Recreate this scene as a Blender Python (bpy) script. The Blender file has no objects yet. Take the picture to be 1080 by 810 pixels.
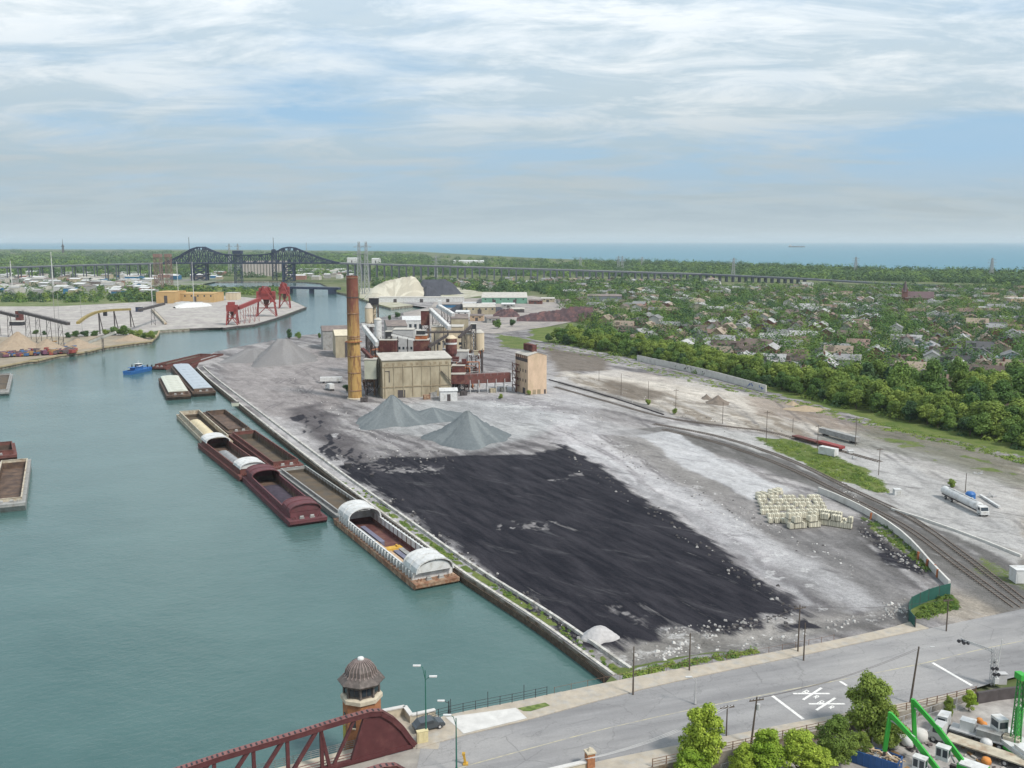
import bpy, math, random
import numpy as np
from mathutils import Vector, Matrix
from mathutils.geometry import tessellate_polygon
R = math.radians
rnd = random.Random(7)
nr = np.random.RandomState(11)
SC = bpy.context.scene
COL = SC.collection
F_PX, CAM_H, PITCH = 1000.0, 77.0, math.atan(151 / 1000.0)
cp, sp = math.cos(PITCH), math.sin(PITCH)
cam_d = bpy.data.cameras.new('camera')
cam_d.sensor_width = 36.0
cam_d.lens = 36.0 * F_PX / 1080.0
cam_d.clip_start, cam_d.clip_end = 0.5, 90000.0
cam = bpy.data.objects.new('camera', cam_d)
cam.location = (0, 0, CAM_H)
cam.rotation_euler = (math.pi / 2 - PITCH, 0, 0)
COL.objects.link(cam)
SC.camera = cam
SUN_EL, SUN_AZ = R(48), R(128)          # azimuth clockwise from +Y: behind the camera's right shoulder
SC.view_settings.view_transform = 'Standard'
SC.view_settings.look = 'None'
SC.view_settings.gamma = 1.0
SC.view_settings.use_curve_mapping = False
SC.view_settings.exposure = 0.42
W = bpy.data.worlds.new('World')
SC.world = W
W.use_nodes = True
wt = W.node_tree
wt.nodes.clear()
def wn(t, **k):
    n = wt.nodes.new(t)
    for a, b in k.items():
        setattr(n, a, b)
    return n
def wmath(op, a, b=None, clamp=False):
    n = wn('ShaderNodeMath', operation=op, use_clamp=clamp)
    for i, q in enumerate((a, b)):
        if q is None: continue
        if isinstance(q, (int, float)): n.inputs[i].default_value = q
        else: wt.links.new(q, n.inputs[i])
    return n.outputs[0]
sky = wn('ShaderNodeTexSky', sky_type='NISHITA', sun_disc=False)
sky.sun_elevation, sky.sun_rotation = SUN_EL, SUN_AZ
sky.altitude, sky.air_density, sky.dust_density, sky.ozone_density = 80, 1.0, 1.6, 1.2
tc = wn('ShaderNodeTexCoord')
sx = wn('ShaderNodeSeparateXYZ')
wt.links.new(tc.outputs['Generated'], sx.inputs[0])
zc = wmath('ADD', wmath('MAXIMUM', sx.outputs[2], 0.0), 0.14)
cx = wn('ShaderNodeCombineXYZ')
wt.links.new(wmath('DIVIDE', sx.outputs[0], zc), cx.inputs[0])
wt.links.new(wmath('DIVIDE', sx.outputs[1], zc), cx.inputs[1])
def wnoise(scale, detail, rough, rot, stretch, off, dist=0.0):
    mp = wn('ShaderNodeMapping')
    mp.inputs['Rotation'].default_value = (0, 0, R(rot))
    mp.inputs['Scale'].default_value = stretch
    mp.inputs['Location'].default_value = off
    wt.links.new(cx.outputs[0], mp.inputs[0])
    n = wn('ShaderNodeTexNoise')
    n.inputs['Scale'].default_value = scale
    n.inputs['Detail'].default_value = detail
    n.inputs['Roughness'].default_value = rough
    n.inputs['Distortion'].default_value = dist
    wt.links.new(mp.outputs[0], n.inputs[0])
    return n.outputs[0]
def wramp(v, stops):
    r = wn('ShaderNodeValToRGB')
    el = r.color_ramp.elements
    while len(el) < len(stops): el.new(0.5)
    for e, (p, c) in zip(el, stops):
        e.position = p
        e.color = tuple(c) + (1,) if len(c) == 3 else c
    wt.links.new(v, r.inputs[0])
    return r.outputs[0]
def wmix(f, a, b):
    n = wn('ShaderNodeMix', data_type='RGBA')
    for sock, q in ((n.inputs[0], f), (n.inputs[6], a), (n.inputs[7], b)):
        if isinstance(q, (int, float)): sock.default_value = q
        elif isinstance(q, tuple): sock.default_value = q + (1,)
        else: wt.links.new(q, sock)
    return n.outputs[2]
n_big = wnoise(0.5, 6, 0.58, 12, (1, 1.35, 1), (3.1, 1.7, 0), 0.4)
n_str = wnoise(1.7, 11, 0.66, 14, (0.8, 1.3, 1), (0.4, 5.2, 0), 0.7)
n_sft = wnoise(0.9, 4, 0.5, -8, (0.5, 2.0, 1), (7.7, 2.2, 0), 0.2)
cov = wmath('ADD', wmath('ADD', wmath('MULTIPLY', n_big, 0.62), wmath('MULTIPLY', n_str, 0.36)), wmath('MULTIPLY', n_sft, 0.30))
def wbump(cx_, wx_, cz_, wz_):
    a = wmath('SUBTRACT', 1.0, wmath('DIVIDE', wmath('ABSOLUTE', wmath('SUBTRACT', sx.outputs[0], cx_)), wx_), clamp=True)
    b = wmath('SUBTRACT', 1.0, wmath('DIVIDE', wmath('ABSOLUTE', wmath('SUBTRACT', sx.outputs[2], cz_)), wz_), clamp=True)
    return wmath('MULTIPLY', a, b)
clear_ = wmath('ADD', wbump(0.42, 0.42, 0.085, 0.04), wmath('MULTIPLY', wbump(-0.25, 0.2, 0.15, 0.03), 0.6))
cov = wmath('ADD', wmath('SUBTRACT', cov, wmath('MULTIPLY', clear_, 0.16)), wmath('MULTIPLY', wbump(-0.45, 0.35, 0.21, 0.08), 0.08))
cover = wramp(cov, [(0.50, (0.0,) * 3), (0.575, (0.45,) * 3), (0.64, (0.82,) * 3), (0.74, (1, 1, 1))])
elev = wmath('MULTIPLY', sx.outputs[2], 3.4, clamp=True)
cl_lo = wramp(elev, [(0.0, (5.9, 7.0, 7.7)), (0.035, (5.2, 6.1, 6.5)), (0.10, (4.6, 5.4, 5.8)), (0.25, (4.6, 5.7, 6.3)), (0.5, (5.7, 6.9, 7.7)), (1.0, (7.6, 8.8, 9.7))])
cl_hi = wramp(elev, [(0.0, (6.1, 7.2, 7.9)), (0.035, (5.4, 6.3, 6.7)), (0.10, (5.1, 5.9, 6.2)), (0.25, (5.2, 5.9, 6.2)), (0.5, (8.2, 8.9, 9.3)), (1.0, (12.4, 12.8, 13.0))])
shade = wramp(wnoise(2.3, 11, 0.66, 14, (0.75, 1.3, 1), (9.4, 1.2, 0), 0.6), [(0.42, (0,) * 3), (0.58, (1,) * 3)])
cloud = wmix(shade, cl_lo, cl_hi)
blue = wmix(0.85, sky.outputs[0], (4.0, 6.2, 8.4))
lowveil = wramp(elev, [(0.0, (1,) * 3), (0.10, (0.85,) * 3), (0.25, (0.45,) * 3), (0.42, (0.0,) * 3), (1.0, (0.0,) * 3)])
cover2 = wmath('MAXIMUM', cover, wmath('MULTIPLY', lowveil, wmath('SUBTRACT', 1.0, wmath('MULTIPLY', clear_, 0.9), clamp=True)))
skyc = wmix(cover2, blue, cloud)
bg = wn('ShaderNodeBackground')
bg.inputs['Strength'].default_value = 0.073
wt.links.new(skyc, bg.inputs[0])
wo = wn('ShaderNodeOutputWorld')
wt.links.new(bg.outputs[0], wo.inputs[0])
sun_d = bpy.data.lights.new('sun', 'SUN')
sun_d.energy, sun_d.angle, sun_d.color = 2.9, R(11), (1.0, 0.94, 0.86)
sun = bpy.data.objects.new('sun', sun_d)
sv = Vector((math.sin(SUN_AZ) * math.cos(SUN_EL), math.cos(SUN_AZ) * math.cos(SUN_EL), math.sin(SUN_EL)))
sun.rotation_euler = sv.to_track_quat('Z', 'Y').to_euler()
sun.location = sv * 500
COL.objects.link(sun)
SC.render.engine = 'CYCLES'
SC.cycles.max_bounces = 4
SC.cycles.diffuse_bounces = 2
SC.cycles.glossy_bounces = 2
SC.cycles.transmission_bounces = 2
SC.cycles.volume_bounces = 0
SC.cycles.transparent_max_bounces = 8
SC.cycles.caustics_reflective = False
SC.cycles.caustics_refractive = False
SC.cycles.use_denoising = True
def ray(u, v):
    a, b = (u - 540) / F_PX, -(v - 405) / F_PX
    return Vector((a, cp + b * sp, -sp + b * cp))
def G(u, v, z=2.0):
    d = ray(u, v)
    return d * ((z - CAM_H) / d.z) + Vector((0, 0, CAM_H))
def G2(u, v, z=2.0):
    p = G(u, v, z)
    return (p.x, p.y)
def AT(u, v, y):                       # point on this sight line at ground distance y
    d = ray(u, v)
    return d * (y / d.y) + Vector((0, 0, CAM_H))
def ONPL(u, v, p, dr):                 # sight line met with the upright plane through p along dr
    d = ray(u, v)
    n = Vector((-dr[1], dr[0], 0))
    t = n.dot(Vector((p[0], p[1], 0)) - Vector((0, 0, 0))) / n.dot(Vector((d.x, d.y, 0)))
    return d * t + Vector((0, 0, CAM_H))
def zroad(x):
    t = min(1, max(0, (x + 15) / 125.0))
    t = t * t * (3 - 2 * t)
    return 5.6 - 3.2 * t
def GR(u, v, dz=0.0):
    z = 4.0
    for _ in range(8):
        p = G(u, v, z)
        z = zroad(p.x) + dz
    return G(u, v, z)
def catmull(pts, n=8):
    pts = [Vector(p) for p in pts]
    P = [pts[0] * 2 - pts[1]] + pts + [pts[-1] * 2 - pts[-2]]
    out = []
    for i in range(1, len(P) - 2):
        for k in range(n):
            t = k / n
            out.append(0.5 * ((2 * P[i]) + (P[i + 1] - P[i - 1]) * t + (2 * P[i - 1] - 5 * P[i] + 4 * P[i + 1] - P[i + 2]) * t * t + (3 * P[i] - 3 * P[i + 1] + P[i + 2] - P[i - 1]) * t ** 3))
    out.append(pts[-1])
    return out
MATS = {}
def mat(name, col, rough=0.8, var=0.15, scale=0.6, metal=0.0, col2=None, amt=0.5, scale2=0.25, bump=0.0, stretch=(1, 1, 1), rand=0.0, edge=0.12, spec=0.3):
    """painted/weathered surface: base colour with fine variation and patches of a second colour"""
    if name in MATS: return MATS[name]
    m = bpy.data.materials.new(name)
    m.use_nodes = True
    nt = m.node_tree
    N, L = nt.nodes, nt.links
    bs = N['Principled BSDF']
    bs.inputs['Roughness'].default_value = rough
    bs.inputs['Metallic'].default_value = metal
    bs.inputs['Specular IOR Level'].default_value = spec
    geo = N.new('ShaderNodeNewGeometry')
    mp = N.new('ShaderNodeMapping')
    mp.inputs['Scale'].default_value = stretch
    L.new(geo.outputs['Position'], mp.inputs[0])
    n1 = N.new('ShaderNodeTexNoise')
    n1.inputs['Scale'].default_value = scale
    n1.inputs['Detail'].default_value = 5
    n1.inputs['Roughness'].default_value = 0.6
    L.new(mp.outputs[0], n1.inputs[0])
    r1 = N.new('ShaderNodeMapRange')
    r1.inputs[1].default_value, r1.inputs[2].default_value = 0.3, 0.7
    r1.inputs[3].default_value, r1.inputs[4].default_value = 1 - var, 1 + var
    L.new(n1.outputs[0], r1.inputs[0])
    src = None
    if col2 is not None:
        n2 = N.new('ShaderNodeTexNoise')
        n2.inputs['Scale'].default_value = scale2
        n2.inputs['Detail'].default_value = 7
        n2.inputs['Roughness'].default_value = 0.65
        L.new(mp.outputs[0], n2.inputs[0])
        r2 = N.new('ShaderNodeMapRange')
        r2.inputs[1].default_value, r2.inputs[2].default_value = 1 - amt - edge, 1 - amt + edge
        L.new(n2.outputs[0], r2.inputs[0])
        mx = N.new('ShaderNodeMix'); mx.data_type = 'RGBA'
        L.new(r2.outputs[0], mx.inputs[0])
        mx.inputs[6].default_value = tuple(col) + (1,)
        mx.inputs[7].default_value = tuple(col2) + (1,)
        src = mx.outputs[2]
    vm = N.new('ShaderNodeVectorMath'); vm.operation = 'SCALE'
    if src is None: vm.inputs[0].default_value = col
    else: L.new(src, vm.inputs[0])
    if rand:
        oi = N.new('ShaderNodeObjectInfo')
        rr = N.new('ShaderNodeMapRange')
        rr.inputs[3].default_value, rr.inputs[4].default_value = 1 - rand, 1 + rand
        L.new(oi.outputs['Random'], rr.inputs[0])
        mm = N.new('ShaderNodeMath'); mm.operation = 'MULTIPLY'
        L.new(rr.outputs[0], mm.inputs[0]); L.new(r1.outputs[0], mm.inputs[1])
        L.new(mm.outputs[0], vm.inputs['Scale'])
    else:
        L.new(r1.outputs[0], vm.inputs['Scale'])
    L.new(vm.outputs[0], bs.inputs['Base Color'])
    if bump:
        bp = N.new('ShaderNodeBump')
        bp.inputs['Strength'].default_value = 0.6
        bp.inputs['Distance'].default_value = bump
        L.new(n1.outputs[0], bp.inputs['Height'])
        L.new(bp.outputs[0], bs.inputs['Normal'])
    MATS[name] = m
    return m
def leafmat(name, c1, c2, rand=0.13, sc=0.10):
    if name in MATS: return MATS[name]
    m = bpy.data.materials.new(name); m.use_nodes = True
    nt = m.node_tree; N, L = nt.nodes, nt.links
    bs = N['Principled BSDF']
    bs.inputs['Roughness'].default_value = 0.7
    bs.inputs['Specular IOR Level'].default_value = 0.2
    geo = N.new('ShaderNodeNewGeometry')
    n1 = N.new('ShaderNodeTexNoise'); n1.inputs['Scale'].default_value = sc; n1.inputs['Detail'].default_value = 4
    L.new(geo.outputs['Position'], n1.inputs[0])
    oi = N.new('ShaderNodeObjectInfo')
    ad = N.new('ShaderNodeMath'); ad.operation = 'ADD'
    ms = N.new('ShaderNodeMapRange'); ms.inputs[3].default_value, ms.inputs[4].default_value = -0.45, 0.45
    L.new(oi.outputs['Random'], ms.inputs[0])
    r0 = N.new('ShaderNodeMapRange'); r0.inputs[1].default_value, r0.inputs[2].default_value = 0.3, 0.7
    L.new(n1.outputs[0], r0.inputs[0])
    L.new(r0.outputs[0], ad.inputs[0]); L.new(ms.outputs[0], ad.inputs[1])
    mx = N.new('ShaderNodeMix'); mx.data_type = 'RGBA'
    L.new(ad.outputs[0], mx.inputs[0])
    mx.inputs[6].default_value = tuple(c1) + (1,); mx.inputs[7].default_value = tuple(c2) + (1,)
    isl = N.new('ShaderNodeMapRange'); isl.inputs[3].default_value, isl.inputs[4].default_value = 1 - rand, 1 + rand
    L.new(geo.outputs['Random Per Island'], isl.inputs[0])
    vm = N.new('ShaderNodeVectorMath'); vm.operation = 'SCALE'
    L.new(mx.outputs[2], vm.inputs[0]); L.new(isl.outputs[0], vm.inputs['Scale'])
    L.new(vm.outputs[0], bs.inputs['Base Color'])
    tr = N.new('ShaderNodeBsdfTranslucent')
    L.new(vm.outputs[0], tr.inputs[0])
    ms2 = N.new('ShaderNodeMixShader'); ms2.inputs[0].default_value = 0.28
    L.new(bs.outputs[0], ms2.inputs[1]); L.new(tr.outputs[0], ms2.inputs[2])
    L.new(ms2.outputs[0], N['Material Output'].inputs[0])
    MATS[name] = m
    return m
class MB:
    def __init__(s):
        s.v, s.f, s.m, s.mi = [], [], [], 0
    def mesh(s, verts, faces):
        o = len(s.v)
        s.v += [tuple(q) for q in verts]
        s.f += [tuple(i + o for i in f) for f in faces]
        s.m += [s.mi] * len(faces)
        return s
    def box(s, c, size, rz=0.0, M=None):
        x, y, z = (q / 2 for q in size)
        ca, sa = math.cos(rz), math.sin(rz)
        vs = []
        for dz in (-z, z):
            for dx, dy in ((-x, -y), (x, -y), (x, y), (-x, y)):
                p = Vector((c[0] + dx * ca - dy * sa, c[1] + dx * sa + dy * ca, c[2] + dz))
                vs.append(M @ p if M else p)
        return s.mesh(vs, [(3, 2, 1, 0), (4, 5, 6, 7), (0, 1, 5, 4), (1, 2, 6, 5), (2, 3, 7, 6), (3, 0, 4, 7)])
    def bar(s, a, b, w, h=None, up=(0, 0, 1)):
        a, b = Vector(a), Vector(b)
        h = w if h is None else h
        d = (b - a)
        if d.length < 1e-6: return s
        d.normalize()
        u = Vector(up)
        if abs(d.dot(u)) > 0.98: u = Vector((1, 0, 0))
        x = d.cross(u).normalized()
        y = x.cross(d).normalized()
        vs = []
        for p in (a, b):
            for i, j in ((-1, -1), (1, -1), (1, 1), (-1, 1)):
                vs.append(p + x * (i * w / 2) + y * (j * h / 2))
        return s.mesh(vs, [(3, 2, 1, 0), (4, 5, 6, 7), (0, 1, 5, 4), (1, 2, 6, 5), (2, 3, 7, 6), (3, 0, 4, 7)])
    def cyl(s, a, b, r0, r1=None, n=12, cap=True):
        a, b = Vector(a), Vector(b)
        r1 = r0 if r1 is None else r1
        d = (b - a).normalized()
        u = Vector((0, 0, 1)) if abs(d.z) < 0.98 else Vector((1, 0, 0))
        x = d.cross(u).normalized(); y = d.cross(x).normalized()
        vs = []
        for p, r in ((a, r0), (b, r1)):
            for k in range(n):
                t = 2 * math.pi * k / n
                vs.append(p + x * (r * math.cos(t)) + y * (r * math.sin(t)))
        fs = [(k, (k + 1) % n, n + (k + 1) % n, n + k) for k in range(n)]
        if cap: fs += [tuple(range(n))[::-1], tuple(range(n, 2 * n))]
        return s.mesh(vs, fs)
    def lathe(s, c, prof, n=16, rot=0.0):
        vs = []
        for r, z in prof:
            for k in range(n):
                t = 2 * math.pi * k / n + rot
                vs.append((c[0] + r * math.cos(t), c[1] + r * math.sin(t), c[2] + z))
        fs = []
        for j in range(len(prof) - 1):
            for k in range(n):
                fs.append((j * n + k, j * n + (k + 1) % n, (j + 1) * n + (k + 1) % n, (j + 1) * n + k))
        fs.append(tuple(range(n))[::-1]); fs.append(tuple(range((len(prof) - 1) * n, len(prof) * n)))
        return s.mesh(vs, fs)
    def prism(s, poly, z0, z1):
        n = len(poly)
        vs = [(p[0], p[1], z0) for p in poly] + [(p[0], p[1], z1) for p in poly]
        return s.mesh(vs, [(k, (k + 1) % n, n + (k + 1) % n, n + k) for k in range(n)] + [tuple(range(n))[::-1], tuple(range(n, 2 * n))])
    def gable(s, c, L, Wd, z0, h, rz=0, over=0.4, th=0.25):
        """gable roof shell: ridge along local x"""
        ca, sa = math.cos(rz), math.sin(rz)
        a, b = L / 2 + over, Wd / 2 + over
        dz = h * over / (Wd / 2)
        loc = [(-a, -b, z0 - dz), (-a, 0, z0 + h), (-a, b, z0 - dz), (a, -b, z0 - dz), (a, 0, z0 + h), (a, b, z0 - dz)]
        loc += [(x, y, z + th) for x, y, z in loc]
        vs = [(c[0] + x * ca - y * sa, c[1] + x * sa + y * ca, z) for x, y, z in loc]
        return s.mesh(vs, [(6, 9, 10, 7), (7, 10, 11, 8), (1, 4, 3, 0), (2, 5, 4, 1), (0, 3, 9, 6), (8, 11, 5, 2), (0, 6, 7, 1), (1, 7, 8, 2), (4, 10, 9, 3), (5, 11, 10, 4)])
    def gwall(s, c, L, Wd, z0, z1, h, rz=0):
        """walls with gable ends"""
        ca, sa = math.cos(rz), math.sin(rz)
        a, b = L / 2, Wd / 2
        loc = [(-a, -b, z0), (a, -b, z0), (a, b, z0), (-a, b, z0), (-a, -b, z1), (a, -b, z1), (a, b, z1), (-a, b, z1), (-a, 0, z1 + h), (a, 0, z1 + h)]
        vs = [(c[0] + x * ca - y * sa, c[1] + x * sa + y * ca, z) for x, y, z in loc]
        return s.mesh(vs, [(0, 1, 5, 4), (1, 2, 6, 9, 5), (2, 3, 7, 6), (3, 0, 4, 8, 7), (3, 2, 1, 0)])
    def strip(s, A, B):
        n = len(A)
        return s.mesh(list(A) + list(B), [(k, k + 1, n + k + 1, n + k) for k in range(n - 1)])
    def tube(s, pts, r, n=6):
        for a, b in zip(pts, pts[1:]): s.cyl(a, b, r, r, n, cap=True)
        return s
    def build(s, name, m, parent=None, world=None, smooth=False):
        vs = s.v
        if world is not None:
            wx, wy, wz = world
            vs = [(x - wx, y - wy, z - wz) for x, y, z in vs]
        me = bpy.data.meshes.new(name)
        me.from_pydata(vs, [], s.f)
        ms = m if isinstance(m, (list, tuple)) else [m]
        for q in ms: me.materials.append(q)
        if len(ms) > 1: me.polygons.foreach_set('material_index', s.m)
        if smooth: me.polygons.foreach_set('use_smooth', [True] * len(me.polygons))
        me.update()
        o = bpy.data.objects.new(name, me)
        COL.objects.link(o)
        if parent: o.parent = parent
        return o
def thing(name, label, cat, loc=(0, 0, 0), rz=0.0, group=None):
    o = bpy.data.objects.new(name, None)
    o.empty_display_size = 0.5
    COL.objects.link(o)
    o.location = loc; o.rotation_euler = (0, 0, rz)
    o['label'] = label; o['category'] = cat
    if group: o['group'] = group
    return o
def tag(o, label, cat, group=None, kind=None):
    o['label'] = label; o['category'] = cat
    if group: o['group'] = group
    if kind: o['kind'] = kind
    return o
def struct(o):
    o['kind'] = 'structure'
    return o
def place(o, loc, rz=0.0, sc=None):
    o.location = loc; o.rotation_euler = (0, 0, rz)
    if sc: o.scale = (sc, sc, sc) if not isinstance(sc, tuple) else sc
    return o
CH = {}
def kids(root):
    if root.name not in CH: CH[root.name] = [c for c in bpy.data.objects if c.parent == root]
    return CH[root.name]
def dup(root, loc, rz=0.0, label=None, group=None, sc=None, parts=True):
    r = root.copy(); COL.objects.link(r); place(r, loc, rz, sc)
    if label: r['label'] = label
    if group: r['group'] = group
    if parts:
        for ch in kids(root):
            c = ch.copy(); COL.objects.link(c); c.parent = r
            for g in kids(ch):
                d = g.copy(); COL.objects.link(d); d.parent = c
    return r
def vnoise(x, y, seed=0):
    xi, yi = np.floor(x).astype(np.int64), np.floor(y).astype(np.int64)
    xf, yf = x - xi, y - yi
    def h(a, b):
        n = (a * 374761393 + b * 668265263 + seed * 982451653) & 0xffffffff
        n = ((n ^ (n >> 13)) * 1274126177) & 0xffffffff
        n = n ^ (n >> 16)
        return (n & 0xffff) / 65535.0
    u, v = xf * xf * (3 - 2 * xf), yf * yf * (3 - 2 * yf)
    return (h(xi, yi) * (1 - u) + h(xi + 1, yi) * u) * (1 - v) + (h(xi, yi + 1) * (1 - u) + h(xi + 1, yi + 1) * u) * v
def fbm(x, y, s, o=4, seed=0):
    t = np.zeros_like(x); a, tot, f = 1.0, 0, 1.0 / s
    for k in range(o):
        t += a * vnoise(x * f + 17.3 * k, y * f - 9.1 * k, seed + k); tot += a
        a *= 0.55; f *= 2.03
    return t / tot
def sstep(a, b, x):
    t = np.clip((x - a) / (b - a), 0, 1)
    return t * t * (3 - 2 * t)
def dpoly(X, Y, pts, closed=True):
    """signed distance to polygon (negative inside), or distance to polyline"""
    d = np.full(X.shape, 1e9); ins = np.zeros(X.shape, bool)
    n = len(pts)
    for k in range(n if closed else n - 1):
        ax, ay = pts[k][0], pts[k][1]; bx, by = pts[(k + 1) % n][0], pts[(k + 1) % n][1]
        ex, ey = bx - ax, by - ay
        t = np.clip(((X - ax) * ex + (Y - ay) * ey) / (ex * ex + ey * ey + 1e-9), 0, 1)
        d = np.minimum(d, np.hypot(X - ax - t * ex, Y - ay - t * ey))
        if closed:
            c = ((ay > Y) != (by > Y)) & (X < (bx - ax) * (Y - ay) / (by - ay + 1e-12) + ax)
            ins ^= c
    return np.where(ins, -d, d) if closed else d
# ================================================================ THE SETTING
def add_nodes_mat(name):
    m = bpy.data.materials.new(name); m.use_nodes = True
    MATS[name] = m
    return m, m.node_tree.nodes, m.node_tree.links
m_water, N, L = add_nodes_mat('water')
bs = N['Principled BSDF']
bs.inputs['Roughness'].default_value = 0.10
bs.inputs['IOR'].default_value = 1.33
geo = N.new('ShaderNodeNewGeometry')
def noise(N, L, vec, scale, detail=4, rough=0.55, stretch=(1, 1, 1), rot=0.0, dist=0.0):
    mp = N.new('ShaderNodeMapping')
    mp.vector_type = 'TEXTURE'          # rot = direction of the first axis, stretch = frequency along each axis
    mp.inputs['Scale'].default_value = [1.0 / q for q in stretch]; mp.inputs['Rotation'].default_value = (0, 0, rot)
    L.new(vec, mp.inputs[0])
    n = N.new('ShaderNodeTexNoise')
    n.inputs['Scale'].default_value = scale; n.inputs['Detail'].default_value = detail
    n.inputs['Roughness'].default_value = rough; n.inputs['Distortion'].default_value = dist
    L.new(mp.outputs[0], n.inputs[0])
    return n.outputs[0]
def maprange(N, L, v, a, b, c, d):
    r = N.new('ShaderNodeMapRange')
    for i, q in enumerate((a, b, c, d)): r.inputs[i + 1].default_value = q
    L.new(v, r.inputs[0]); return r.outputs[0]
def mixc(N, L, f, a, b):
    n = N.new('ShaderNodeMix'); n.data_type = 'RGBA'
    for sock, q in ((n.inputs[0], f), (n.inputs[6], a), (n.inputs[7], b)):
        if isinstance(q, (int, float)): sock.default_value = q
        elif isinstance(q, tuple): sock.default_value = q + (1,)
        else: L.new(q, sock)
    return n.outputs[2]
pos = geo.outputs['Position']
n1 = noise(N, L, pos, 0.03, 5, 0.6, (1, 1, 1), 0.4)
n2 = noise(N, L, pos, 0.006, 4, 0.6, (1, 2.2, 1), 0.3)
c = mixc(N, L, maprange(N, L, n1, 0.35, 0.7, 0, 1), (0.050, 0.106, 0.101), (0.068, 0.130, 0.124))
c = mixc(N, L, maprange(N, L, n2, 0.55, 0.75, 0, 0.6), c, (0.095, 0.165, 0.165))
L.new(c, bs.inputs['Base Color'])
b1 = noise(N, L, pos, 0.55, 4, 0.6, (1, 1.6, 1), 0.5, 0.4)
b2 = noise(N, L, pos, 0.12, 3, 0.5, (1, 1.5, 1), -0.3)
ma = N.new('ShaderNodeMath'); ma.operation = 'MULTIPLY_ADD'; ma.inputs[1].default_value = 0.6
L.new(b1, ma.inputs[0]); L.new(b2, ma.inputs[2])
bp = N.new('ShaderNodeBump'); bp.inputs['Strength'].default_value = 0.32; bp.inputs['Distance'].default_value = 0.5
L.new(ma.outputs[0], bp.inputs['Height']); L.new(bp.outputs[0], bs.inputs['Normal'])
mb = MB()
mb.mesh([(-30000, -600, 0), (30000, -600, 0), (30000, 40000, 0), (-30000, 40000, 0)], [(0, 1, 2, 3)])
struct(mb.build('water', m_water))
m_lake = m_water.copy(); m_lake.name = 'lake_water'
for nd in m_lake.node_tree.nodes:
    if nd.type == 'MIX':
        for k_ in (6, 7):
            c_ = nd.inputs[k_].default_value
            if not nd.inputs[k_].is_linked: nd.inputs[k_].default_value = (c_[0] * .8, c_[1] * 1.45, c_[2] * 2.1, 1)
m_lake.node_tree.nodes['Principled BSDF'].inputs['Specular IOR Level'].default_value = 0.12; m_lake.node_tree.nodes['Principled BSDF'].inputs['Roughness'].default_value = 0.35
mb = MB(); mb.mesh([(-30000, 2000, .02), (30000, 2000, .02), (30000, 39000, .02), (-30000, 39000, .02)], [(0, 1, 2, 3)]); struct(mb.build('lake', m_lake))
QUAY = [G2(*q) for q in [(645, 713), (565, 655), (485, 603), (418, 553.5), (350, 503), (285, 452.5), (222, 402), (207, 388)]]
SHORE = [G2(*q) for q in [(212, 379), (227, 371), (250, 366), (275, 361.5), (300, 357), (320, 353.5), (345, 351.5), (362, 346), (380, 341), (401, 335), (425, 329.5), (450, 324.5)]]
SLIP = [G2(*q) for q in [(458, 322), (455, 320.5), (430, 322.6), (412, 325), (397, 321), (379, 314.6), (362, 309.5), (349, 307)]]
UPR = [G2(*q) for q in [(345, 302), (338, 298.5), (322, 297.2), (300, 296.5), (225, 297), (212, 299.5), (225, 302), (262, 303.2), (298, 305), (305, 308), (308, 317)]]
LEFT = [G2(*q) for q in [(323, 324), (305, 331), (290, 336), (268, 342.5), (250, 344), (236, 346), (233, 345.2), (200, 346.8), (168, 348.8), (166.5, 353), (160, 359.5), (135, 362.5), (110, 366), (90, 371), (60, 375), (40, 380), (30, 380.5), (0, 386.5), (-60, 397)]]
FAR = [(-2500, 480), (-9000, 600), (-25000, 9000), (-9000, 9500), (-2500, 8200), (-700, 6900), (-300, 5500), (80, 4300), (420, 3500), (620, 2950), (800, 2500), (960, 2300), (1150, 2120), (1700, 2050), (4000, 1500), (4200, -500), (60, -500), (-45, 95), (-19, 126)]
ABUT = [(-14, 130.5), (-12, 136), (4.5, 142.5), (12, 145.5)]
OUT = QUAY + SHORE + SLIP + UPR + LEFT + FAR + ABUT
m_land, N, L = add_nodes_mat('land')
bs = N['Principled BSDF']; bs.inputs['Roughness'].default_value = 0.95; bs.inputs['Specular IOR Level'].default_value = 0.1
geo = N.new('ShaderNodeNewGeometry'); pos = geo.outputs['Position']
a = noise(N, L, pos, 0.012, 6, 0.65); b = noise(N, L, pos, 0.05, 6, 0.65); c3 = noise(N, L, pos, 0.004, 3, 0.5)
c = mixc(N, L, maprange(N, L, a, 0.42, 0.6, 0, 1), (0.075, 0.105, 0.035), (0.13, 0.14, 0.07))
c = mixc(N, L, maprange(N, L, b, 0.56, 0.64, 0, 0.75), c, (0.24, 0.22, 0.19))
L.new(c, bs.inputs['Base Color'])
m_quay = mat('quay_concrete', (0.30, 0.28, 0.24), 0.9, 0.25, 0.8, col2=(0.10, 0.07, 0.045), amt=0.5, scale2=0.4)
def slab(name, pts, z1, z0, mtop, mside):
    vs = [Vector((p[0], p[1], 0)) for p in pts]
    tri = tessellate_polygon([vs])
    mb = MB()
    mb.mesh([(p[0], p[1], z1) for p in pts], tri)
    fl = []
    for f in mb.f:
        A, B, C = (Vector(mb.v[i]) for i in f)
        fl.append(f if (B - A).cross(C - A).z > 0 else f[::-1])
    mb.f = fl
    if z0 is not None:
        mb.mi = 1
        n = len(pts)
        mb.mesh([(p[0], p[1], z1) for p in pts] + [(p[0], p[1], z0) for p in pts], [(k, (k + 1) % n, n + (k + 1) % n, n + k) for k in range(n)])
    return mb.build(name, [mtop, mside])
struct(slab('ground', OUT, 2.0, -0.9, m_land, m_quay))
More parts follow.
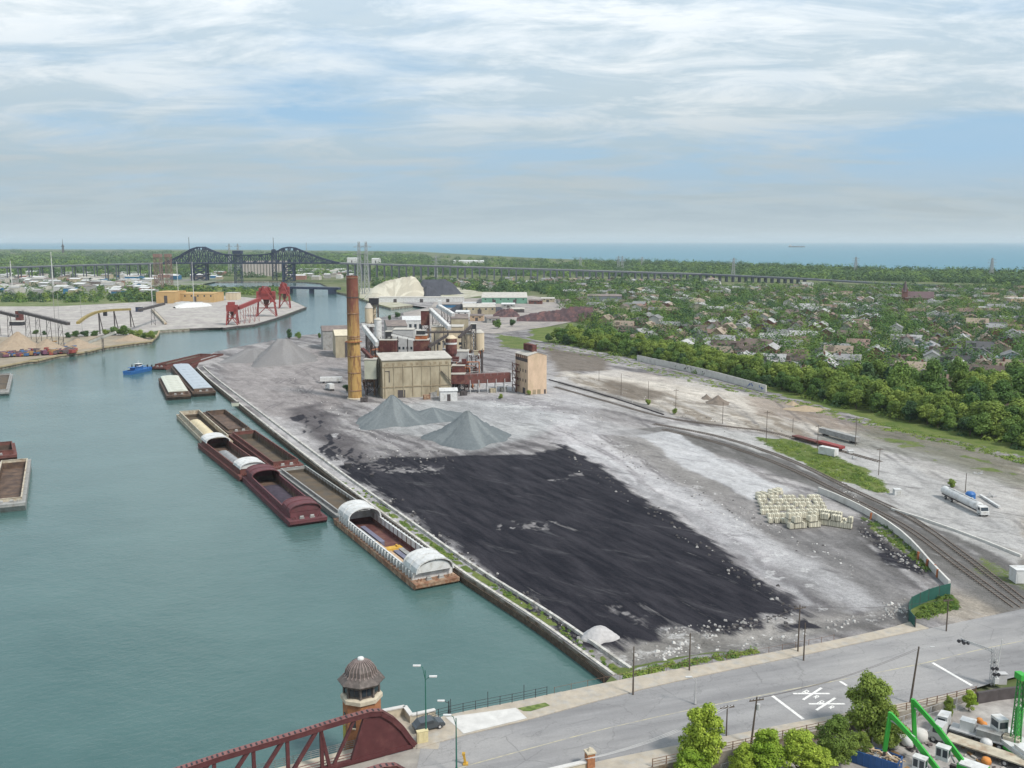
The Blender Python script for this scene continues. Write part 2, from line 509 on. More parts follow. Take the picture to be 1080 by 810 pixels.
KFp = [(345, 818), (400, 801), (440, 790), (489, 776), (555, 760), (640, 737), (700, 722), (760, 709), (850, 690.5), (960, 667), (1080, 642), (1200, 620), (1400, 590)]
SFp = [(440, 767), (470, 755), (549, 739), (600, 728), (641, 719.5), (700, 708), (760, 697.5), (850, 681), (930, 664), (962, 655)]
KNp = [(470, 850), (560, 822), (630, 804), (698, 790), (765, 777), (860, 758.5), (991, 735), (1024, 727), (1080, 712), (1200, 690), (1400, 660)]
SNp = [(570, 840), (640, 820), (700, 806), (791, 786), (880, 766), (972, 745), (1029, 731)]
KF = catmull([GR(*q) for q in KFp], 6); SF = catmull([GR(*q, dz=0.13) for q in SFp], 6)
KN = catmull([GR(*q) for q in KNp], 6); SN = catmull([GR(*q, dz=0.13) for q in SNp], 6)
def resamp(pts, n):
    P = np.array([(p[0], p[1], p[2]) for p in pts]); s = np.r_[0, np.cumsum(np.hypot(*(P[1:, :2] - P[:-1, :2]).T))]
    t = np.linspace(0, s[-1], n)
    return [Vector((np.interp(q, s, P[:, 0]), np.interp(q, s, P[:, 1]), np.interp(q, s, P[:, 2]))) for q in t]
def yat(pts, x):
    P = np.array([(p[0], p[1]) for p in pts]); return float(np.interp(x, P[:, 0], P[:, 1]))
m_road, N, L = add_nodes_mat('asphalt')
bs = N['Principled BSDF']; bs.inputs['Roughness'].default_value = 0.88; bs.inputs['Specular IOR Level'].default_value = 0.25
geo = N.new('ShaderNodeNewGeometry'); pos = geo.outputs['Position']
a = noise(N, L, pos, 0.22, 6, 0.6, (0.12, 1.6, 1), R(21)); b = noise(N, L, pos, 0.06, 5, 0.6, (0.4, 1, 1), R(21)); g = noise(N, L, pos, 3.0, 4, 0.7)
c = mixc(N, L, maprange(N, L, a, 0.35, 0.65, 0, 1), (0.20, 0.197, 0.20), (0.285, 0.28, 0.28))
c = mixc(N, L, maprange(N, L, b, 0.5, 0.62, 0, 0.55), c, (0.34, 0.33, 0.32))
c = mixc(N, L, maprange(N, L, g, 0.35, 0.7, 0, 0.25), c, (0.12, 0.118, 0.12))
vo = N.new('ShaderNodeTexVoronoi'); vo.feature = 'DISTANCE_TO_EDGE'; vo.inputs['Scale'].default_value = 0.16
wv = N.new('ShaderNodeVectorMath'); wv.operation = 'MULTIPLY_ADD'; wv.inputs[1].default_value = (5, 5, 5); L.new(noise(N, L, pos, 0.35, 5, 0.7), wv.inputs[0]); L.new(pos, wv.inputs[2]); L.new(wv.outputs[0], vo.inputs['Vector'])
c = mixc(N, L, maprange(N, L, vo.outputs['Distance'], 0.0, 0.014, 0.45, 0), c, (0.09, 0.088, 0.088))
oil = noise(N, L, pos, 0.09, 5, 0.6, (0.3, 1, 1), R(21)); c = mixc(N, L, maprange(N, L, oil, 0.56, 0.72, 0, 0.5), c, (0.13, 0.128, 0.13))
L.new(c, bs.inputs['Base Color'])
m_side = mat('sidewalk', (0.37, 0.325, 0.265), 0.9, 0.14, 0.7, col2=(0.33, 0.32, 0.30), amt=0.4, scale2=0.5)
m_conc = mat('pale_concrete', (0.52, 0.51, 0.49), 0.85, 0.12, 0.5, col2=(0.38, 0.37, 0.35), amt=0.3, scale2=0.3)
m_kerb = mat('kerb', (0.42, 0.40, 0.36), 0.85, 0.15, 0.9)
m_paint = mat('road_paint', (0.70, 0.69, 0.66), 0.7, 0.12, 2.0, col2=(0.35, 0.34, 0.33), amt=0.38, scale2=2.5)
m_yel = mat('yellow_line', (0.42, 0.38, 0.26), 0.8, 0.15, 1.5, col2=(0.27, 0.26, 0.24), amt=0.5, scale2=0.6)
xs = np.r_[np.linspace(-13, 130, 90), np.linspace(135, 420, 30)]
kf = [Vector((x, yat(KF, x), zroad(x))) for x in xs]
kn = [Vector((x, yat(KN, x), zroad(x))) for x in xs]
mb = MB()
for f0, f1 in ((0, .25), (.25, .5), (.5, .75), (.75, 1)):
    A = [a.lerp(b, f0) for a, b in zip(kf, kn)]; B = [a.lerp(b, f1) for a, b in zip(kf, kn)]
    mb.strip(B, A)
struct(mb.build('road', m_road))
def walk(name, A, B, m, zoff=0.13, skirt=0.5):
    mb = MB(); up = Vector((0, 0, zoff))
    a = [Vector((p.x, p.y, zroad(p.x))) + up for p in A]; b = [Vector((p.x, p.y, zroad(p.x))) + up for p in B]
    dn = Vector((0, 0, skirt))
    mb.strip(a, b); mb.strip([p - dn for p in a], a); mb.strip(b, [p - dn for p in b])
    return struct(mb.build(name, m))
n = 60
SFr = resamp(SF, n)
KFr = resamp([p for p in KF if -14 < p.x < SF[-1].x + 3], n)
walk('sidewalk', KFr, SFr, m_side)
SNr = resamp([p for p in SN], n); KNr = resamp([p for p in KN if SN[0].x - 3 < p.x < SN[-1].x + 1], n)
walk('sidewalk', SNr, KNr, m_side)
def sheet(name, px, m, dz, conv=None):
    P = [(conv or GR)(*q) for q in px]
    vs = [Vector((p.x, p.y, 0)) for p in P]
    mb = MB(); mb.mesh([(p.x, p.y, (zroad(p.x) if conv is None else p.z) + dz) for p in P], tessellate_polygon([vs]))
    return mb.build(name, m)
struct(sheet('concrete_apron', [(470, 757.5), (544, 747.5), (556, 758.5), (489, 774.8)], m_conc, 0.17))
m_grass = mat('short_grass', (0.085, 0.13, 0.03), 0.95, 0.3, 1.2, col2=(0.17, 0.19, 0.07), amt=0.4, scale2=0.6)
struct(sheet('grass_verge', [(546, 748), (575, 742), (580, 745), (560, 751), (552, 751)], m_grass, 0.172))
mb = MB()
for x0, x1 in ((-11, 60), (62, 130)):
    q = np.linspace(x0, x1, 40)
    A = [Vector((x, yat(KF, x) * 0.49 + yat(KN, x) * 0.51 + .12, zroad(x) + .006)) for x in q]
    B = [Vector((x, yat(KF, x) * 0.49 + yat(KN, x) * 0.51 - .12, zroad(x) + .006)) for x in q]
    mb.strip(B, A)
struct(mb.build('road_marking', m_yel))
def mark(pts, w, m=m_paint, dz=0.008, name='road_marking'):
    mb = MB()
    P = [GR(*q) for q in pts]
    for a, b in zip(P, P[1:]):
        d = Vector((b.x - a.x, b.y - a.y, 0)).normalized(); s = Vector((-d.y, d.x, 0)) * w / 2
        up = Vector((0, 0, dz))
        mb.mesh([a - s + up, b - s + up, b + s + up, a + s + up], [(0, 1, 2, 3)])
    return mb
for pts, w in (([(814.5, 734), (847, 758.5)], .6), ([(983.5, 699), (1025, 723)], .6), ([(886, 718.5), (893, 723)], .5)):
    struct(mark(pts, w).build('road_marking', m_paint))
def marks(segs, w):
    mb = MB()
    for s in segs:
        q = mark(s, w); mb.mesh(q.v, q.f)
    struct(mb.build('road_marking', m_paint))
def rletter(cx, cy, s):
    e1, e2 = (s * 1.0, s * -0.55), (s * .55, s * 0.35)
    P = lambda a, b: (cx + e1[0] * a + e2[0] * b, cy + e1[1] * a + e2[1] * b)
    return [[P(0, 0), P(1, 0)], [P(1, 0), P(1, .8)], [P(1, .8), P(.5, .8)], [P(.5, .8), P(.5, 0)], [P(.5, .3), P(0, .9)]]
marks([[(836.5, 731.5), (875, 731.5)], [(847, 738), (866.5, 725.5)]], .42)
marks([[(853, 742.3), (891, 742.3)], [(861, 749), (881, 736)]], .42)
marks(rletter(846, 730.5, 5) + rletter(858, 735.5, 4), .18)
marks(rletter(862, 741.5, 5) + rletter(874, 746.5, 4), .18)
QS = np.array(QUAY + SHORE[:12]); dq = np.array([-0.464, 0.886]); nq = np.array([0.886, 0.464])
Q0 = np.array(QUAY[0])
sq = (QS - Q0) @ dq; tq = (QS - Q0) @ nq
S = [-62.0]
while S[-1] < 960: S.append(S[-1] + (0.8 if S[-1] < 190 else 1.1 if S[-1] < 330 else 0.8 + (S[-1] - 330) * 0.006 + .3))
S = np.array(S)
T = [0.0]
while T[-1] < 330: T.append(T[-1] + (0.8 if T[-1] < 150 else 1.3))
T = np.array(T)
tqs = np.interp(S, sq, tq, left=tq[0], right=tq[-1])
SS, TT = np.meshgrid(S, T, indexing='ij')
tend = np.maximum(330.0, tqs + 200)[:, None]
tt = tqs[:, None] + TT / T[-1] * (tend - tqs[:, None]) + 0.02
X = Q0[0] + SS * dq[0] + tt * nq[0]; Y = Q0[1] + SS * dq[1] + tt * nq[1]
Gp = lambda *pp: [G2(*q) for q in pp]
wx = (fbm(X, Y, 14, 4, 3) - .5); wy = (fbm(X, Y, 14, 4, 9) - .5)
XW, YW = X + wx * 7, Y + wy * 7
def streak(ang, ls, lw, seed, o=4):
    ca, sa = math.cos(ang), math.sin(ang)
    return fbm((XW * ca + YW * sa) / ls, (-XW * sa + YW * ca) / lw, 1.0, o, seed)
qang = math.atan2(dq[1], dq[0])
def blend(c, w, col):
    w = np.clip(w, 0, 1)[..., None]
    return c * (1 - w) + np.array(col) * w
st1 = streak(qang + .12, 30, 3.0, 21); st2 = streak(qang - .35, 24, 2.4, 33); big = fbm(X, Y, 45, 4, 5); mid = fbm(X, Y, 9, 4, 6)
C = np.zeros(X.shape + (3,)) + np.array([0.275, 0.265, 0.268])
C = blend(C, sstep(.45, .62, big) * .55, (0.40, 0.385, 0.375))
C = blend(C, sstep(.52, .38, big) * .55, (0.235, 0.225, 0.225))
C = blend(C, sstep(.48, .62, st1) * .4, (0.37, 0.36, 0.36))
C = blend(C, sstep(.50, .36, st1) * .65, (0.14, 0.133, 0.137))
C = blend(C, sstep(.56, .70, mid) * .3, (0.40, 0.39, 0.38))
def region(px, soft=4, warp=4):
    d = dpoly(XW if warp else X, YW if warp else Y, Gp(*px)) + (mid - .5) * warp
    return sstep(soft, -soft, d)
w = region([(590, 392), (700, 404), (830, 425), (960, 470), (1100, 500), (1100, 600), (1020, 570), (930, 520), (860, 470), (760, 450), (650, 425), (590, 405)], 5)
C = blend(C, w * .8, (0.40, 0.375, 0.34))
C = blend(C, w * sstep(.5, .36, st2) * .7, (0.24, 0.21, 0.175))
C = blend(C, w * sstep(.55, .7, st1) * .6, (0.56, 0.53, 0.49))
for px, cc, k in [
    ([(575, 366), (640, 378), (640, 392), (585, 392)], (0.19, 0.165, 0.14), .8),
    ([(640, 400), (672, 404), (705, 414), (690, 424), (655, 420), (630, 412)], (0.20, 0.175, 0.15), .8),
    ([(655, 392), (690, 394), (715, 402), (700, 405), (665, 399)], (0.23, 0.2, 0.18), .6),
    ([(610, 396), (650, 390), (720, 400), (800, 418), (840, 430), (800, 436), (720, 420), (660, 404)], (0.56, 0.53, 0.49), .55),
    ([(790, 418), (850, 425), (900, 445), (940, 452), (900, 456), (850, 447), (800, 437)], (0.26, 0.22, 0.19), .6),
    ([(905, 450), (990, 452), (1080, 490), (1080, 512), (1010, 492), (940, 472)], (0.22, 0.21, 0.17), .75),
    ([(845, 462), (905, 460), (975, 478), (1080, 515), (1080, 590), (990, 556), (945, 535), (900, 500)], (0.40, 0.395, 0.39), .75),
    ([(985, 520), (1040, 545), (1075, 580), (1040, 572), (990, 548)], (0.45, 0.44, 0.43), .5),
    ([(700, 452), (790, 470), (870, 500), (1000, 560), (1080, 592), (1080, 640), (1020, 612), (930, 560), (860, 512), (790, 488), (705, 462)], (0.17, 0.165, 0.16), 1.0),
    ([(940, 545), (1000, 560), (1080, 600), (1080, 650), (1010, 650), (1000, 610)], (0.19, 0.185, 0.18), .85),
    ([(1000, 622), (1060, 640), (1075, 655), (1010, 662), (985, 650)], (0.36, 0.33, 0.29), .8),
    ([(640, 470), (700, 470), (830, 535), (930, 570), (960, 640), (880, 640), (800, 570), (700, 505)], (0.275, 0.265, 0.26), .75),
    ([(668, 460), (708, 456), (790, 498), (832, 518), (796, 528), (728, 494)], (0.52, 0.51, 0.50), .95),
    ([(560, 442), (620, 445), (700, 500), (760, 540), (850, 600), (850, 640), (780, 590), (690, 530), (600, 475)], (0.46, 0.45, 0.46), .55),
    ([(640, 448), (730, 470), (790, 512), (760, 530), (700, 500), (640, 470)], (0.27, 0.26, 0.25), .5),
    ([(830, 560), (910, 560), (960, 600), (950, 650), (880, 650), (820, 610)], (0.24, 0.235, 0.235), .6),
    ([(905, 545), (940, 560), (985, 605), (970, 615), (930, 600), (900, 570)], (0.10, 0.095, 0.095), .75),
    ([(480, 400), (600, 398), (640, 430), (600, 450), (520, 430), (450, 418)], (0.45, 0.445, 0.45), .6),
    ([(470, 420), (540, 418), (600, 430), (560, 446), (480, 444)], (0.26, 0.25, 0.26), .55),
    ([(235, 380), (340, 365), (370, 380), (360, 430), (290, 450), (240, 410)], (0.31, 0.29, 0.285), .7),
    ([(300, 432), (335, 425), (380, 470), (420, 520), (395, 505), (340, 478)], (0.13, 0.12, 0.125), .8),
    ([(330, 478), (400, 486), (470, 480), (560, 470), (480, 490), (390, 494)], (0.12, 0.115, 0.12), .6),
    ([(255, 440), (300, 440), (420, 525), (560, 640), (600, 690), (560, 650), (420, 550), (330, 490)], (0.44, 0.43, 0.43), .55),
    ([(395, 525), (470, 560), (540, 620), (620, 680), (600, 690), (500, 605), (420, 550)], (0.20, 0.195, 0.205), .6),
    ([(640, 690), (700, 668), (800, 655), (960, 636), (975, 655), (850, 684), (700, 706), (660, 710)], (0.25, 0.24, 0.225), .8),
    ([(840, 655), (900, 640), (965, 640), (965, 655), (880, 668)], (0.15, 0.145, 0.15), .7),
    ([(760, 664), (840, 652), (960, 640), (870, 660), (850, 680), (780, 690)], (0.36, 0.345, 0.33), .7),
]:
    C = blend(C, region(px) * k, cc)
def line(px, w, col, k, warp=2.0, n=6, dash=True):
    P = [(p.x, p.y) for p in catmull([(*G2(*q), 0) for q in px], n)]
    d = dpoly(X + wx * warp * 2, Y + wy * warp * 2, P, closed=False)
    m = sstep(w, w * .35, d)
    if dash: m = m * sstep(.3, .6, fbm(X, Y, 7, 3, 44))
    global C
    C = blend(C, m * k, col)
for off in (0, 2.4):
    for px in ([(560, 440), (640, 480), (720, 545), (800, 600), (870, 640)], [(610, 446), (680, 490), (770, 552), (860, 612), (900, 648)],
               [(585, 408), (650, 432), (720, 462), (800, 500), (850, 540)], [(340, 398), (322, 415), (300, 420), (280, 432)],
               [(310, 420), (330, 440), (400, 500), (440, 540)], [(290, 405), (330, 385), (400, 372)], [(300, 395), (345, 440), (395, 475), (470, 480)],
               [(640, 425), (720, 445), (800, 475), (900, 530), (960, 575)]):
        line([(u + off * 2.0, v) for u, v in px], .75, (0.17, 0.16, 0.165), .55)
for px in ([(605, 440), (700, 520), (780, 582), (850, 636)], [(600, 468), (640, 505), (700, 560), (790, 625)], [(590, 402), (700, 440), (780, 480)],
           [(240, 430), (350, 495), (450, 575), (600, 690)], [(440, 460), (540, 452), (620, 448)]):
    line(px, 1.6, (0.50, 0.49, 0.49), .55)
line([(578, 400), (620, 413), (680, 430), (730, 444), (800, 470)], 1.3, (0.12, 0.11, 0.105), .7)
tr = random.Random(5)
for k in range(46):                                       # ruts and wheel tracks wandering along the yard
    u = tr.uniform(560, 900); v = tr.uniform(415, 470); du = tr.uniform(.85, 1.25)
    if k > 32: u = tr.uniform(260, 420); v = tr.uniform(385, 440); du = tr.uniform(.6, 1.1)
    P_ = [(u, v)]
    for j in range(5): u += du * 34 * (1 + .25 * j); v += 24 * (1 + .25 * j) * tr.uniform(.8, 1.2) * (1 if k <= 32 else .8); P_.append((u, v))
    P_ = [q_ for q_ in P_ if q_[1] < 655]
    if len(P_) > 2:
        line(P_, tr.uniform(.6, 1.3), tr.choice([(0.11, 0.105, 0.11), (0.15, 0.145, 0.15), (0.46, 0.45, 0.45)]), tr.uniform(.2, .45), warp=1.2, n=3)
C = blend(C, region([(380, 450), (440, 462), (500, 478), (560, 462), (600, 440), (540, 425), (470, 420), (400, 430)]) * .5, (0.42, 0.43, 0.43))
coal = region([(352, 492), (420, 482), (560, 480), (599, 470), (630, 490), (688, 530), (768, 588), (846, 646), (828, 654), (806, 649), (800, 662), (770, 672), (735, 668), (700, 660), (690, 672), (655, 688), (625, 684), (595, 664), (540, 622), (480, 575), (410, 535)], 5.0, 5)
coal = np.clip(coal * (.86 + .14 * sstep(.3, .5, big)), 0, 1)
for px in ([(572, 507), (598, 505), (598, 511), (574, 512)], [(600, 496), (612, 496), (613, 503), (600, 502)], [(520, 556), (580, 550), (582, 560), (522, 562)], [(650, 642), (690, 646), (684, 656), (655, 650)], [(375, 487), (480, 492), (470, 502), (380, 498)]):
    coal *= 1 - region(px, 3, 6) * sstep(.40, .56, fbm(X, Y, 1.8, 3, 64)) * .6
coal = np.maximum(coal, region([(305, 440), (330, 434), (378, 478), (420, 505), (405, 512), (345, 480)], 2.5, 8) * sstep(.42, .56, st2) * .8)
coal = np.maximum(coal, region([(395, 515), (450, 545), (560, 635), (620, 685), (585, 665), (450, 575)], 3, 8) * sstep(.36, .6, st1) * .75)
coal = np.maximum(coal, region([(590, 468), (640, 500), (700, 545), (800, 622), (845, 650), (800, 640), (690, 560), (610, 495)], 3, 10) * sstep(.4, .6, st1) * .85)
coal = np.maximum(coal, region([(910, 560), (930, 565), (985, 603), (975, 613), (940, 600)], 2, 8) * .75)
coal = np.maximum(coal, region([(800, 655), (900, 640), (965, 650), (880, 668), (820, 672)], 3, 10) * sstep(.45, .6, mid) * .8)
grass = region([(560, 358), (650, 374), (760, 398), (860, 428), (960, 456), (1090, 484), (1090, 420), (700, 330), (560, 330)], 4, 10)
grass = np.maximum(grass, region([(783, 461), (830, 463), (870, 474), (905, 492), (945, 521), (925, 520), (880, 505), (830, 480)], 2.5, 8) * .72)
grass = np.maximum(grass, region([(655, 712), (690, 700), (760, 690), (770, 697), (700, 708), (660, 716)], 1.5, 5) * .9)
grass = np.maximum(grass, region([(960, 640), (1000, 620), (1010, 640), (975, 655)], 1.5, 5) * .8)
grass = np.maximum(grass, region([(900, 455), (985, 468), (1080, 495), (1080, 505), (980, 488)], 3, 12) * sstep(.42, .58, mid) * .6)
grass = np.maximum(grass, region([(905, 545), (925, 548), (990, 600), (975, 604)], 1.5, 8) * sstep(.42, .58, mid) * .8)
grass = np.maximum(grass, region([(1040, 590), (1080, 610), (1080, 625), (1030, 605)], 2, 6) * .5)
grass = np.maximum(grass, region([(520, 352), (560, 358), (560, 372), (530, 366)], 3, 8) * .6)
qd = tt - tqs[:, None]
grass = np.maximum(grass, sstep(3.6, 2.6, TT) * sstep(.8, 1.6, TT) * sstep(160, 110, SS) * sstep(.36, .52, fbm(X, Y, 3.5, 3, 77)))
C = .225 * (C / .30) ** 1.45
def crisp(px, col, k, soft=.9, warp=1.6):
    global C
    C = blend(C, region(px, soft, warp) * k * (.82 + .36 * (fbm(X, Y, 5, 3, 91) - .5)), col)
crisp([(700, 450), (780, 470), (840, 492), (905, 524), (985, 572), (1085, 640), (1085, 652), (1060, 655), (1000, 604), (960, 572), (920, 546), (860, 514), (800, 492), (720, 470), (640, 455)], (0.115, 0.11, 0.105), .95)
crisp([(668, 459), (708, 455), (790, 497), (834, 518), (796, 529), (728, 494)], (0.40, 0.40, 0.41), .9)
crisp([(760, 452), (800, 462), (845, 484), (900, 510), (950, 534), (1078, 590), (1078, 597), (950, 541), (890, 513), (830, 487), (770, 466), (700, 447)], (0.36, 0.355, 0.345), .85)
crisp([(870, 470), (960, 492), (1080, 560), (1080, 586), (1020, 566), (950, 532), (900, 500)], (0.33, 0.325, 0.32), .8)
crisp([(603, 470), (640, 492), (700, 533), (775, 584), (852, 640), (858, 640), (790, 586), (710, 530), (645, 486), (612, 468)], (0.42, 0.415, 0.42), .85)
crisp([(622, 480), (660, 500), (740, 548), (850, 622), (872, 646), (850, 640), (775, 584), (700, 533)], (0.10, 0.095, 0.10), .6, 2, 4)
crisp([(660, 488), (705, 505), (790, 552), (890, 610), (930, 640), (890, 642), (820, 596), (740, 546)], (0.37, 0.365, 0.37), .75, 2, 4)
crisp([(585, 398), (660, 420), (720, 440), (700, 446), (640, 432), (580, 410)], (0.30, 0.29, 0.285), .7, 1.5, 2)
crisp([(590, 402), (640, 416), (700, 434), (698, 436), (638, 419), (588, 405)], (0.09, 0.085, 0.08), .8, .8, 1)
crisp([(560, 440), (610, 438), (650, 448), (690, 456), (668, 462), (620, 456)], (0.34, 0.335, 0.34), .6, 2, 4)
crisp([(575, 425), (640, 432), (690, 446), (650, 446), (600, 436)], (0.15, 0.14, 0.14), .5, 2, 5)
crisp([(840, 470), (905, 454), (985, 470), (1080, 500), (1080, 520), (1000, 494), (920, 474)], (0.14, 0.14, 0.115), .7, 2, 6)
crisp([(820, 560), (900, 560), (940, 600), (935, 640), (900, 625), (850, 590)], (0.12, 0.115, 0.115), .5, 3, 9)
white = sstep(.60, .74, fbm(XW * 1.0, YW, 4, 4, 61)) * (region([(540, 430), (640, 440), (880, 600), (980, 640), (840, 690), (650, 700), (640, 640), (800, 655), (600, 480)], 5, 10) * .75 + .1)
for px in ([(640, 684), (690, 686), (700, 694), (668, 700), (640, 694)], [(690, 662), (720, 655), (740, 668), (700, 672)], [(905, 556), (925, 560), (935, 570), (910, 566)], [(930, 590), (950, 592), (955, 600), (935, 598)],
           [(500, 428), (560, 423), (600, 428), (540, 432)], [(470, 408), (520, 402), (540, 408), (480, 414)], [(350, 455), (375, 452), (380, 460), (350, 462)]):
    white = np.maximum(white, region(px, 2, 6) * (.35 + .6 * sstep(.4, .6, fbm(X, Y, 3, 3, 63))))
white = np.maximum(white, sstep(6.2, 5.0, TT) * sstep(2.8, 3.4, TT) * sstep(420, 380, SS) * (.75 + .5 * mid))   # chalky strip along the quay coping
KA = np.array([(p.x, p.y) for p in SF + [q for q in KF if q.x > SF[-1].x]])
yl = np.interp(X, KA[:, 0], KA[:, 1])
dr = (Y - yl) * 0.93
zr = np.vectorize(zroad)(X)
h = 2.05 + .17 * sstep(2, 10, TT) + (mid - .5) * .25 * sstep(3, 12, TT) + (fbm(X, Y, 3, 3, 88) - .5) * .12 * sstep(2, 6, TT)
up = sstep(11, 0.3, dr) * sstep(-1, 5, TT)
Z = h * (1 - up) + (zr - 0.12) * up
Z = np.where(dr < 0, np.minimum(Z, zr - 0.45), Z)
Z = np.where(TT < 0.1, 2.01, Z)
keep = (dr > -4)
nS, nT = X.shape
vid = np.arange(nS * nT).reshape(nS, nT)
kq = keep[:-1, :-1] & keep[1:, :-1] & keep[:-1, 1:] & keep[1:, 1:]
q = np.stack([vid[:-1, :-1], vid[:-1, 1:], vid[1:, 1:], vid[1:, :-1]], -1)[kq]
used = np.unique(q); rm = np.zeros(nS * nT, np.int64); rm[used] = np.arange(len(used))
co = np.stack([X.ravel(), Y.ravel(), Z.ravel()], -1)[used]
me = bpy.data.meshes.new('yard_ground')
qq = rm[q]
me.vertices.add(len(co)); me.vertices.foreach_set('co', co.ravel())
me.loops.add(qq.size); me.loops.foreach_set('vertex_index', qq.ravel())
me.polygons.add(len(qq)); me.polygons.foreach_set('loop_start', np.arange(len(qq)) * 4); me.polygons.foreach_set('loop_total', np.full(len(qq), 4))
me.polygons.foreach_set('use_smooth', np.ones(len(qq), bool))
me.update(calc_edges=True)
def attr(name, arr):
    at = me.attributes.new(name, 'FLOAT_COLOR', 'POINT')
    at.data.foreach_set('color', np.c_[arr.reshape(-1, 3)[used], np.ones(len(used))].astype(np.float32).ravel())
attr('soil', C); attr('cover', np.stack([coal, grass, white], -1))
m_yard, N, L = add_nodes_mat('yard_soil')
bs = N['Principled BSDF']; bs.inputs['Roughness'].default_value = 0.95; bs.inputs['Specular IOR Level'].default_value = 0.12
geo = N.new('ShaderNodeNewGeometry'); pos = geo.outputs['Position']
a1 = N.new('ShaderNodeAttribute'); a1.attribute_name = 'soil'
a2 = N.new('ShaderNodeAttribute'); a2.attribute_name = 'cover'
sp2 = N.new('ShaderNodeSeparateColor'); L.new(a2.outputs['Color'], sp2.inputs[0])
nf = noise(N, L, pos, 0.9, 8, 0.7); nx = noise(N, L, pos, 3.2, 5, 0.75); ns = noise(N, L, pos, 0.34, 8, 0.68, (0.16, 1, 1), R(117.6), 0.35); ns2 = noise(N, L, pos, 0.25, 7, 0.68, (0.2, 1, 1), R(140), 0.5); ng = noise(N, L, pos, 0.12, 6, 0.65)
def thr(v, nz, amp, lo, hi, out=1):
    m1 = N.new('ShaderNodeMath'); m1.operation = 'MULTIPLY_ADD'; m1.inputs[1].default_value = amp; L.new(nz, m1.inputs[0]); L.new(v, m1.inputs[2])
    return maprange(N, L, m1.outputs[0], lo + amp / 2, hi + amp / 2, 0, out)
vm = N.new('ShaderNodeVectorMath'); vm.operation = 'SCALE'
f1 = maprange(N, L, nf, 0.3, 0.7, 0.80, 1.20); f2 = maprange(N, L, noise(N, L, pos, 0.22, 9, 0.72, (.5, 1, 1), R(117.6), .6), 0.32, 0.68, 0.72, 1.28)
mm = N.new('ShaderNodeMath'); mm.operation = 'MULTIPLY'; L.new(f1, mm.inputs[0]); L.new(f2, mm.inputs[1])
vx = N.new('ShaderNodeVectorMath'); vx.operation = 'SCALE'; L.new(maprange(N, L, nx, .3, .7, .70, 1.32), vx.inputs['Scale'])
L.new(a1.outputs['Color'], vm.inputs[0]); L.new(mm.outputs[0], vm.inputs['Scale'])
c = vm.outputs[0]
c = mixc(N, L, maprange(N, L, ns2, .42, .30, 0, .65), c, (0.075, 0.07, 0.072))
c = mixc(N, L, maprange(N, L, ns, .62, .74, 0, .5), c, (0.40, 0.395, 0.40))
c = mixc(N, L, thr(sp2.outputs[2], nf, 2.0, .60, 1.15, .62), c, (0.56, 0.555, 0.55))
cc = mixc(N, L, maprange(N, L, ns, .40, .66, 0, 1), (0.010, 0.010, 0.015), (0.034, 0.032, 0.039))
cc = mixc(N, L, maprange(N, L, ns2, .58, .80, 0, .6), cc, (0.15, 0.145, 0.15))
c = mixc(N, L, thr(sp2.outputs[0], ns, 1.6, .36, .68), c, cc)
gg = mixc(N, L, maprange(N, L, ng, .4, .6, 0, 1), (0.085, 0.125, 0.028), (0.15, 0.175, 0.055))
gg = mixc(N, L, maprange(N, L, nf, .35, .7, 0, .6), gg, (0.06, 0.085, 0.025))
c = mixc(N, L, thr(sp2.outputs[1], nf, 1.0, .38, .56), c, gg)
L.new(c, vx.inputs[0]); c = vx.outputs[0]
L.new(c, bs.inputs['Base Color'])
bp = N.new('ShaderNodeBump'); bp.inputs['Strength'].default_value = 0.7; bp.inputs['Distance'].default_value = 0.35
L.new(nf, bp.inputs['Height']); L.new(bp.outputs[0], bs.inputs['Normal'])
me.materials.append(m_yard)
yo = bpy.data.objects.new('yard_ground', me); COL.objects.link(yo); struct(yo)
def soft_ground(name, px, c1, c2, c3, z, sc=0.05):
    m = mat(name, c1, 0.95, 0.2, sc * 4, col2=c2, amt=0.5, scale2=sc, spec=0.1)
    P = [G(*q, z) for q in px]
    mb = MB(); tri = tessellate_polygon([[Vector((p.x, p.y, 0)) for p in P]])
    tri = [t if (P[t[1]] - P[t[0]]).cross(P[t[2]] - P[t[0]]).z > 0 else tuple(t)[::-1] for t in tri]
    mb.mesh([tuple(p) for p in P], tri)
    return struct(mb.build(name, m))
soft_ground('terminal_ground', [(322.3, 323.8), (290, 335.6), (268, 342), (236, 345.6), (200, 346.4), (168, 348.3), (150, 352), (80, 357), (0, 365), (-160, 385), (-160, 323), (60, 322.5), (150, 318), (240, 312), (308, 317.4)], (0.31, 0.285, 0.275), (0.38, 0.36, 0.33), None, 2.06)
soft_ground('gravel_spit', [(165.5, 353), (160, 359), (110, 365.5), (90, 370.4), (30, 379.7), (0, 385.8), (-60, 396), (-60, 356), (60, 355), (120, 354)], (0.33, 0.28, 0.21), (0.23, 0.2, 0.16), None, 2.10)
soft_ground('district_ground', [(-60, 311.5), (130, 311.5), (130, 303.6), (214, 302.6), (214, 299.5), (235, 295.6), (235, 292.5), (-60, 293.5)], (0.25, 0.24, 0.22), (0.11, 0.15, 0.07), None, 2.03, .02)
soft_ground('industrial_ground', [(425, 330), (455, 323.5), (460, 316), (560, 312), (640, 322), (640, 332), (575, 345), (520, 352), (430, 345)], (0.24, 0.22, 0.215), (0.32, 0.29, 0.26), None, 2.45)
soft_ground('dock_ground', [(452, 320.2), (412, 324.3), (397, 320.3), (379, 313.8), (380, 304), (480, 303), (520, 310)], (0.30, 0.29, 0.2), (0.42, 0.40, 0.34), None, 2.1)
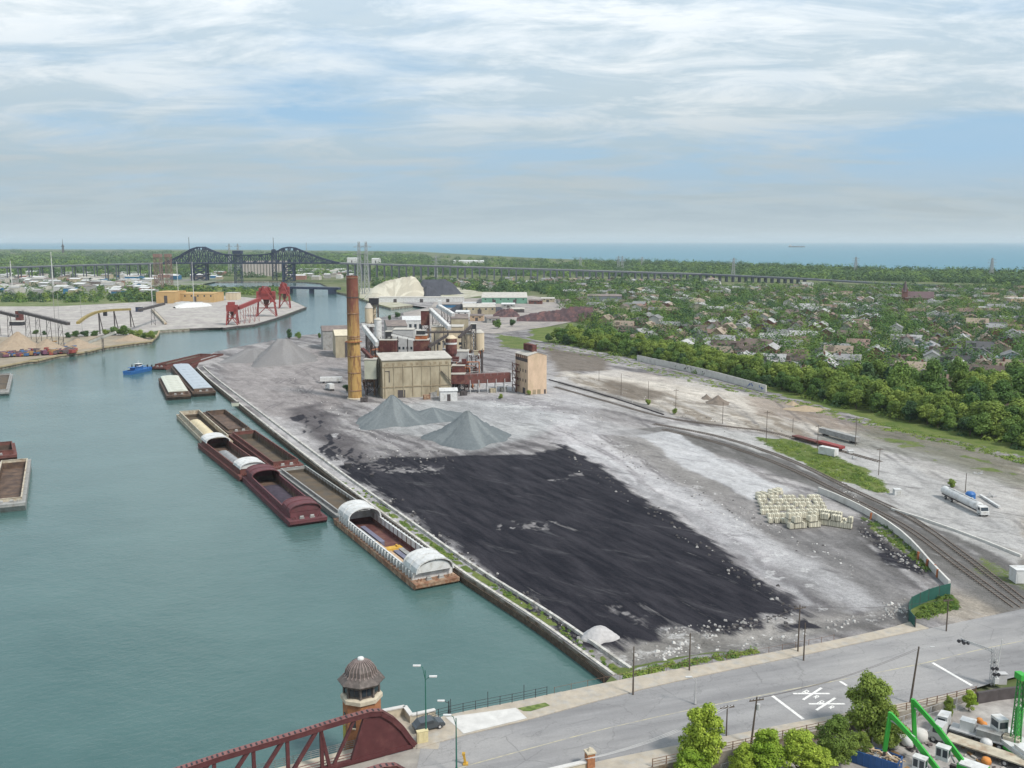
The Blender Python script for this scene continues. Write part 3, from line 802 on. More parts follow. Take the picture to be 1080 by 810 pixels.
soft_ground('scrapyard_ground', [(640, 870), (700, 812), (800, 788), (900, 765), (1000, 742), (1060, 728), (1500, 690), (1500, 900)], (0.27, 0.25, 0.235), (0.36, 0.34, 0.32), None, 2.012, 0.12)
# ================================================================ quay furniture, barges, bridge
m_timber = mat('dark_timber', (0.075, 0.055, 0.04), 0.9, 0.3, 1.2, col2=(0.13, 0.10, 0.07), amt=0.4, scale2=0.8)
m_cop = mat('coping', (0.52, 0.50, 0.46), 0.9, 0.22, 1.0, col2=(0.28, 0.26, 0.22), amt=0.45, scale2=0.6)
def offs(P, d):
    out = []
    for k, p in enumerate(P):
        a = P[max(0, k - 1)]; b = P[min(len(P) - 1, k + 1)]
        t = Vector((b[0] - a[0], b[1] - a[1], 0)).normalized()
        out.append(Vector((p[0] + t.y * d, p[1] - t.x * d, 0)))
    return out
qp = [Vector((p.x, p.y, 0)) for p in catmull([(x, y, 0) for x, y in QUAY], 10)]
qw = thing('quay_wall', 'long weathered timber and concrete quay wall running beside the barges', 'quay wall', tuple(qp[0]))
def ribbon(P, d0, d1, z0, z1, m, name):
    a, b = offs(P, d0), offs(P, d1)
    mb = MB()
    for k in range(len(P) - 1):
        v = [(a[k].x, a[k].y), (a[k + 1].x, a[k + 1].y), (b[k + 1].x, b[k + 1].y), (b[k].x, b[k].y)]
        mb.prism(v, z0, z1)
    return mb.build(name, m, qw, world=qp[0])
ribbon(qp, 0.25, 0.85, 1.5, 2.25, m_cop, 'coping')
ribbon(qp, -0.35, -0.02, -0.7, 1.35, m_timber, 'fender')
ribbon(qp, 3.7, 4.3, 1.9, 2.75, mat('chalky_concrete', (0.50, 0.49, 0.46), 0.9, 0.2, 0.8, col2=(0.27, 0.25, 0.22), amt=0.45, scale2=0.5), 'inner_kerb')
m_rust = mat('rust_hull', (0.20, 0.10, 0.06), 0.85, 0.25, 0.8, col2=(0.36, 0.27, 0.19), amt=0.45, scale2=0.6)
m_mar = mat('maroon_paint', (0.12, 0.042, 0.048), 0.7, 0.2, 0.6, col2=(0.085, 0.045, 0.045), amt=0.4, scale2=0.5)
m_red = mat('red_oxide', (0.135, 0.052, 0.045), 0.8, 0.25, 0.6, col2=(0.10, 0.06, 0.05), amt=0.4, scale2=0.5)
m_wht = mat('weathered_white', (0.55, 0.555, 0.55), 0.6, 0.14, 0.6, col2=(0.33, 0.31, 0.27), amt=0.36, scale2=0.7)
m_brn = mat('dark_brown_hold', (0.085, 0.06, 0.05), 0.9, 0.3, 0.4, col2=(0.15, 0.10, 0.07), amt=0.45, scale2=0.35)
m_brn2 = mat('brown_ore', (0.12, 0.09, 0.06), 0.95, 0.3, 0.5, col2=(0.07, 0.06, 0.05), amt=0.5, scale2=0.25)
m_gry = mat('grey_steel', (0.28, 0.28, 0.27), 0.7, 0.2, 0.6, col2=(0.17, 0.14, 0.12), amt=0.35, scale2=0.5)
m_grav = mat('grey_gravel', (0.25, 0.26, 0.27), 0.95, 0.15, 0.8, bump=0.3)
m_purp = mat('dark_coke', (0.05, 0.04, 0.055), 0.95, 0.25, 0.6, bump=0.3)
m_sand = mat('pale_sand', (0.55, 0.48, 0.33), 0.95, 0.15, 0.8, bump=0.2)
m_maroon_hold = mat('maroon_hold', (0.10, 0.04, 0.038), 0.85, 0.25, 0.4, col2=(0.20, 0.11, 0.08), amt=0.4, scale2=0.3)
m_tan = mat('tan_hull', (0.42, 0.38, 0.30), 0.85, 0.2, 0.7, col2=(0.25, 0.15, 0.09), amt=0.4, scale2=0.5)
m_yelp = mat('yellow_steel', (0.50, 0.30, 0.05), 0.7, 0.2, 0.8)
m_tanbr = mat('tan_beam', (0.42, 0.30, 0.2), 0.8, 0.2, 0.8)
m_bluest = mat('blue_grey_steel', (0.14, 0.14, 0.19), 0.6, 0.2, 0.8)
m_rope = mat('rope', (0.3, 0.27, 0.2), 0.9, 0.1, 1)
def barge(label, A, B, C, mh, mc, mi, deck=1.7, coam=1.7, width=None, length=None, covers=(), mcov=m_wht, cargo=None, closed=None, ribs=False, group='hopper barges moored on the river', grey_end=False, name='barge', floor=0.5, single_end=False):
    a, b, c = G(*A, deck), G(*B, deck), G(*C, deck)
    d = Vector((c.x - a.x, c.y - a.y, 0)); Ln = length or d.length; d.normalize()
    r = Vector((d.y, -d.x, 0))
    Wd = width or (b - a).dot(r)
    rz = math.atan2(d.y, d.x)
    root = thing(name, label, 'barge', (a.x + r.x * Wd / 2, a.y + r.y * Wd / 2, 0), rz, group)
    hw = Wd / 2; mg = 1.15; e0, e1 = 3.2, Ln - 3.2
    h = MB()
    prof = [(0, deck), (0, deck - 0.9), (1.6, -0.7), (Ln - 1.6, -0.7), (Ln, deck - 0.9), (Ln, deck)]
    n = len(prof)
    vs = [(x, -hw, z) for x, z in prof] + [(x, hw, z) for x, z in prof]
    h.mesh(vs, [tuple(range(n)), tuple(range(2 * n - 1, n - 1, -1))] + [(k, n + k, n + (k + 1) % n, (k + 1) % n) for k in range(n - 1)])
    if closed:
        h.mesh([(0, -hw, deck), (Ln, -hw, deck), (Ln, hw, deck), (0, hw, deck)], [(0, 1, 2, 3)])
    else:
        for x0, x1, y0, y1 in ((0, e0, -hw, hw), (e1, Ln, -hw, hw), (e0, e1, -hw, -hw + mg), (e0, e1, hw - mg, hw)):
            h.mesh([(x0, y0, deck), (x1, y0, deck), (x1, y1, deck), (x0, y1, deck)], [(0, 1, 2, 3)])
    h.box((Ln / 2, -hw - .04, deck - .15), (Ln, .12, .22)); h.box((Ln / 2, hw + .04, deck - .15), (Ln, .12, .22))
    for xx in (0.03,  Ln - 0.03): h.box((xx, 0, deck - .15), (.16, Wd, .25))
    h.build('hull', mh, root)
    iw = hw - mg
    if closed:
        cv = MB(); nseg = 9
        cv.box((Ln / 2, 0, deck + coam / 2), (e1 - e0, iw * 2, coam)); cv.build('coaming', mc, root)
        st = (e1 - e0) / nseg
        for k in range(nseg):
            q = MB(); x0, x1 = e0 + k * st + .04, e0 + (k + 1) * st - .04
            pr = [(-iw - .15, deck + coam), (-iw * .8, deck + coam + .35), (0, deck + coam + .55), (iw * .8, deck + coam + .35), (iw + .15, deck + coam)]
            vv = [(x0, y, z + .003) for y, z in pr] + [(x1, y, z + .003) for y, z in pr]
            q.mesh(vv, [(i + 1, i, 5 + i, 6 + i) for i in range(4)] + [(0, 1, 2, 3, 4), (9, 8, 7, 6, 5), (0, 4, 9, 5)])
            q.box(((x0 + x1) / 2, 0, deck + coam + .58), (.5, iw * 1.2, .08))
            q.build('hatch_cover', closed, root)
    else:
        hd = MB()
        fl, t = floor, .18
        hd.mesh([(e0, -iw, fl), (e1, -iw, fl), (e1, iw, fl), (e0, iw, fl), (e0, -iw, deck), (e1, -iw, deck), (e1, iw, deck), (e0, iw, deck)],
                [(0, 1, 2, 3), (0, 4, 5, 1), (1, 5, 6, 2), (2, 6, 7, 3), (3, 7, 4, 0)])
        for k in range(int((e1 - e0) / 3)):
            for s_ in (-1, 1): hd.box((e0 + 1.5 + k * 3, s_ * (iw - .06), (fl + deck + coam) / 2), (.16, .12, deck + coam - fl))
        hd.build('hold', mi, root)
        cm = MB()
        for s_ in (-1, 1):
            cm.box((Ln / 2, s_ * (iw + t / 2), deck + coam / 2), (e1 - e0 + 2 * t, t, coam))
            cm.box((Ln / 2, s_ * (iw + t / 2 + .06), deck + coam + .04), (e1 - e0 + .6, .42, .1))
        for xx in (e0 - t / 2, e1 + t / 2):
            cm.box((xx, 0, deck + coam / 2), (t, iw * 2, coam)); cm.box((xx, 0, deck + coam + .045), (.42, iw * 2 + .2, .1))
        if ribs:
            k = e0
            while k < e1:
                for s_ in (-1, 1): cm.box((k, s_ * (iw + t + .3), deck + coam * .5), (.3, .6, coam * .98))
                k += 1.9
        cm.build('coaming', mc, root)
    for (x0, x1, hh) in covers:
        q = MB(); ns = 10
        x0, x1 = (x0 if x0 >= 0 else Ln + x0), (x1 if x1 >= 0 else Ln + x1)
        zb = deck + coam + .1
        arc = [(-math.cos(math.pi * k / ns) * (iw + .35), zb + math.sin(math.pi * k / ns) ** .8 * hh) for k in range(ns + 1)]
        o = [(x0, y, z) for y, z in arc] + [(x1, y, z) for y, z in arc]
        q.mesh(o, [(i, i + 1, ns + 2 + i, ns + 1 + i) for i in range(ns)])
        inn = [(x, y * .965, zb + (z - zb) * .95) for x, y, z in o]
        q.mesh(inn, [(i, ns + 1 + i, ns + 2 + i, i + 1) for i in range(ns)])
        xe = x0 + .35 if x0 < Ln / 2 else x1 - .35
        e = [(xe, y * .9, zb + (z - zb) * .80) for y, z in arc]
        q.mesh(e + [(xe + .1, y, z) for _, y, z in e], [tuple(range(ns + 1)), tuple(range(2 * ns + 1, ns, -1))])
        for xx in (x0, x1, (x0 + x1) / 2):
            for i in range(ns):
                q.bar((xx, arc[i][0], arc[i][1]), (xx, arc[i + 1][0], arc[i + 1][1]), .34, .28)
        q.build('rolling_cover', mcov, root)
    for xx in (1.5, Ln - 1.5):
        for yy in (-hw + 1.6, hw - 1.6):
            q = MB()
            q.cyl((xx, yy - .35, deck), (xx, yy - .35, deck + .65), .17, n=8); q.cyl((xx, yy + .35, deck), (xx, yy + .35, deck + .65), .17, n=8)
            q.box((xx, yy, deck + .06), (.6, 1.3, .1)); q.build('mooring_bitt', mh, root)
    for k_ in range(4):
        q = MB(); xx, yy = (1.7 if k_ < 2 else Ln - 1.7), (-1 if k_ % 2 else 1) * hw * .28
        q.cyl((xx, yy - .5, deck + .45), (xx, yy + .5, deck + .45), .34, n=10); q.box((xx, yy, deck + .12), (.9, 1.3, .24)); q.build('winch', m_gry, root)
    if cargo: cargo(root, Ln, iw, e0, e1, deck)
    return root
def heap_cargo(m, x0, x1, base, top, wf=.95):
    def f(root, Ln, iw, e0, e1, deck):
        q = MB(); n = 26; k = 10; lx = e1 - e0
        vs = []
        for i in range(n + 1):
            t = i / n
            for j in range(k + 1):
                s_ = j / k * 2 - 1
                z = base + (top - base) * min(1, math.sin(math.pi * t) * 2.2) * (1 - abs(s_) ** 1.6) * (0.85 + .15 * math.sin(i * 1.9)) + rnd.uniform(-.05, .05)
                vs.append((e0 + lx * (x0 + (x1 - x0) * t), s_ * iw * wf, z))
        q.mesh(vs, [(i * (k + 1) + j, (i + 1) * (k + 1) + j, (i + 1) * (k + 1) + j + 1, i * (k + 1) + j + 1) for i in range(n) for j in range(k)])
        o = q.build('bulk_cargo', m, None, smooth=True)
        o.matrix_world = Matrix.Translation(root.location) @ Matrix.Rotation(root.rotation_euler.z, 4, 'Z')
        o.name = 'bulk_cargo'
        nm = m.name.replace('_', ' ')
        tag(o, 'long mound of ' + nm + ' lying in the hold of the ' + root['label'].split(' barge')[0] + ' barge', 'cargo')
    return f
b_white = barge('white hopper barge nearest the camera with a white arched cover at each end', (438.6, 617), (484.9, 608.6), (351.6, 546.5), m_rust, m_wht, m_maroon_hold, deck=1.5, coam=1.7, width=10.7,
      covers=((1.5, 9.0, 3.0), (-10.5, -2.0, 3.0)), ribs=True)
b_mar = barge('maroon barge with maroon arched covers, moored against the brown ore barge', (305.8, 550.5), (346.7, 544.5), (255, 502), m_mar, m_mar, m_brn, width=10.4,
      covers=((3.0, 10.5, 2.0), (-11, -2.5, 2.0)), mcov=m_mar, cargo=heap_cargo(m_purp, .14, .84, .5, 1.9))
barge('open barge with brown ore lining its hold, between the quay and the maroon barge', (357, 545), (395, 537), (291, 495.5), m_gry, m_gry, m_brn2, deck=1.6, coam=.9, width=10.2, floor=.7)
barge('rusty red barge with two white arched covers over its grey gravel', (253, 503), (282, 494), (208.5, 467.5), m_red, m_red, m_brn, width=10.2,
      covers=((2.5, 10.5, 2.0), (-10.5, -2.0, 2.0)), cargo=heap_cargo(m_grav, .18, .80, .6, 2.4, .6))
barge('open rusty red barge with a bare brown hold, tied to the quay', (288, 493.5), (318, 487), (241, 458), m_red, m_red, m_brn2, deck=2.3, coam=1.2, width=10.4, floor=.5)
barge('tan barge carrying two pale sand heaps, outermost of its row', (217, 468), (245, 463), (186, 437), m_tan, m_tan, m_brn2, width=10.0, cargo=heap_cargo(m_sand, .2, .85, .7, 2.6, .7))
barge('dark brown open barge against the quay behind the red one', (240.5, 456.5), (264, 452.5), (214, 434.5), m_brn, m_brn, m_brn, deck=1.6, coam=.8, width=10.0)
m_hat1 = mat('cream_hatch', (0.50, 0.51, 0.44), 0.6, 0.1, 0.5, col2=(0.38, 0.37, 0.3), amt=0.3, scale2=0.3)
m_hat2 = mat('blue_grey_hatch', (0.36, 0.40, 0.44), 0.5, 0.1, 0.5, col2=(0.28, 0.3, 0.32), amt=0.3, scale2=0.3)
barge('covered barge with cream hatch covers, outer one of the covered pair', (176, 417.5), (201.5, 416.5), (167, 399), m_brn, m_brn, m_brn, deck=2.4, coam=1.3, width=11.2, closed=m_hat1)
barge('covered barge with blue grey hatch covers, next to the quay', (203, 414), (226, 413), (180, 386.5), m_brn, m_brn, m_brn, deck=2.4, coam=1.3, width=11.2, closed=m_hat2)
barge('red barge with rusty scrap in its hold, pushed by the blue tug', (159, 387), (166, 390), (212, 374.5), m_red, m_red, m_brn2, deck=1.8, coam=1.3, width=9.5, cargo=heap_cargo(m_brn2, .05, .9, 1.2, 3.2))
barge('narrow red barge beside the shore, inner one of the pushed pair', (188, 385.5), (195, 388), (226, 374.5), m_red, m_red, m_brn2, deck=1.8, coam=1.3, width=8.5)
barge('grey barge full of gravel, cut by the left edge of the photo, farther one', (-22, 415), (8, 414.5), (-14, 396), m_gry, m_gry, m_brn, deck=2.0, coam=.9, width=13, cargo=heap_cargo(m_brn2, .02, .98, 1.9, 2.9))
barge('open barge with ochre stains on its grey sides at the left edge of the photo', (-14, 534), (27.8, 530), (-1, 487), m_gry, m_tan, m_brn, deck=2.6, coam=.9, width=9.7, floor=.6)
barge('red barge behind the grey open one, mostly outside the left edge of the photo', (-30, 484), (8, 482), (-30, 471), m_red, m_red, m_brn, deck=2.2, coam=1.2, width=14)
def in_barge(root, mb, name, m, label, cat, group):
    o = mb.build(name, m); o.matrix_world = Matrix.Translation(root.location) @ Matrix.Rotation(root.rotation_euler.z, 4, 'Z')
    return tag(o, label, cat, group)
for k, (x0, x1, y, m_, z, lb) in enumerate([(32, 47, 1.0, m_bluest, 1.1, 'long blue grey steel box beam in the hold of the white barge'), (34, 46, 2.6, m_gry, .9, 'grey steel beam nearest the river side in the white barge'),
        (27, 34, 2.4, m_tanbr, .8, 'tan beam beside the yellow frame, far end of it in the white barge'), (13, 25, 2.0, m_tanbr, .8, 'tan beam lying by the near yellow frame in the white barge'),
        (12.5, 25, .2, m_bluest, .8, 'dark steel beam in the middle of the white barge hold'), (12.5, 26, -1.5, m_gry, .8, 'grey steel beam toward the quay side of the white barge hold')]):
    q = MB(); q.box(((x0 + x1) / 2, y, .5 + z / 2), (x1 - x0, 1.0, z)); q.box(((x0 + x1) / 2, y, .5 + z + .05), (x1 - x0, 1.3, .1)); q.box(((x0 + x1) / 2, y, .56), (x1 - x0, 1.3, .1))
    in_barge(b_white, q, 'steel_beam', m_, lb, 'beam', 'steel beams loaded in the white barge')
for x, lb in ((28.5, 'yellow steel frame crossing the middle of the white barge hold'), (13.0, 'yellow steel frame near the near arched cover of the white barge')):
    q = MB(); q.box((x, .6, .75), (2.2, 6.5, .45)); q.box((x - 1.5, .6, .7), (.4, 6.5, .35)); q.box((x + .2, -1.6, 1.15), (1.4, .4, .4)); q.box((x + .2, 2.6, 1.15), (1.4, .4, .4))
    in_barge(b_white, q, 'crane_mat', m_yelp, lb, 'frame', 'yellow frames in the white barge')
def boat(label, A, B, mh, name='tugboat', cat='boat', sc=1.0):
    a, b = G(*A, 1.0), G(*B, 1.0); d = Vector((b.x - a.x, b.y - a.y, 0)); Ln = d.length; rz = math.atan2(d.y, d.x)
    root = thing(name, label, cat, (a.x, a.y, 0), rz)
    h = MB(); w = 3.6 * sc
    pl = [(0, -w), (Ln * .8, -w), (Ln * .95, -w * .8), (Ln, -w * .5), (Ln, w * .5), (Ln * .95, w * .8), (Ln * .8, w), (0, w)]
    n = len(pl)
    h.mesh([(x, y * .85, -.7) for x, y in pl] + [(x, y, 1.6) for x, y in pl] + [(x, y, 2.1) for x, y in pl] + [(x * .985 + .1, y * .93, 2.1) for x, y in pl] + [(x * .985 + .1, y * .93, 1.65) for x, y in pl],
           [(k + r_ * n, (k + 1) % n + r_ * n, (k + 1) % n + (r_ + 1) * n, k + (r_ + 1) * n) for k in range(n) for r_ in range(4)] + [tuple(range(4 * n, 5 * n))])
    h.build('hull', mh, root)
    q = MB(); q.box((Ln * .42, 0, 2.6), (Ln * .36, w * 1.2, 1.9)); q.box((Ln * .42, 0, 3.6), (Ln * .54, w * 1.45, .15)); q.build('deckhouse', mh, root)
    q = MB(); q.box((Ln * .5, 0, 4.4), (Ln * .12, w * .95, 1.6)); q.box((Ln * .5, 0, 5.22), (Ln * .2, w * 1.1, .14)); wh = q.build('wheelhouse', m_wht, root)
    q = MB(); q.box((Ln * .5, 0, 4.6), (Ln * .122, w * .955, .6)); q.build('window_band', m_glass, wh)
    for s_ in (-1, 1):
        q = MB(); q.cyl((Ln * .3, s_ * 1.2, 3.5), (Ln * .3, s_ * 1.2, 5.2), .35, .3, 10); q.build('funnel', m_black, root)
    q = MB(); q.cyl((Ln * .5, 0, 5.2), (Ln * .5, 0, 7.4), .09, .05, 6); q.bar((Ln * .5, -.8, 6.6), (Ln * .5, .8, 6.6), .07); q.build('mast', m_wht, root)
    for s_ in (-1, 1):
        q = MB(); q.box((Ln - .1, s_ * 1.5, 2.0), (.6, .7, 2.6)); q.build('push_knee', m_black, root)
    return root
m_glass = mat('dark_glass', (0.03, 0.04, 0.05), 0.15, 0.1, 1, spec=0.6)
m_black = mat('black_steel', (0.03, 0.03, 0.035), 0.6, 0.2, 1)
m_blue = mat('blue_hull', (0.03, 0.12, 0.33), 0.5, 0.15, 0.8)
boat('bright blue push tug behind the red barges on the river', (134, 393.5), (158, 388.5), m_blue, sc=.8)
boat('small white workboat tied to the shore under the steep bank behind the skyway river mouth', (396, 316), (405, 319.5), m_wht, name='workboat', sc=.9)
# ================================================================ bascule bridge trusses and bridge house
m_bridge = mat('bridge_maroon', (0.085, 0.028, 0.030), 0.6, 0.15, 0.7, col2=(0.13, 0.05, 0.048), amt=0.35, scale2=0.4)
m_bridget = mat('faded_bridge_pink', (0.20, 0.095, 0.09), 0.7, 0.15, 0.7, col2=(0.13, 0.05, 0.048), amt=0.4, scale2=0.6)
p0 = G(437, 787, 5.6); p1 = G(345, 811.5, 5.6)
bd = Vector((p1.x - p0.x, p1.y - p0.y, 0)).normalized()
bn = Vector((-bd.y, bd.x, 0))
if bn.y > 0: bn = -bn                 # toward the camera
def on(u, v): 
    q = ONPL(u, v, p0, bd); return ((Vector((q.x, q.y, 0)) - Vector((p0.x, p0.y, 0))).dot(bd), q.z - 5.6)
top = [on(*q) for q in [(432, 779), (424, 768), (414, 758.5), (402, 751.5), (390, 752), (368, 758), (345, 765), (320, 773), (296, 780), (262, 790), (232, 799), (205, 808), (178, 817)]]
def truss(root_loc, label):
    root = thing('bridge_truss', label, 'bridge truss', root_loc, math.atan2(bd.y, bd.x), 'steel trusses of the lifting bridge')
    Lx = top[-1][0]
    T_ = [(0.0, 0.3)] + top
    q = MB()
    for a, b in zip(T_, T_[1:]): q.bar((a[0], 0, a[1]), (b[0], 0, b[1]), .8, .75)
    q.mi = 1
    for a, b in zip(T_[4:], T_[5:]):
        m_ = int(math.hypot(b[0] - a[0], b[1] - a[1]) / .62)
        for j in range(m_):
            t = (j + .5) / m_
            if (j // 6) % 2 == 0: q.box((a[0] + (b[0] - a[0]) * t, .1, a[1] + (b[1] - a[1]) * t + .46), (.2, .6, .1))
    q.build('top_chord', [m_bridge, m_black], root)
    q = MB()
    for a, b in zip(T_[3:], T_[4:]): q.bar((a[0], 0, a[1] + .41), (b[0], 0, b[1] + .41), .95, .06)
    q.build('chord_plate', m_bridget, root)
    q = MB(); q.bar((0, 0, .2), (Lx, 0, .2), .6, .6); q.build('bottom_chord', m_bridge, root)
    q = MB()                                   # solid curved end plate
    xs_ = on(371, 786)[0]
    pl = [(0.0, .3)] + [t for t in top if t[0] < on(386, 760)[0]] + [(on(383, 763)[0], on(383, 763)[1]), (xs_, 0.3)]
    n = len(pl)
    q.mesh([(x, -.12, z) for x, z in pl] + [(x, .12, z) for x, z in pl], [tuple(range(n)), tuple(range(2 * n - 1, n - 1, -1))] + [(k, (k + 1) % n, n + (k + 1) % n, n + k) for k in range(n)])
    q.build('end_plate', m_bridge, root)
    zt = lambda x: float(np.interp(x, [t[0] for t in T_], [t[1] for t in T_]))
    x = xs_; step = 5.0; k = 0
    q0 = (on(386, 760)[0])
    def strut(a, b, w=.42):
        q = MB(); q.bar(a, b, w, w * .9); q.build('strut', m_bridge, root)
    strut((xs_, 0, .3), (q0, 0, zt(q0)), .55)
    strut((xs_ + 2.7, 0, .3), (q0 + 1.5, 0, zt(q0 + 1.5)), .4)
    nodes = [on(*q_)[0] for q_ in ((340, 812), (304, 812), (268, 812), (226, 812))]
    nodes = [n_ for n_ in nodes if n_ < Lx - .5]
    prev = xs_
    strut((nodes[0] - 1.0, 0, .3), (q0 + 6.5, 0, zt(q0 + 6.5)), .5)
    for n_ in nodes:
        strut((n_, 0, .3), (n_, 0, zt(n_)), .5)
        strut((n_ + 4.6, 0, .3), (n_ + .4, 0, zt(n_)), .5)
    q = MB()
    q.bar((3, -.5, 1.1), (Lx, -.5, 1.1), .08); q.bar((3, -.5, .7), (Lx, -.5, .7), .08)
    q.build('handrail', m_bridget, root)
    return root
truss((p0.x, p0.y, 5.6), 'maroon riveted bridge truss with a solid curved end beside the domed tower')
pk = on(402, 751.5)
def peakv(off):
    P_ = Vector((p0.x, p0.y, 5.6)) + bd * (pk[0]) + bn * off; P_.z += pk[1]
    rel = P_ - Vector((0, 0, CAM_H)); dep = rel.y * cp - rel.z * sp
    return 540 + F_PX * rel.x / dep, 405 - F_PX * (rel.y * sp + rel.z * cp) / dep
off = min(np.arange(5, 40, .25), key=lambda o: abs(peakv(o)[1] - 802.5))
shift = 0.0
uu = peakv(off)[0]
shift = -(422 - uu) * .155
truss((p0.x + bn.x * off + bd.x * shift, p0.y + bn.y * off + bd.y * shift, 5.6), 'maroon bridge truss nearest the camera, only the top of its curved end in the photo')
mb = MB()
dz = 5.55
def dp(x, y, z=0): q = Vector((p0.x, p0.y, 0)) + bd * x + bn * y; return (q.x, q.y, z)
mb.mesh([dp(-2, .5, dz), dp(60, .5, dz), dp(60, off - .5, dz), dp(-2, off + 2, dz)], [(0, 1, 2, 3)])
mb.mesh([dp(-2, .5, dz - 1.2), dp(60, .5, dz - 1.2), dp(60, off - .5, dz - 1.2), dp(-2, off + 2, dz - 1.2)], [(3, 2, 1, 0)])
mb.mesh([dp(-2, .5, dz - 1.2), dp(60, .5, dz - 1.2), dp(60, .5, dz), dp(-2, .5, dz)], [(0, 1, 2, 3)])
struct(mb.build('road', mat('bridge_deck', (0.30, 0.28, 0.25), 0.85, 0.15, 0.5, col2=(0.22, 0.2, 0.19), amt=0.4, scale2=0.3)))
fp = MB()
fp.mesh([dp(4, -3.6, 5.6), dp(60, -3.6, 5.6), dp(60, -.4, 5.6), dp(4, -.4, 5.6), dp(4, -3.6, 5.2), dp(60, -3.6, 5.2), dp(60, -.4, 5.2), dp(4, -.4, 5.2)], [(0, 3, 2, 1), (4, 5, 6, 7), (0, 1, 5, 4), (3, 7, 6, 2), (0, 4, 7, 3)])
fw = fp.build('footpath', mat('path_planks', (0.42, 0.38, 0.31), 0.9, 0.15, 1)); struct(fw)
rl = thing('railing', 'grey mesh railing on the outer edge of the bridge footpath', 'railing', dp(4, -3.6, 5.6))
q = MB()
for z in (.3, .6, .9, 1.15): q.bar(dp(4, -3.6, 5.6 + z), dp(60, -3.6, 5.6 + z), .05)
for k in range(45): q.bar(dp(4 + k * 1.25, -3.6, 5.6), dp(4 + k * 1.25, -3.6, 6.8), .06)
q.build('mesh_panel', m_gry, rl, world=rl.location)
tb = G(381, 768, 7.0)
TX, TY = tb.x, tb.y + 1.0
bh = thing('bridge_house', 'octagonal brick bridge tender tower with a ribbed dark copper dome over the river', 'tower', (TX, TY, -.6), math.atan2(bd.y, bd.x) + math.pi / 8)
m_brick = mat('orange_brick', (0.33, 0.145, 0.07), 0.9, 0.18, 3.0, col2=(0.24, 0.11, 0.06), amt=0.4, scale2=1.2)
m_stone = mat('limestone', (0.46, 0.41, 0.32), 0.85, 0.15, 1.5, col2=(0.30, 0.26, 0.2), amt=0.3, scale2=0.8)
m_cop2 = mat('old_copper', (0.085, 0.072, 0.065), 0.6, 0.25, 1.2, col2=(0.17, 0.14, 0.13), amt=0.4, scale2=1.4)
m_ribs = mat('dome_rib', (0.20, 0.16, 0.15), 0.6, 0.2, 1.5)
tz = G(381, 768, 7.0)
def zt_(v, y): return AT(381, v, y).z + .6
zs = lambda v: zt_(v, TY)
zE, zW0, zW1, zT = zs(716.5), zs(730), zs(731), zs(692.5)
r8 = 2.75
q = MB(); q.lathe((0, 0, 0), [(r8 + 1.3, 0), (r8 + 1.3, 3.0), (r8 + .5, 3.3)], 8); q.build('pier', m_quay, bh)
q = MB(); q.lathe((0, 0, 0), [(r8, 3.2), (r8, zW0 - .9)], 8); q.build('brick_wall', m_brick, bh)
q = MB(); q.lathe((0, 0, 0), [(r8 + .02, zW0 - .9), (r8 + .3, zW0 - .75), (r8 + .3, zW0 - .2), (r8 - .1, zW0)], 8); q.build('stone_band', m_stone, bh)
q = MB(); q.lathe((0, 0, 0), [(r8 - .35, zW0), (r8 - .35, zE)], 8); gl = q.build('window_wall', m_cop2, bh)
for k in range(8):
    a0 = 2 * math.pi * k / 8; a1 = a0 + 2 * math.pi / 8
    P0 = Vector((math.cos(a0), math.sin(a0), 0)) * (r8 - .35); P1 = Vector((math.cos(a1), math.sin(a1), 0)) * (r8 - .35)
    nn = ((P0 + P1) / 2).normalized()
    for f0, f1 in ((.12, .46), (.54, .88)):
        A_, B_ = P0.lerp(P1, f0) + nn * .04, P0.lerp(P1, f1) + nn * .04
        z0_, z1_ = zW0 + .35, zE - .3
        w = MB(); w.bar((A_.x, A_.y, (z0_ + z1_) / 2), (B_.x, B_.y, (z0_ + z1_) / 2), .1, z1_ - z0_); wo_ = w.build('window', m_glass, bh)
    w = MB(); w.bar((P0.x * 1.04, P0.y * 1.04, zW0), (P0.x * 1.04, P0.y * 1.04, zE), .3); w.build('corner_post', m_cop2, bh)
    A_, B_ = P0.lerp(P1, .36) * 1.0 + nn * .36, P0.lerp(P1, .64) + nn * .36
    w = MB(); w.bar((A_.x, A_.y, zW0 - 3.4), (B_.x, B_.y, zW0 - 3.4), .12, 1.7); wo_ = w.build('window', m_glass, bh)
    w = MB(); w.bar((A_.x, A_.y, zW0 - 4.35), (B_.x, B_.y, zW0 - 4.35), .35, .2); w.build('sill', m_stone, wo_)
hh = zT - zE
prof = [(r8 + .15, zE - .35), (r8 + .62, zE), (r8 + .7, zE + .18), (r8 - .15, zE + hh * .25), (r8 - .5, zE + hh * .32), (r8 - .62, zE + hh * .50), (r8 - 1.0, zE + hh * .67), (r8 - 1.65, zE + hh * .80), (.5, zE + hh * .87)]
q = MB(); q.lathe((0, 0, 0), prof, 8); dome = q.build('dome', m_cop2, bh)
for k in range(24):
    a = 2 * math.pi * k / 24
    fac = math.cos(math.pi / 8) / math.cos((a % (math.pi / 4)) - math.pi / 8)
    q = MB(); pp = [(math.cos(a) * r * fac * 1.01, math.sin(a) * r * fac * 1.01, z + .03) for r, z in prof[3:]]
    for a_, b_ in zip(pp, pp[1:]): q.bar(a_, b_, .14, .12)
    q.build('rib', m_ribs, dome)
q = MB(); q.lathe((0, 0, 0), [(.5, zE + hh * .87), (.5, zE + hh * .92), (.42, zE + hh * .97), (.1, zT)], 10); q.build('finial', m_wht, bh)
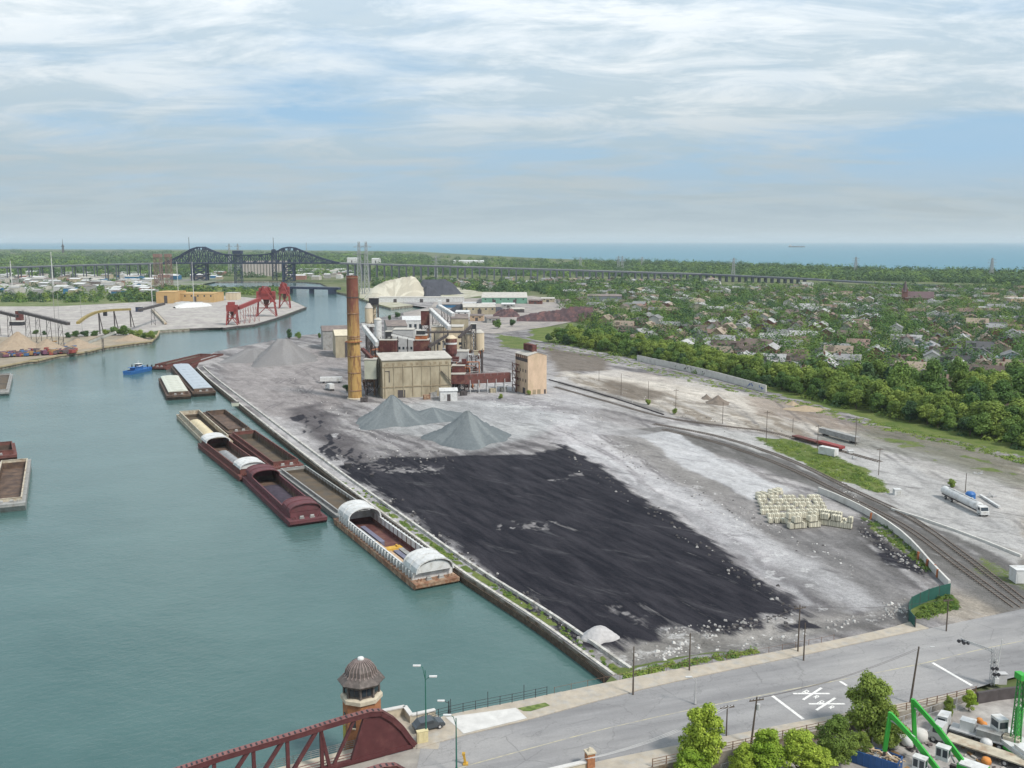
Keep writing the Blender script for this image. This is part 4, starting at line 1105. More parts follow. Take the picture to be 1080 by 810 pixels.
# ================================================================ THE PLANT
m_beige = mat('stained_beige', (0.37, 0.325, 0.235), 0.85, 0.12, 0.35, col2=(0.25, 0.21, 0.145), amt=0.45, scale2=0.16, stretch=(1, 1, .4))
m_beiged = mat('beige_trim', (0.26, 0.21, 0.14), 0.85, 0.2, 0.5)
m_roof = mat('pale_roof', (0.44, 0.42, 0.38), 0.8, 0.15, 0.3, col2=(0.32, 0.30, 0.27), amt=0.4, scale2=0.2)
m_cream = mat('cream_silo', (0.52, 0.44, 0.32), 0.8, 0.12, 0.4, col2=(0.35, 0.22, 0.12), amt=0.3, scale2=0.3, stretch=(1, 1, .3))
m_hop = mat('hopper_maroon', (0.10, 0.032, 0.03), 0.8, 0.25, 0.5, col2=(0.19, 0.10, 0.07), amt=0.42, scale2=0.3)
m_pink = mat('pink_beige_brick', (0.52, 0.39, 0.28), 0.9, 0.12, 0.5, col2=(0.42, 0.33, 0.22), amt=0.4, scale2=0.2, stretch=(1, 1, .5))
m_galv = mat('galvanised', (0.42, 0.42, 0.42), 0.5, 0.15, 0.5, col2=(0.3, 0.27, 0.25), amt=0.3, scale2=0.3)
m_dkst = mat('dark_steelwork', (0.07, 0.06, 0.06), 0.7, 0.25, 0.6)
m_orng = mat('orange_rust', (0.38, 0.14, 0.05), 0.85, 0.25, 0.5, col2=(0.2, 0.07, 0.04), amt=0.5, scale2=0.3)
m_lgrn = mat('pale_green_panel', (0.40, 0.42, 0.35), 0.7, 0.1, 0.4)
PB = 452.0
def bt(u, v): return G(u, v, 2.2)
def zat(u, v, y): return AT(u, v, y).z
cb = bt(376.5, 420.5); cy = cb.y
ztop = zat(372, 291, cy)
ch = thing('chimney', 'tall rusty brick red and ochre chimney stack standing before the plant', 'chimney', (cb.x - .9, cb.y, 2.0))
m_ch1, N, L = add_nodes_mat('chimney_steel')
bs = N['Principled BSDF']; bs.inputs['Roughness'].default_value = 0.75
geo = N.new('ShaderNodeNewGeometry'); pos = geo.outputs['Position']
sz = N.new('ShaderNodeSeparateXYZ'); L.new(pos, sz.inputs[0])
nn1 = noise(N, L, pos, .35, 6, .65, (1, 1, .3)); nn2 = noise(N, L, pos, .9, 5, .7, (1, 1, .15))
m1 = N.new('ShaderNodeMath'); m1.operation = 'MULTIPLY_ADD'; m1.inputs[1].default_value = 26; L.new(nn1, m1.inputs[0]); L.new(sz.outputs[2], m1.inputs[2])
c = mixc(N, L, maprange(N, L, m1.outputs[0], 46, 62, 0, 1), (0.38, 0.235, 0.075), (0.15, 0.047, 0.032))
c = mixc(N, L, maprange(N, L, nn2, .50, .62, 0, .85), c, (0.14, 0.06, 0.03))
c = mixc(N, L, maprange(N, L, nn2, .45, .3, 0, .5), c, (0.44, 0.29, 0.12))
L.new(c, bs.inputs['Base Color'])
Hc = ztop - 2.0
q = MB(); q.lathe((0, 0, 0), [(3.25, 0), (2.95, Hc * .5), (2.65, Hc), (2.3, Hc), (2.3, Hc - 1.2)], 28); q.build('shaft', m_ch1, ch, smooth=False)
q = MB(); q.lathe((0, 0, 0), [(3.8, -.1), (3.8, .7), (3.2, .9)], 28); q.build('base', m_stone, ch)
for fz in (.075, .22, .355, .50, .515, .70, .83, .985):
    rr = 3.25 - .6 * fz
    q = MB(); q.lathe((0, 0, Hc * fz), [(rr + .02, -.2), (rr + .24, -.15), (rr + .24, .15), (rr + .02, .2)], 28); q.build('ring_band', m_rust if fz != .83 else m_dkst, ch)
q = MB(); q.lathe((0, 0, Hc * .47), [(2.8, 0), (4.1, .05), (4.1, .2), (2.8, .25)], 20)
q.build('platform', m_orng, ch)
q = MB()
for s_ in (-.25, .25): q.bar((3.1, s_, 1), (2.55, s_, Hc), .07)
for k in range(int(Hc / .8)): q.bar((3.1 - .55 * k * .8 / Hc, -.25, 1 + k * .8), (3.1 - .55 * k * .8 / Hc, .25, 1 + k * .8), .05)
q.build('ladder', m_dkst, ch)
mbp = bt(404, 420.5); ang = R(17)
L_, D_, zt1 = 33.5, 15.0, zat(404, 380.5, mbp.y)
mcx = mbp.x + math.cos(ang) * L_ / 2 - math.sin(ang) * D_ / 2; mcy = mbp.y + math.sin(ang) * L_ / 2 + math.cos(ang) * D_ / 2
H1 = zt1 - 2.0
mbk = thing('plant_building', 'large stained beige concrete block building beside the chimney', 'building', (mcx, mcy, 2.0), ang)
q = MB(); q.box((0, 0, H1 / 2), (L_, D_, H1)); q.build('wall', m_beige, mbk)
q = MB()
q.mesh([(-L_ / 2 - .5, -D_ / 2 - .5, H1), (L_ / 2 + .5, -D_ / 2 - .5, H1), (L_ / 2 + .5, D_ / 2 + .5, H1 + 1.6), (-L_ / 2 - .5, D_ / 2 + .5, H1 + 1.6),
        (-L_ / 2 - .5, -D_ / 2 - .5, H1 + .5), (L_ / 2 + .5, -D_ / 2 - .5, H1 + .5), (L_ / 2 + .5, D_ / 2 + .5, H1 + 2.1), (-L_ / 2 - .5, D_ / 2 + .5, H1 + 2.1)],
       [(3, 2, 1, 0), (4, 5, 6, 7), (0, 1, 5, 4), (1, 2, 6, 5), (2, 3, 7, 6), (3, 0, 4, 7)])
q.build('roof', m_roof, mbk)
for z, hgt, m_ in ((H1 - 3.2, .35, m_beiged), (H1 * .30, .45, m_beiged)):
    q = MB(); q.box((0, 0, z), (L_ + .5, D_ + .5, hgt)); q.build('ledge', m_, mbk)
for k in range(8):
    q = MB(); q.box((-L_ / 2 + 1.0 + k * (L_ - 2) / 7, -D_ / 2 - .12, H1 * .5 - .6), (.3, .3, H1 - 2.6)); q.build('pilaster', m_beige if k % 3 else m_beiged, mbk)
for k in range(11):
    q = MB(); q.box((-L_ / 2 + 2.3 + k * 2.9, -D_ / 2 - .02, H1 - 2.0), (1.3, .1, 1.2)); q.build('window', m_beiged, mbk)
q = MB(); q.box((-L_ / 2 + 3.2, -D_ / 2 - .06, H1 * .58), (.35, .2, 5.5)); q.box((-L_ / 2 + 2.2, -D_ / 2 - .06, H1 * .72), (2.4, .2, .3)); q.build('stain_pipe', m_dkst, mbk)
q = MB(); q.bar((L_ / 2 - 5, -D_ / 2 - .5, H1 * .68), (L_ / 2 + .6, -D_ / 2 - 1.2, H1 * .36), 1.0, .25)
for k in range(7):
    t = k / 6; q.bar((L_ / 2 - 5 + 5.6 * t, -D_ / 2 - .5 - .7 * t, H1 * (.68 - .32 * t)), (L_ / 2 - 5 + 5.6 * t, -D_ / 2 - .5 - .7 * t, H1 * (.68 - .32 * t) + 1.1), .07)
q.build('stairs', m_dkst, mbk)
q = MB(); q.box((-L_ / 2 + 9, -D_ / 2 - .03, 2.0), (3.6, .1, 4.0)); q.build('door', m_dkst, mbk)
tb_ = bt(556.7, 416.5); a2_ = R(24); w2, d2 = 10.2, 15.0
ztw = zat(556.7, 375.5, tb_.y); H2 = ztw - 2.0
tcx = tb_.x + math.cos(a2_) * w2 / 2 - math.sin(a2_) * d2 / 2; tcy = tb_.y + math.sin(a2_) * w2 / 2 + math.cos(a2_) * d2 / 2
tw = thing('plant_tower', 'narrow pinkish tower block at the right end of the plant with rusty box on top', 'building', (tcx, tcy, 2.0), a2_)
q = MB(); q.gwall((0, 0, 0), d2, w2, 0, H2, 1.5, rz=math.pi / 2); q.build('wall', m_pink, tw)
q = MB(); q.gable((0, 0, 0), d2, w2, H2, 1.5, rz=math.pi / 2, over=.25, th=.2); q.build('roof', m_roof, tw)
q = MB(); q.box((0, 1, H2 + 3.2), (2.4, 10.5, 3.2)); 
for k in range(9): q.box((0, -3.8 + k * 1.2, H2 + 3.2), (2.6, .2, 3.3))
q.build('roof_box', m_hop, tw)
q = MB(); q.box((-w2 / 2 - .04, 0, H2 - 2.4), (.12, d2 - 1, 1.6)); q.build('window_strip', m_dkst, tw)
for k in range(6):
    q = MB(); q.box((-w2 / 2 - .1, -d2 / 2 + 2 + k * 2.2, H2 - 1.0), (.2, .8, 1.4)); q.build('window', m_hop, tw)
for k in range(4):
    for z in (H2 * .35, H2 * .6):
        q = MB(); q.box((-w2 / 2 - .02, -d2 / 2 + 2.5 + k * 3.2, z), (.1, .9, 1.5)); q.build('window', m_dkst, tw)
for x, w_, h_ in ((-1.6, 1.8, 2.6), (.9, 1.8, 2.6), (4.2, 1.0, 2.4)):
    q = MB(); q.box((x, -d2 / 2 - .02, h_ / 2), (w_, .1, h_)); q.build('door', m_dkst if x > 4 else m_beiged, tw)
q = MB(); q.box((-w2 / 2 - .02, -3, 1.6), (.1, 3, 3.2)); q.build('door', m_dkst, tw)
q = MB()
for z in (3.5, 7, 10.5, 14): q.box((-w2 / 2 - 1.0, 4.5, z), (1.9, 5, .2))
for x, y in ((-w2 / 2 - 1.9, 2), (-w2 / 2 - 1.9, 7)): q.bar((x, y, 0), (x, y, 15), .25)
for z in (0, 3.5, 7, 10.5): q.bar((-w2 / 2 - 1.9, 2, z), (-w2 / 2 - 1.9, 7, z + 3.5), .2)
q.build('fire_stair', m_hop, tw)
def silo(label, u0, u1, vt, vb, y, m, cap=.5, cone=0, legs=0, name='silo', cat='silo', capm=None, band=None, flat=False, group=None):
    uc = (u0 + u1) / 2; c_ = AT(uc, vb, y); t_ = AT(uc, vt, y)
    rr = (AT(u1, vb, y).x - AT(u0, vb, y).x) / 2
    root = thing(name, label, cat, (c_.x, y, 2.0), 0, group)
    zb, ztp = c_.z - 2, t_.z - 2
    q = MB(); q.lathe((0, 0, 0), [(rr, zb), (rr, ztp)], 18); q.build('shell', m, root)
    q = MB(); q.lathe((0, 0, 0), [(rr + .12, ztp), (rr + .12, ztp + .3), (rr * .35, ztp + .3 + cap * rr)], 18); q.build('cap', capm or m_roof, root)
    if band:
        q = MB(); q.lathe((0, 0, 0), [(rr + .08, zb + (ztp - zb) * .62), (rr + .08, zb + (ztp - zb) * .74)], 18); q.build('stripe', band, root)
    if cone:
        q = MB(); q.lathe((0, 0, 0), [(.5, max(.5, zb - cone)), (rr - .05, zb)], 18); q.build('cone', m_orng if m is m_cream else m, root)
    if legs and zb > .5:
        for k in range(4):
            a = math.pi / 4 + k * math.pi / 2
            q = MB(); q.bar((math.cos(a) * rr * .95, math.sin(a) * rr * .95, 0), (math.cos(a) * rr * .95, math.sin(a) * rr * .95, zb + 1.0), .4); q.build('leg', m_dkst, root)
        q = MB()
        for k in range(4):
            a, b = math.pi / 4 + k * math.pi / 2, math.pi / 4 + (k + 1) * math.pi / 2
            q.bar((math.cos(a) * rr * .95, math.sin(a) * rr * .95, zb * .15), (math.cos(b) * rr * .95, math.sin(b) * rr * .95, zb * .85), .2)
            q.bar((math.cos(a) * rr * .95, math.sin(a) * rr * .95, zb * .85), (math.cos(b) * rr * .95, math.sin(b) * rr * .95, zb * .85), .2)
        q.build('bracing', m_dkst, root)
    return root
def block(label, u0, u1, vt, vb, y, m, depth=8, rz=0, name='bin', cat='building', legs=False, roofm=None, ribs=0, ribm=None, door=None, win=0, group=None, ground=None, base=2.0):
    uc = (u0 + u1) / 2
    if y is None: y = G(uc, vb, base).y
    c_ = AT(uc, vb, y) if ground is None else Vector((AT(uc, vb, y).x, y, base)); t_ = AT(uc, vt, y)
    wd = (AT(u1, vb, y).x - AT(u0, vb, y).x)
    root = thing(name, label, cat, (c_.x, y + depth / 2, base), rz, group)
    zb, ztp = max(0, c_.z - base), t_.z - base
    q = MB(); q.box((0, 0, (zb + ztp) / 2), (wd, depth, ztp - zb))
    for k in range(ribs): q.box((-wd / 2 + (k + .5) * wd / ribs, -depth / 2 - .1, (zb + ztp) / 2), (wd / ribs * .3, .35, (ztp - zb) * .96))
    q.build('wall', m, root)
    q = MB(); q.box((0, 0, ztp + .15), (wd + .5, depth + .5, .3)); q.build('roof', roofm or m_roof, root)
    if door:
        q = MB(); q.box((wd * door, -depth / 2 - .03, min(1.6, ztp * .3)), (min(3, wd * .3), .12, min(3.2, ztp * .6))); q.build('door', m_dkst, root)
    for k in range(win):
        q = MB(); q.box((-wd / 2 + (k + .5) * wd / win, -depth / 2 - .03, ztp * .66), (min(1.4, wd / win * .5), .1, min(1.4, ztp * .25))); q.build('window', m_glass, root)
    if legs and zb > 1:
        for sx_, sy_ in ((-1, -1), (1, -1), (1, 1), (-1, 1)):
            q = MB(); q.bar((sx_ * wd * .45, sy_ * depth * .45, 0), (sx_ * wd * .45, sy_ * depth * .45, zb), .4); q.build('leg', m_dkst, root)
        q = MB()
        nlev = max(1, int(zb / 4))
        for j in range(nlev):
            z0_, z1_ = zb * j / nlev, zb * (j + 1) / nlev
            for (ax, ay), (bx, by) in (((-1, -1), (1, -1)), ((1, -1), (1, 1)), ((1, 1), (-1, 1)), ((-1, 1), (-1, -1))):
                q.bar((ax * wd * .45, ay * depth * .45, z0_), (bx * wd * .45, by * depth * .45, z1_), .2)
                q.bar((ax * wd * .45, ay * depth * .45, z1_), (bx * wd * .45, by * depth * .45, z1_), .22)
        q.build('bracing', m_dkst, root)
    return root
def conveyor(label, p, q_, w, h, m, name='conveyor', trestles=2, mt=None, group=None, ground=2.0, roof=None):
    p, q_ = Vector(p), Vector(q_)
    root = thing(name, label, 'conveyor', (p.x, p.y, ground), 0, group)
    b = MB(); b.bar(p, q_, w, h); b.build('gallery', m, root, world=root.location)
    for k in range(trestles):
        t = (k + .7) / (trestles + .4); c_ = p.lerp(q_, t)
        if c_.z - ground < 1.5: continue
        d = (q_ - p); d.z = 0; d.normalize(); s_ = Vector((-d.y, d.x, 0)) * (w * .45)
        b = MB(); zz = Vector((0, 0, c_.z - ground)); lo = Vector((c_.x, c_.y, ground))
        b.bar(lo - s_ * 1.6, c_ - s_, .3); b.bar(lo + s_ * 1.6, c_ + s_, .3)
        n_ = max(1, int((c_.z - ground) / 5))
        for j in range(n_):
            f0, f1 = j / n_, (j + 1) / n_
            b.bar((lo - s_ * 1.6).lerp(c_ - s_, f0), (lo + s_ * 1.6).lerp(c_ + s_, f1), .18)
            b.bar((lo - s_ * 1.6).lerp(c_ - s_, f1), (lo + s_ * 1.6).lerp(c_ + s_, f1), .18)
        b.build('trestle', mt or m_dkst, root, world=root.location)
    b = MB()
    for s__ in (-1, 1):
        d = (q_ - p).normalized(); sd = d.cross(Vector((0, 0, 1))).normalized() * (w / 2 + .1) * s__
        b.bar(p + sd + Vector((0, 0, h * .5 + .5)), q_ + sd + Vector((0, 0, h * .5 + .5)), .08)
        n_ = int((q_ - p).length / 3)
        for j in range(n_ + 1):
            c_ = p.lerp(q_, j / max(1, n_)) + sd; b.bar(c_ + Vector((0, 0, h * .3)), c_ + Vector((0, 0, h * .5 + .5)), .07)
    b.build('handrail', mt or m_dkst, root, world=root.location)
    return root
silo('cream silo with orange rusty cone, left one of two at the plant rear', 487.5, 499, 352, 369, 505, m_cream, cone=5, legs=1)
silo('cream silo with orange rusty cone, right one of two at the plant rear', 500, 510.8, 351, 369, 512, m_cream, cone=5, legs=1)
silo('maroon round hopper silo with a white stripe and tan top', 470, 482, 357, 372.5, 484, m_hop, cone=6, legs=1, capm=m_cream, band=m_wht)
block('maroon box hopper with orange rusted head behind the beige block roof', 436, 452, 359, 378, 480, m_hop, 8, legs=True)
block('orange rusted upper hopper with tan sides over the maroon box hopper', 438, 450, 354, 359, 482, m_orng, 5, name='bin')
block('small black box at the very top of the maroon hopper stack', 439, 448, 349, 354, 484, m_black, 4, name='bin')
block('tall narrow maroon bin rising behind the plant roofs', 444, 452.5, 328, 343, 545, m_hop, 5, legs=True)
silo('white cylindrical silo right behind the chimney', 395, 402.8, 337.5, 357, 520, m_wht, legs=1)
silo('cream conical topped silo tower near the chimney, below the black head house', 385, 393.5, 325, 341, 530, m_cream, cap=1.1, legs=1)
block('black head house perched on top of the cream silo tower', 389, 398.5, 314.5, 321, 532, m_black, 4, legs=True)
silo('second cream silo with tapering top touching the silo tower', 391, 397, 322, 341, 536, m_cream, cap=1.3, legs=1)
block('maroon corrugated filter house left behind the beige block roof', 400, 418, 359, 371, 470, m_hop, 6, ribs=9, legs=True)
block('small black box above the corrugated filter house', 406.5, 412.5, 350, 355, 473, m_black, 4, legs=True)
block('pale green steel tank box on lattice legs beside the chimney', 384.5, 397, 379.5, 400, 452, m_lgrn, 6, legs=True)
block('black head house with a short mast above the plant rear', 496.5, 502, 342, 347, 500, m_black, 4, legs=True)
block('long cream plant shed under the conveyors, right of the maroon hopper', 455, 488, 345, 354, 530, m_cream, 14, ground=1, win=6)
block('grey steel process house in the middle of the plant', 415, 436, 348, 366, 500, m_galv, 10, ground=1, win=5)
block('low grey steel annex behind the beige block, under the silos', 478, 494, 371, 392, 487, m_galv, 9, legs=True)
block('small brown steel cabin on a platform left of the red gallery', 477, 490, 386, 400, 468, m_hop, 6, legs=True)
A_ = lambda u, v, y: AT(u, v, y)
conveyor('white inclined conveyor just right of the chimney', A_(383.5, 345, 500), A_(398, 363, 470), 2.0, 2.2, m_wht)
conveyor('short level white conveyor bridge behind the chimney', A_(381, 342.5, 510), A_(395, 343.5, 512), 1.6, 1.4, m_wht, trestles=1)
conveyor('steep white conveyor in the middle of the plant going down to the right', A_(454, 327, 548), A_(474, 346, 520), 2.2, 2.2, m_wht, trestles=3)
conveyor('second white conveyor behind the steep white one', A_(463, 323, 570), A_(478, 332, 560), 2.6, 2.0, m_wht, trestles=2)
conveyor('long thin brown conveyor crossing above the plant to the black head house', A_(448, 350.5, 492), A_(497, 350, 498), 1.4, 1.0, m_dkst, trestles=3)
conveyor('dark inclined conveyor between the two maroon hoppers', A_(452, 366, 478), A_(471, 354, 482), 1.4, 1.2, m_dkst, trestles=1)
conveyor('dark inclined conveyor rising to the black head house', A_(484, 356, 492), A_(497, 344, 499), 1.4, 1.2, m_dkst, trestles=1)
conveyor('thin white pipe conveyor left of the maroon box hopper', A_(412, 353, 474), A_(437, 358.5, 478), 1.2, .9, m_wht, trestles=2)
conveyor('short brown conveyor under the white inclined one', A_(382, 368, 465), A_(392, 378, 455), 1.6, 1.4, m_hop, trestles=1)
conveyor('rusty red enclosed gallery linking the plant with the pinkish tower', A_(489, 399.7, 466), A_(538, 397.5, 470), 4.2, 4.6, m_red, trestles=5, mt=m_galv)
block('dark opening hood at the left end of the rusty red gallery', 476, 490, 395, 405, 463, m_hop, 5, legs=True)
def shed(label, u0, u1, ve, vb, y, m, mr, depth=14, rz=0.0, rh=1.6, ridge='x', name='shed', cat='building', doors=1, wins=0, group=None, chim=0, base=2.05):
    if y is None: y = G((u0 + u1) / 2, vb, base).y
    c_ = AT((u0 + u1) / 2, vb, y); wd = AT(u1, vb, y).x - AT(u0, vb, y).x
    z1 = max(2.5, AT((u0 + u1) / 2, ve, y).z - base)
    root = thing(name, label, cat, (c_.x, y + depth / 2, base), rz, group)
    Lx, Wy, rr = (wd, depth, 0) if ridge == 'x' else (depth, wd, math.pi / 2)
    q = MB(); q.gwall((0, 0, 0), Lx, Wy, 0, z1, rh, rr); q.build('wall', m, root)
    q = MB(); q.gable((0, 0, 0), Lx, Wy, z1, rh, rr, over=.35, th=.2); rf = q.build('roof', mr, root)
    for k in range(doors):
        q = MB(); x = -wd / 2 + (k + .6) * wd / (doors + .2); dw = min(4, wd * .2); q.box((x, -depth / 2 - .03, z1 * .35), (dw, .12, z1 * .7)); q.build('door', m_dkst, root)
    for k in range(wins):
        q = MB(); q.box((-wd / 2 + (k + .5) * wd / wins, -depth / 2 - .03, z1 * .75), (min(1.8, wd / wins * .5), .1, z1 * .2)); q.build('window', m_glass, root)
    for k in range(chim):
        q = MB(); q.cyl((-wd / 4 + k * wd / 3, 0, z1 + rh * .5), (-wd / 4 + k * wd / 3, 0, z1 + rh + 1.2), .4, n=8); q.build('vent', m_galv, rf)
    return root
m_broof = mat('brown_roof', (0.17, 0.14, 0.13), 0.85, 0.2, 0.3, col2=(0.24, 0.2, 0.17), amt=0.4, scale2=0.15)
m_croof = mat('cream_roof', (0.55, 0.49, 0.37), 0.8, 0.12, 0.3)
m_green = mat('green_cladding', (0.14, 0.28, 0.21), 0.7, 0.15, 0.4)
shed('beige shed with cream roof and dark open end left of the chimney', 348, 372, 354, 364, 610, m_beige, m_croof, 30, R(14), 2.5, doors=1)
shed('long shed with brown roof behind the beige one by the river', 336, 362, 349, 362, 655, m_gry, m_broof, 26, R(14), 2.5)
shed('low shed with dark brown roof between the chimney silos and the white shed', 402, 423, 344, 352, 620, m_gry, m_broof, 45, R(10), 2)
shed('white walled shed with pale roof in the middle behind the plant', 422, 443, 338, 348, 690, m_wht, m_wht, 30, R(8), 2, wins=4)
shed('small white hut with one dark door standing in front of the gallery', 463, 481, 412.5, 424, 441, m_wht, m_wht, 9, R(8), .8, doors=1)
shed('brown roofed shed right behind the steep white conveyor', 474, 492, 336, 344, 640, m_beige, m_broof, 30, R(5), 2)
shed('pale warehouse under the far end of the white conveyors', 487, 521, 324, 332, None, m_beige, m_roof, 40, R(5), 2.5, wins=5)
def trailer(label, u0, u1, vb, z, h, m, rz=0.1):
    a, b = G(u0, vb, 2.2), G(u1, vb, 2.2); Ln = b.x - a.x
    root = thing('trailer', label, 'trailer', ((a.x + b.x) / 2, a.y, 2.2), rz)
    q = MB(); q.box((0, 0, z + h / 2), (Ln, 2.6, h)); q.build('body', m, root)
    for x in (-Ln * .35, Ln * .35):
        for s_ in (-1, 1):
            q = MB(); q.cyl((x, s_ * 1.0, .5), (x, s_ * 1.35, .5), .5, n=12); q.build('wheel', m_black, root)
    q = MB(); q.box((0, 0, z - .1), (Ln, 1.2, .25)); q.build('chassis', m_dkst, root)
    return root
trailer('long flat white trailer parked left of the chimney', 338, 361, 404, 1.1, 2.2, m_wht, .12)
def truck(label, loc, rz, mcab, mbody, kind='box', Lb=7.0, scale=1.0, name='truck', cat='truck'):
    root = thing(name, label, cat, loc, rz)
    q = MB(); q.box((Lb / 2, 0, .85), (Lb + 2.6, .9, .3)); q.build('chassis', m_dkst, root)
    pr = [(-2.2, .6), (-2.2, 1.5), (-1.9, 1.6), (-1.6, 2.7), (-.1, 2.8), (-.1, .6)]
    q = MB(); n = len(pr)
    q.mesh([(x, -1.2, z) for x, z in pr] + [(x, 1.2, z) for x, z in pr], [tuple(range(n)), tuple(range(2 * n - 1, n - 1, -1))] + [(k, n + k, n + (k + 1) % n, (k + 1) % n) for k in range(n)])
    cb_ = q.build('cab', mcab, root)
    q = MB(); q.mesh([(-1.93, -1.05, 1.65), (-1.93, 1.05, 1.65), (-1.66, 1.05, 2.55), (-1.66, -1.05, 2.55)], [(0, 1, 2, 3)])
    for s_ in (-1, 1): q.box((-.95, s_ * 1.21, 2.05), (1.0, .03, .7))
    q.build('windscreen', m_glass, cb_)
    if kind == 'box':
        q = MB(); q.box((Lb / 2 + .2, 0, 2.2), (Lb, 2.5, 2.4)); q.build('body', mbody, root)
    elif kind == 'flat':
        q = MB(); q.box((Lb / 2 + .2, 0, 1.1), (Lb, 2.5, .2)); q.build('bed', mbody, root)
    for x in (-1.3, Lb * .72, Lb * .9):
        for s_ in (-1, 1):
            q = MB(); q.cyl((x, s_ * .85, .5), (x, s_ * 1.2, .5), .5, n=14); w_ = q.build('wheel', m_black, root)
            q = MB(); q.cyl((x, s_ * 1.19, .5), (x, s_ * 1.23, .5), .25, n=10); q.build('rim', m_galv, w_)
    for s_ in (-.85, .85):
        q = MB(); q.box((-2.22, s_, .95), (.06, .35, .22)); q.build('headlight', m_wht, root)
    return root
p_ = G(347, 411, 2.2)
truck('small white lorry parked before the flat white trailer', (p_.x, p_.y, 2.2), R(-60), m_wht, m_wht, Lb=4.5)
# ================================================================ HEAPS
def heap(name, label, u, vb, vt, m, rx=None, ry=None, uw=None, skew=0, group=None, seed=0, ridge=0.0, rzd=0.0, m2=None, n=(48, 20), zb=2.1, rough=.03, power=1.0):
    """cone of loose material: uw = pixel half width at the foot"""
    c_ = G(u, vb, zb); y = c_.y
    rx = rx or uw / F_PX * math.hypot(y, c_.x, CAM_H)
    ry = ry or rx
    hgt = AT(u, vt, y).z - zb
    nt, nrad = n
    vs, fs = [], []
    rs = np.random.RandomState(seed + 5); ph = rs.uniform(0, 6.28, 8)
    for j in range(nrad + 1):
        t = j / nrad
        for k in range(nt):
            a = 2 * math.pi * k / nt
            wob = 1 + .06 * math.sin(2 * a + ph[0]) + .05 * math.sin(3 * a + ph[1]) + .03 * math.sin(5 * a + ph[2]) + .015 * math.sin(11 * a + ph[3])
            x_ = rx * t * wob * math.cos(a) + ridge * rx * math.copysign(min(1, abs(math.cos(a)) * 3), math.cos(a)) * (1 - t); y_ = ry * t * wob * math.sin(a)
            a_w = 1 + .10 * math.sin(4 * a + ph[6]) * t * t + .07 * math.sin(7 * a + ph[7]) * t ** 3
            x_ *= a_w; y_ *= a_w
            z_ = hgt * (1.012 - math.sqrt(t ** (2 * power) + .0022) - .10 * math.sin(math.pi * t) * (1 if power == 1 else 0)) + (rs.uniform(-1, 1) * rough * hgt if 0 < j < nrad else 0) + (.25 * math.sin(9 * a + ph[4] + 3 * t) + .18 * math.sin(17 * a + ph[5])) * t * (1 - t) * hgt * .16 - (.3 if j == nrad else 0)
            vs.append((x_, y_, z_))
    for j in range(nrad):
        for k in range(nt):
            fs.append((j * nt + k, (j + 1) * nt + k, (j + 1) * nt + (k + 1) % nt, j * nt + (k + 1) % nt))
    fs.append(tuple(range(nt)))
    mb = MB(); mb.mesh(vs, fs); o = mb.build(name, m, smooth=True)
    o.location = (c_.x, y, zb); o.rotation_euler = (0, 0, rzd)
    return tag(o, label, 'heap', group)
def heapmat(name, c1, c2, amt=.5, ang_scale=1.0):
    m, N, L = add_nodes_mat(name)
    bs = N['Principled BSDF']; bs.inputs['Roughness'].default_value = .95; bs.inputs['Specular IOR Level'].default_value = .1
    tc = N.new('ShaderNodeTexCoord'); sx_ = N.new('ShaderNodeSeparateXYZ'); L.new(tc.outputs['Object'], sx_.inputs[0])
    at = N.new('ShaderNodeMath'); at.operation = 'ARCTAN2'; L.new(sx_.outputs[1], at.inputs[0]); L.new(sx_.outputs[0], at.inputs[1])
    cx_ = N.new('ShaderNodeCombineXYZ'); L.new(at.outputs[0], cx_.inputs[0])
    sc_ = N.new('ShaderNodeMath'); sc_.operation = 'MULTIPLY'; sc_.inputs[1].default_value = .02; L.new(sx_.outputs[2], sc_.inputs[0]); L.new(sc_.outputs[0], cx_.inputs[1])
    n_ = noise(N, L, cx_.outputs[0], 1.0 * ang_scale, 3, .5); f = noise(N, L, tc.outputs['Object'], 1.2, 6, .7)
    c = mixc(N, L, maprange(N, L, n_, .5, .56, 0, amt), c1, c2)
    vm = N.new('ShaderNodeVectorMath'); vm.operation = 'SCALE'; L.new(c, vm.inputs[0]); L.new(maprange(N, L, f, .3, .7, .86, 1.14), vm.inputs['Scale'])
    L.new(vm.outputs[0], bs.inputs['Base Color'])
    bp = N.new('ShaderNodeBump'); bp.inputs['Strength'].default_value = .5; bp.inputs['Distance'].default_value = .25; L.new(f, bp.inputs['Height']); L.new(bp.outputs[0], bs.inputs['Normal'])
    return m
m_h1 = heapmat('blue_grey_stone', (0.125, 0.142, 0.15), (0.19, 0.21, 0.215), .7)
m_h2 = heapmat('light_grey_stone', (0.18, 0.175, 0.175), (0.225, 0.22, 0.22), .6)
heap('gravel_heap', 'pointed blue grey gravel heap right in front of the beige block', 414, 444, 415.5, m_h1, uw=42, ry=17, seed=1)
heap('gravel_heap', 'pointed blue grey gravel heap, the nearer of the two before the plant', 493, 462, 432, m_h1, uw=46, ry=18, seed=5)
heap('gravel_heap', 'wide low apron of pale gravel between the two pointed heaps', 457, 440, 429.5, m_h1, uw=42, ry=15, seed=8)
heap('gravel_heap', 'large light grey gravel heap by the river behind the covered barges', 299, 380, 356.3, m_h2, uw=36, ry=30, seed=3, ridge=.12)
heap('gravel_heap', 'low long shoulder of light grey gravel left of the large riverside heap', 268, 379, 367, m_h2, uw=34, ry=22, seed=13, ridge=.2)
heap('gravel_heap', 'small pale gravel mound on the near edge of the coal ground', 632, 672, 660.5, mat('pale_gravel', (0.40, 0.39, 0.39), .95, .12, 1.5, bump=.2), uw=19, ry=3.2, seed=4, power=1.7, zb=2.2)
rc_ = random.Random(17)
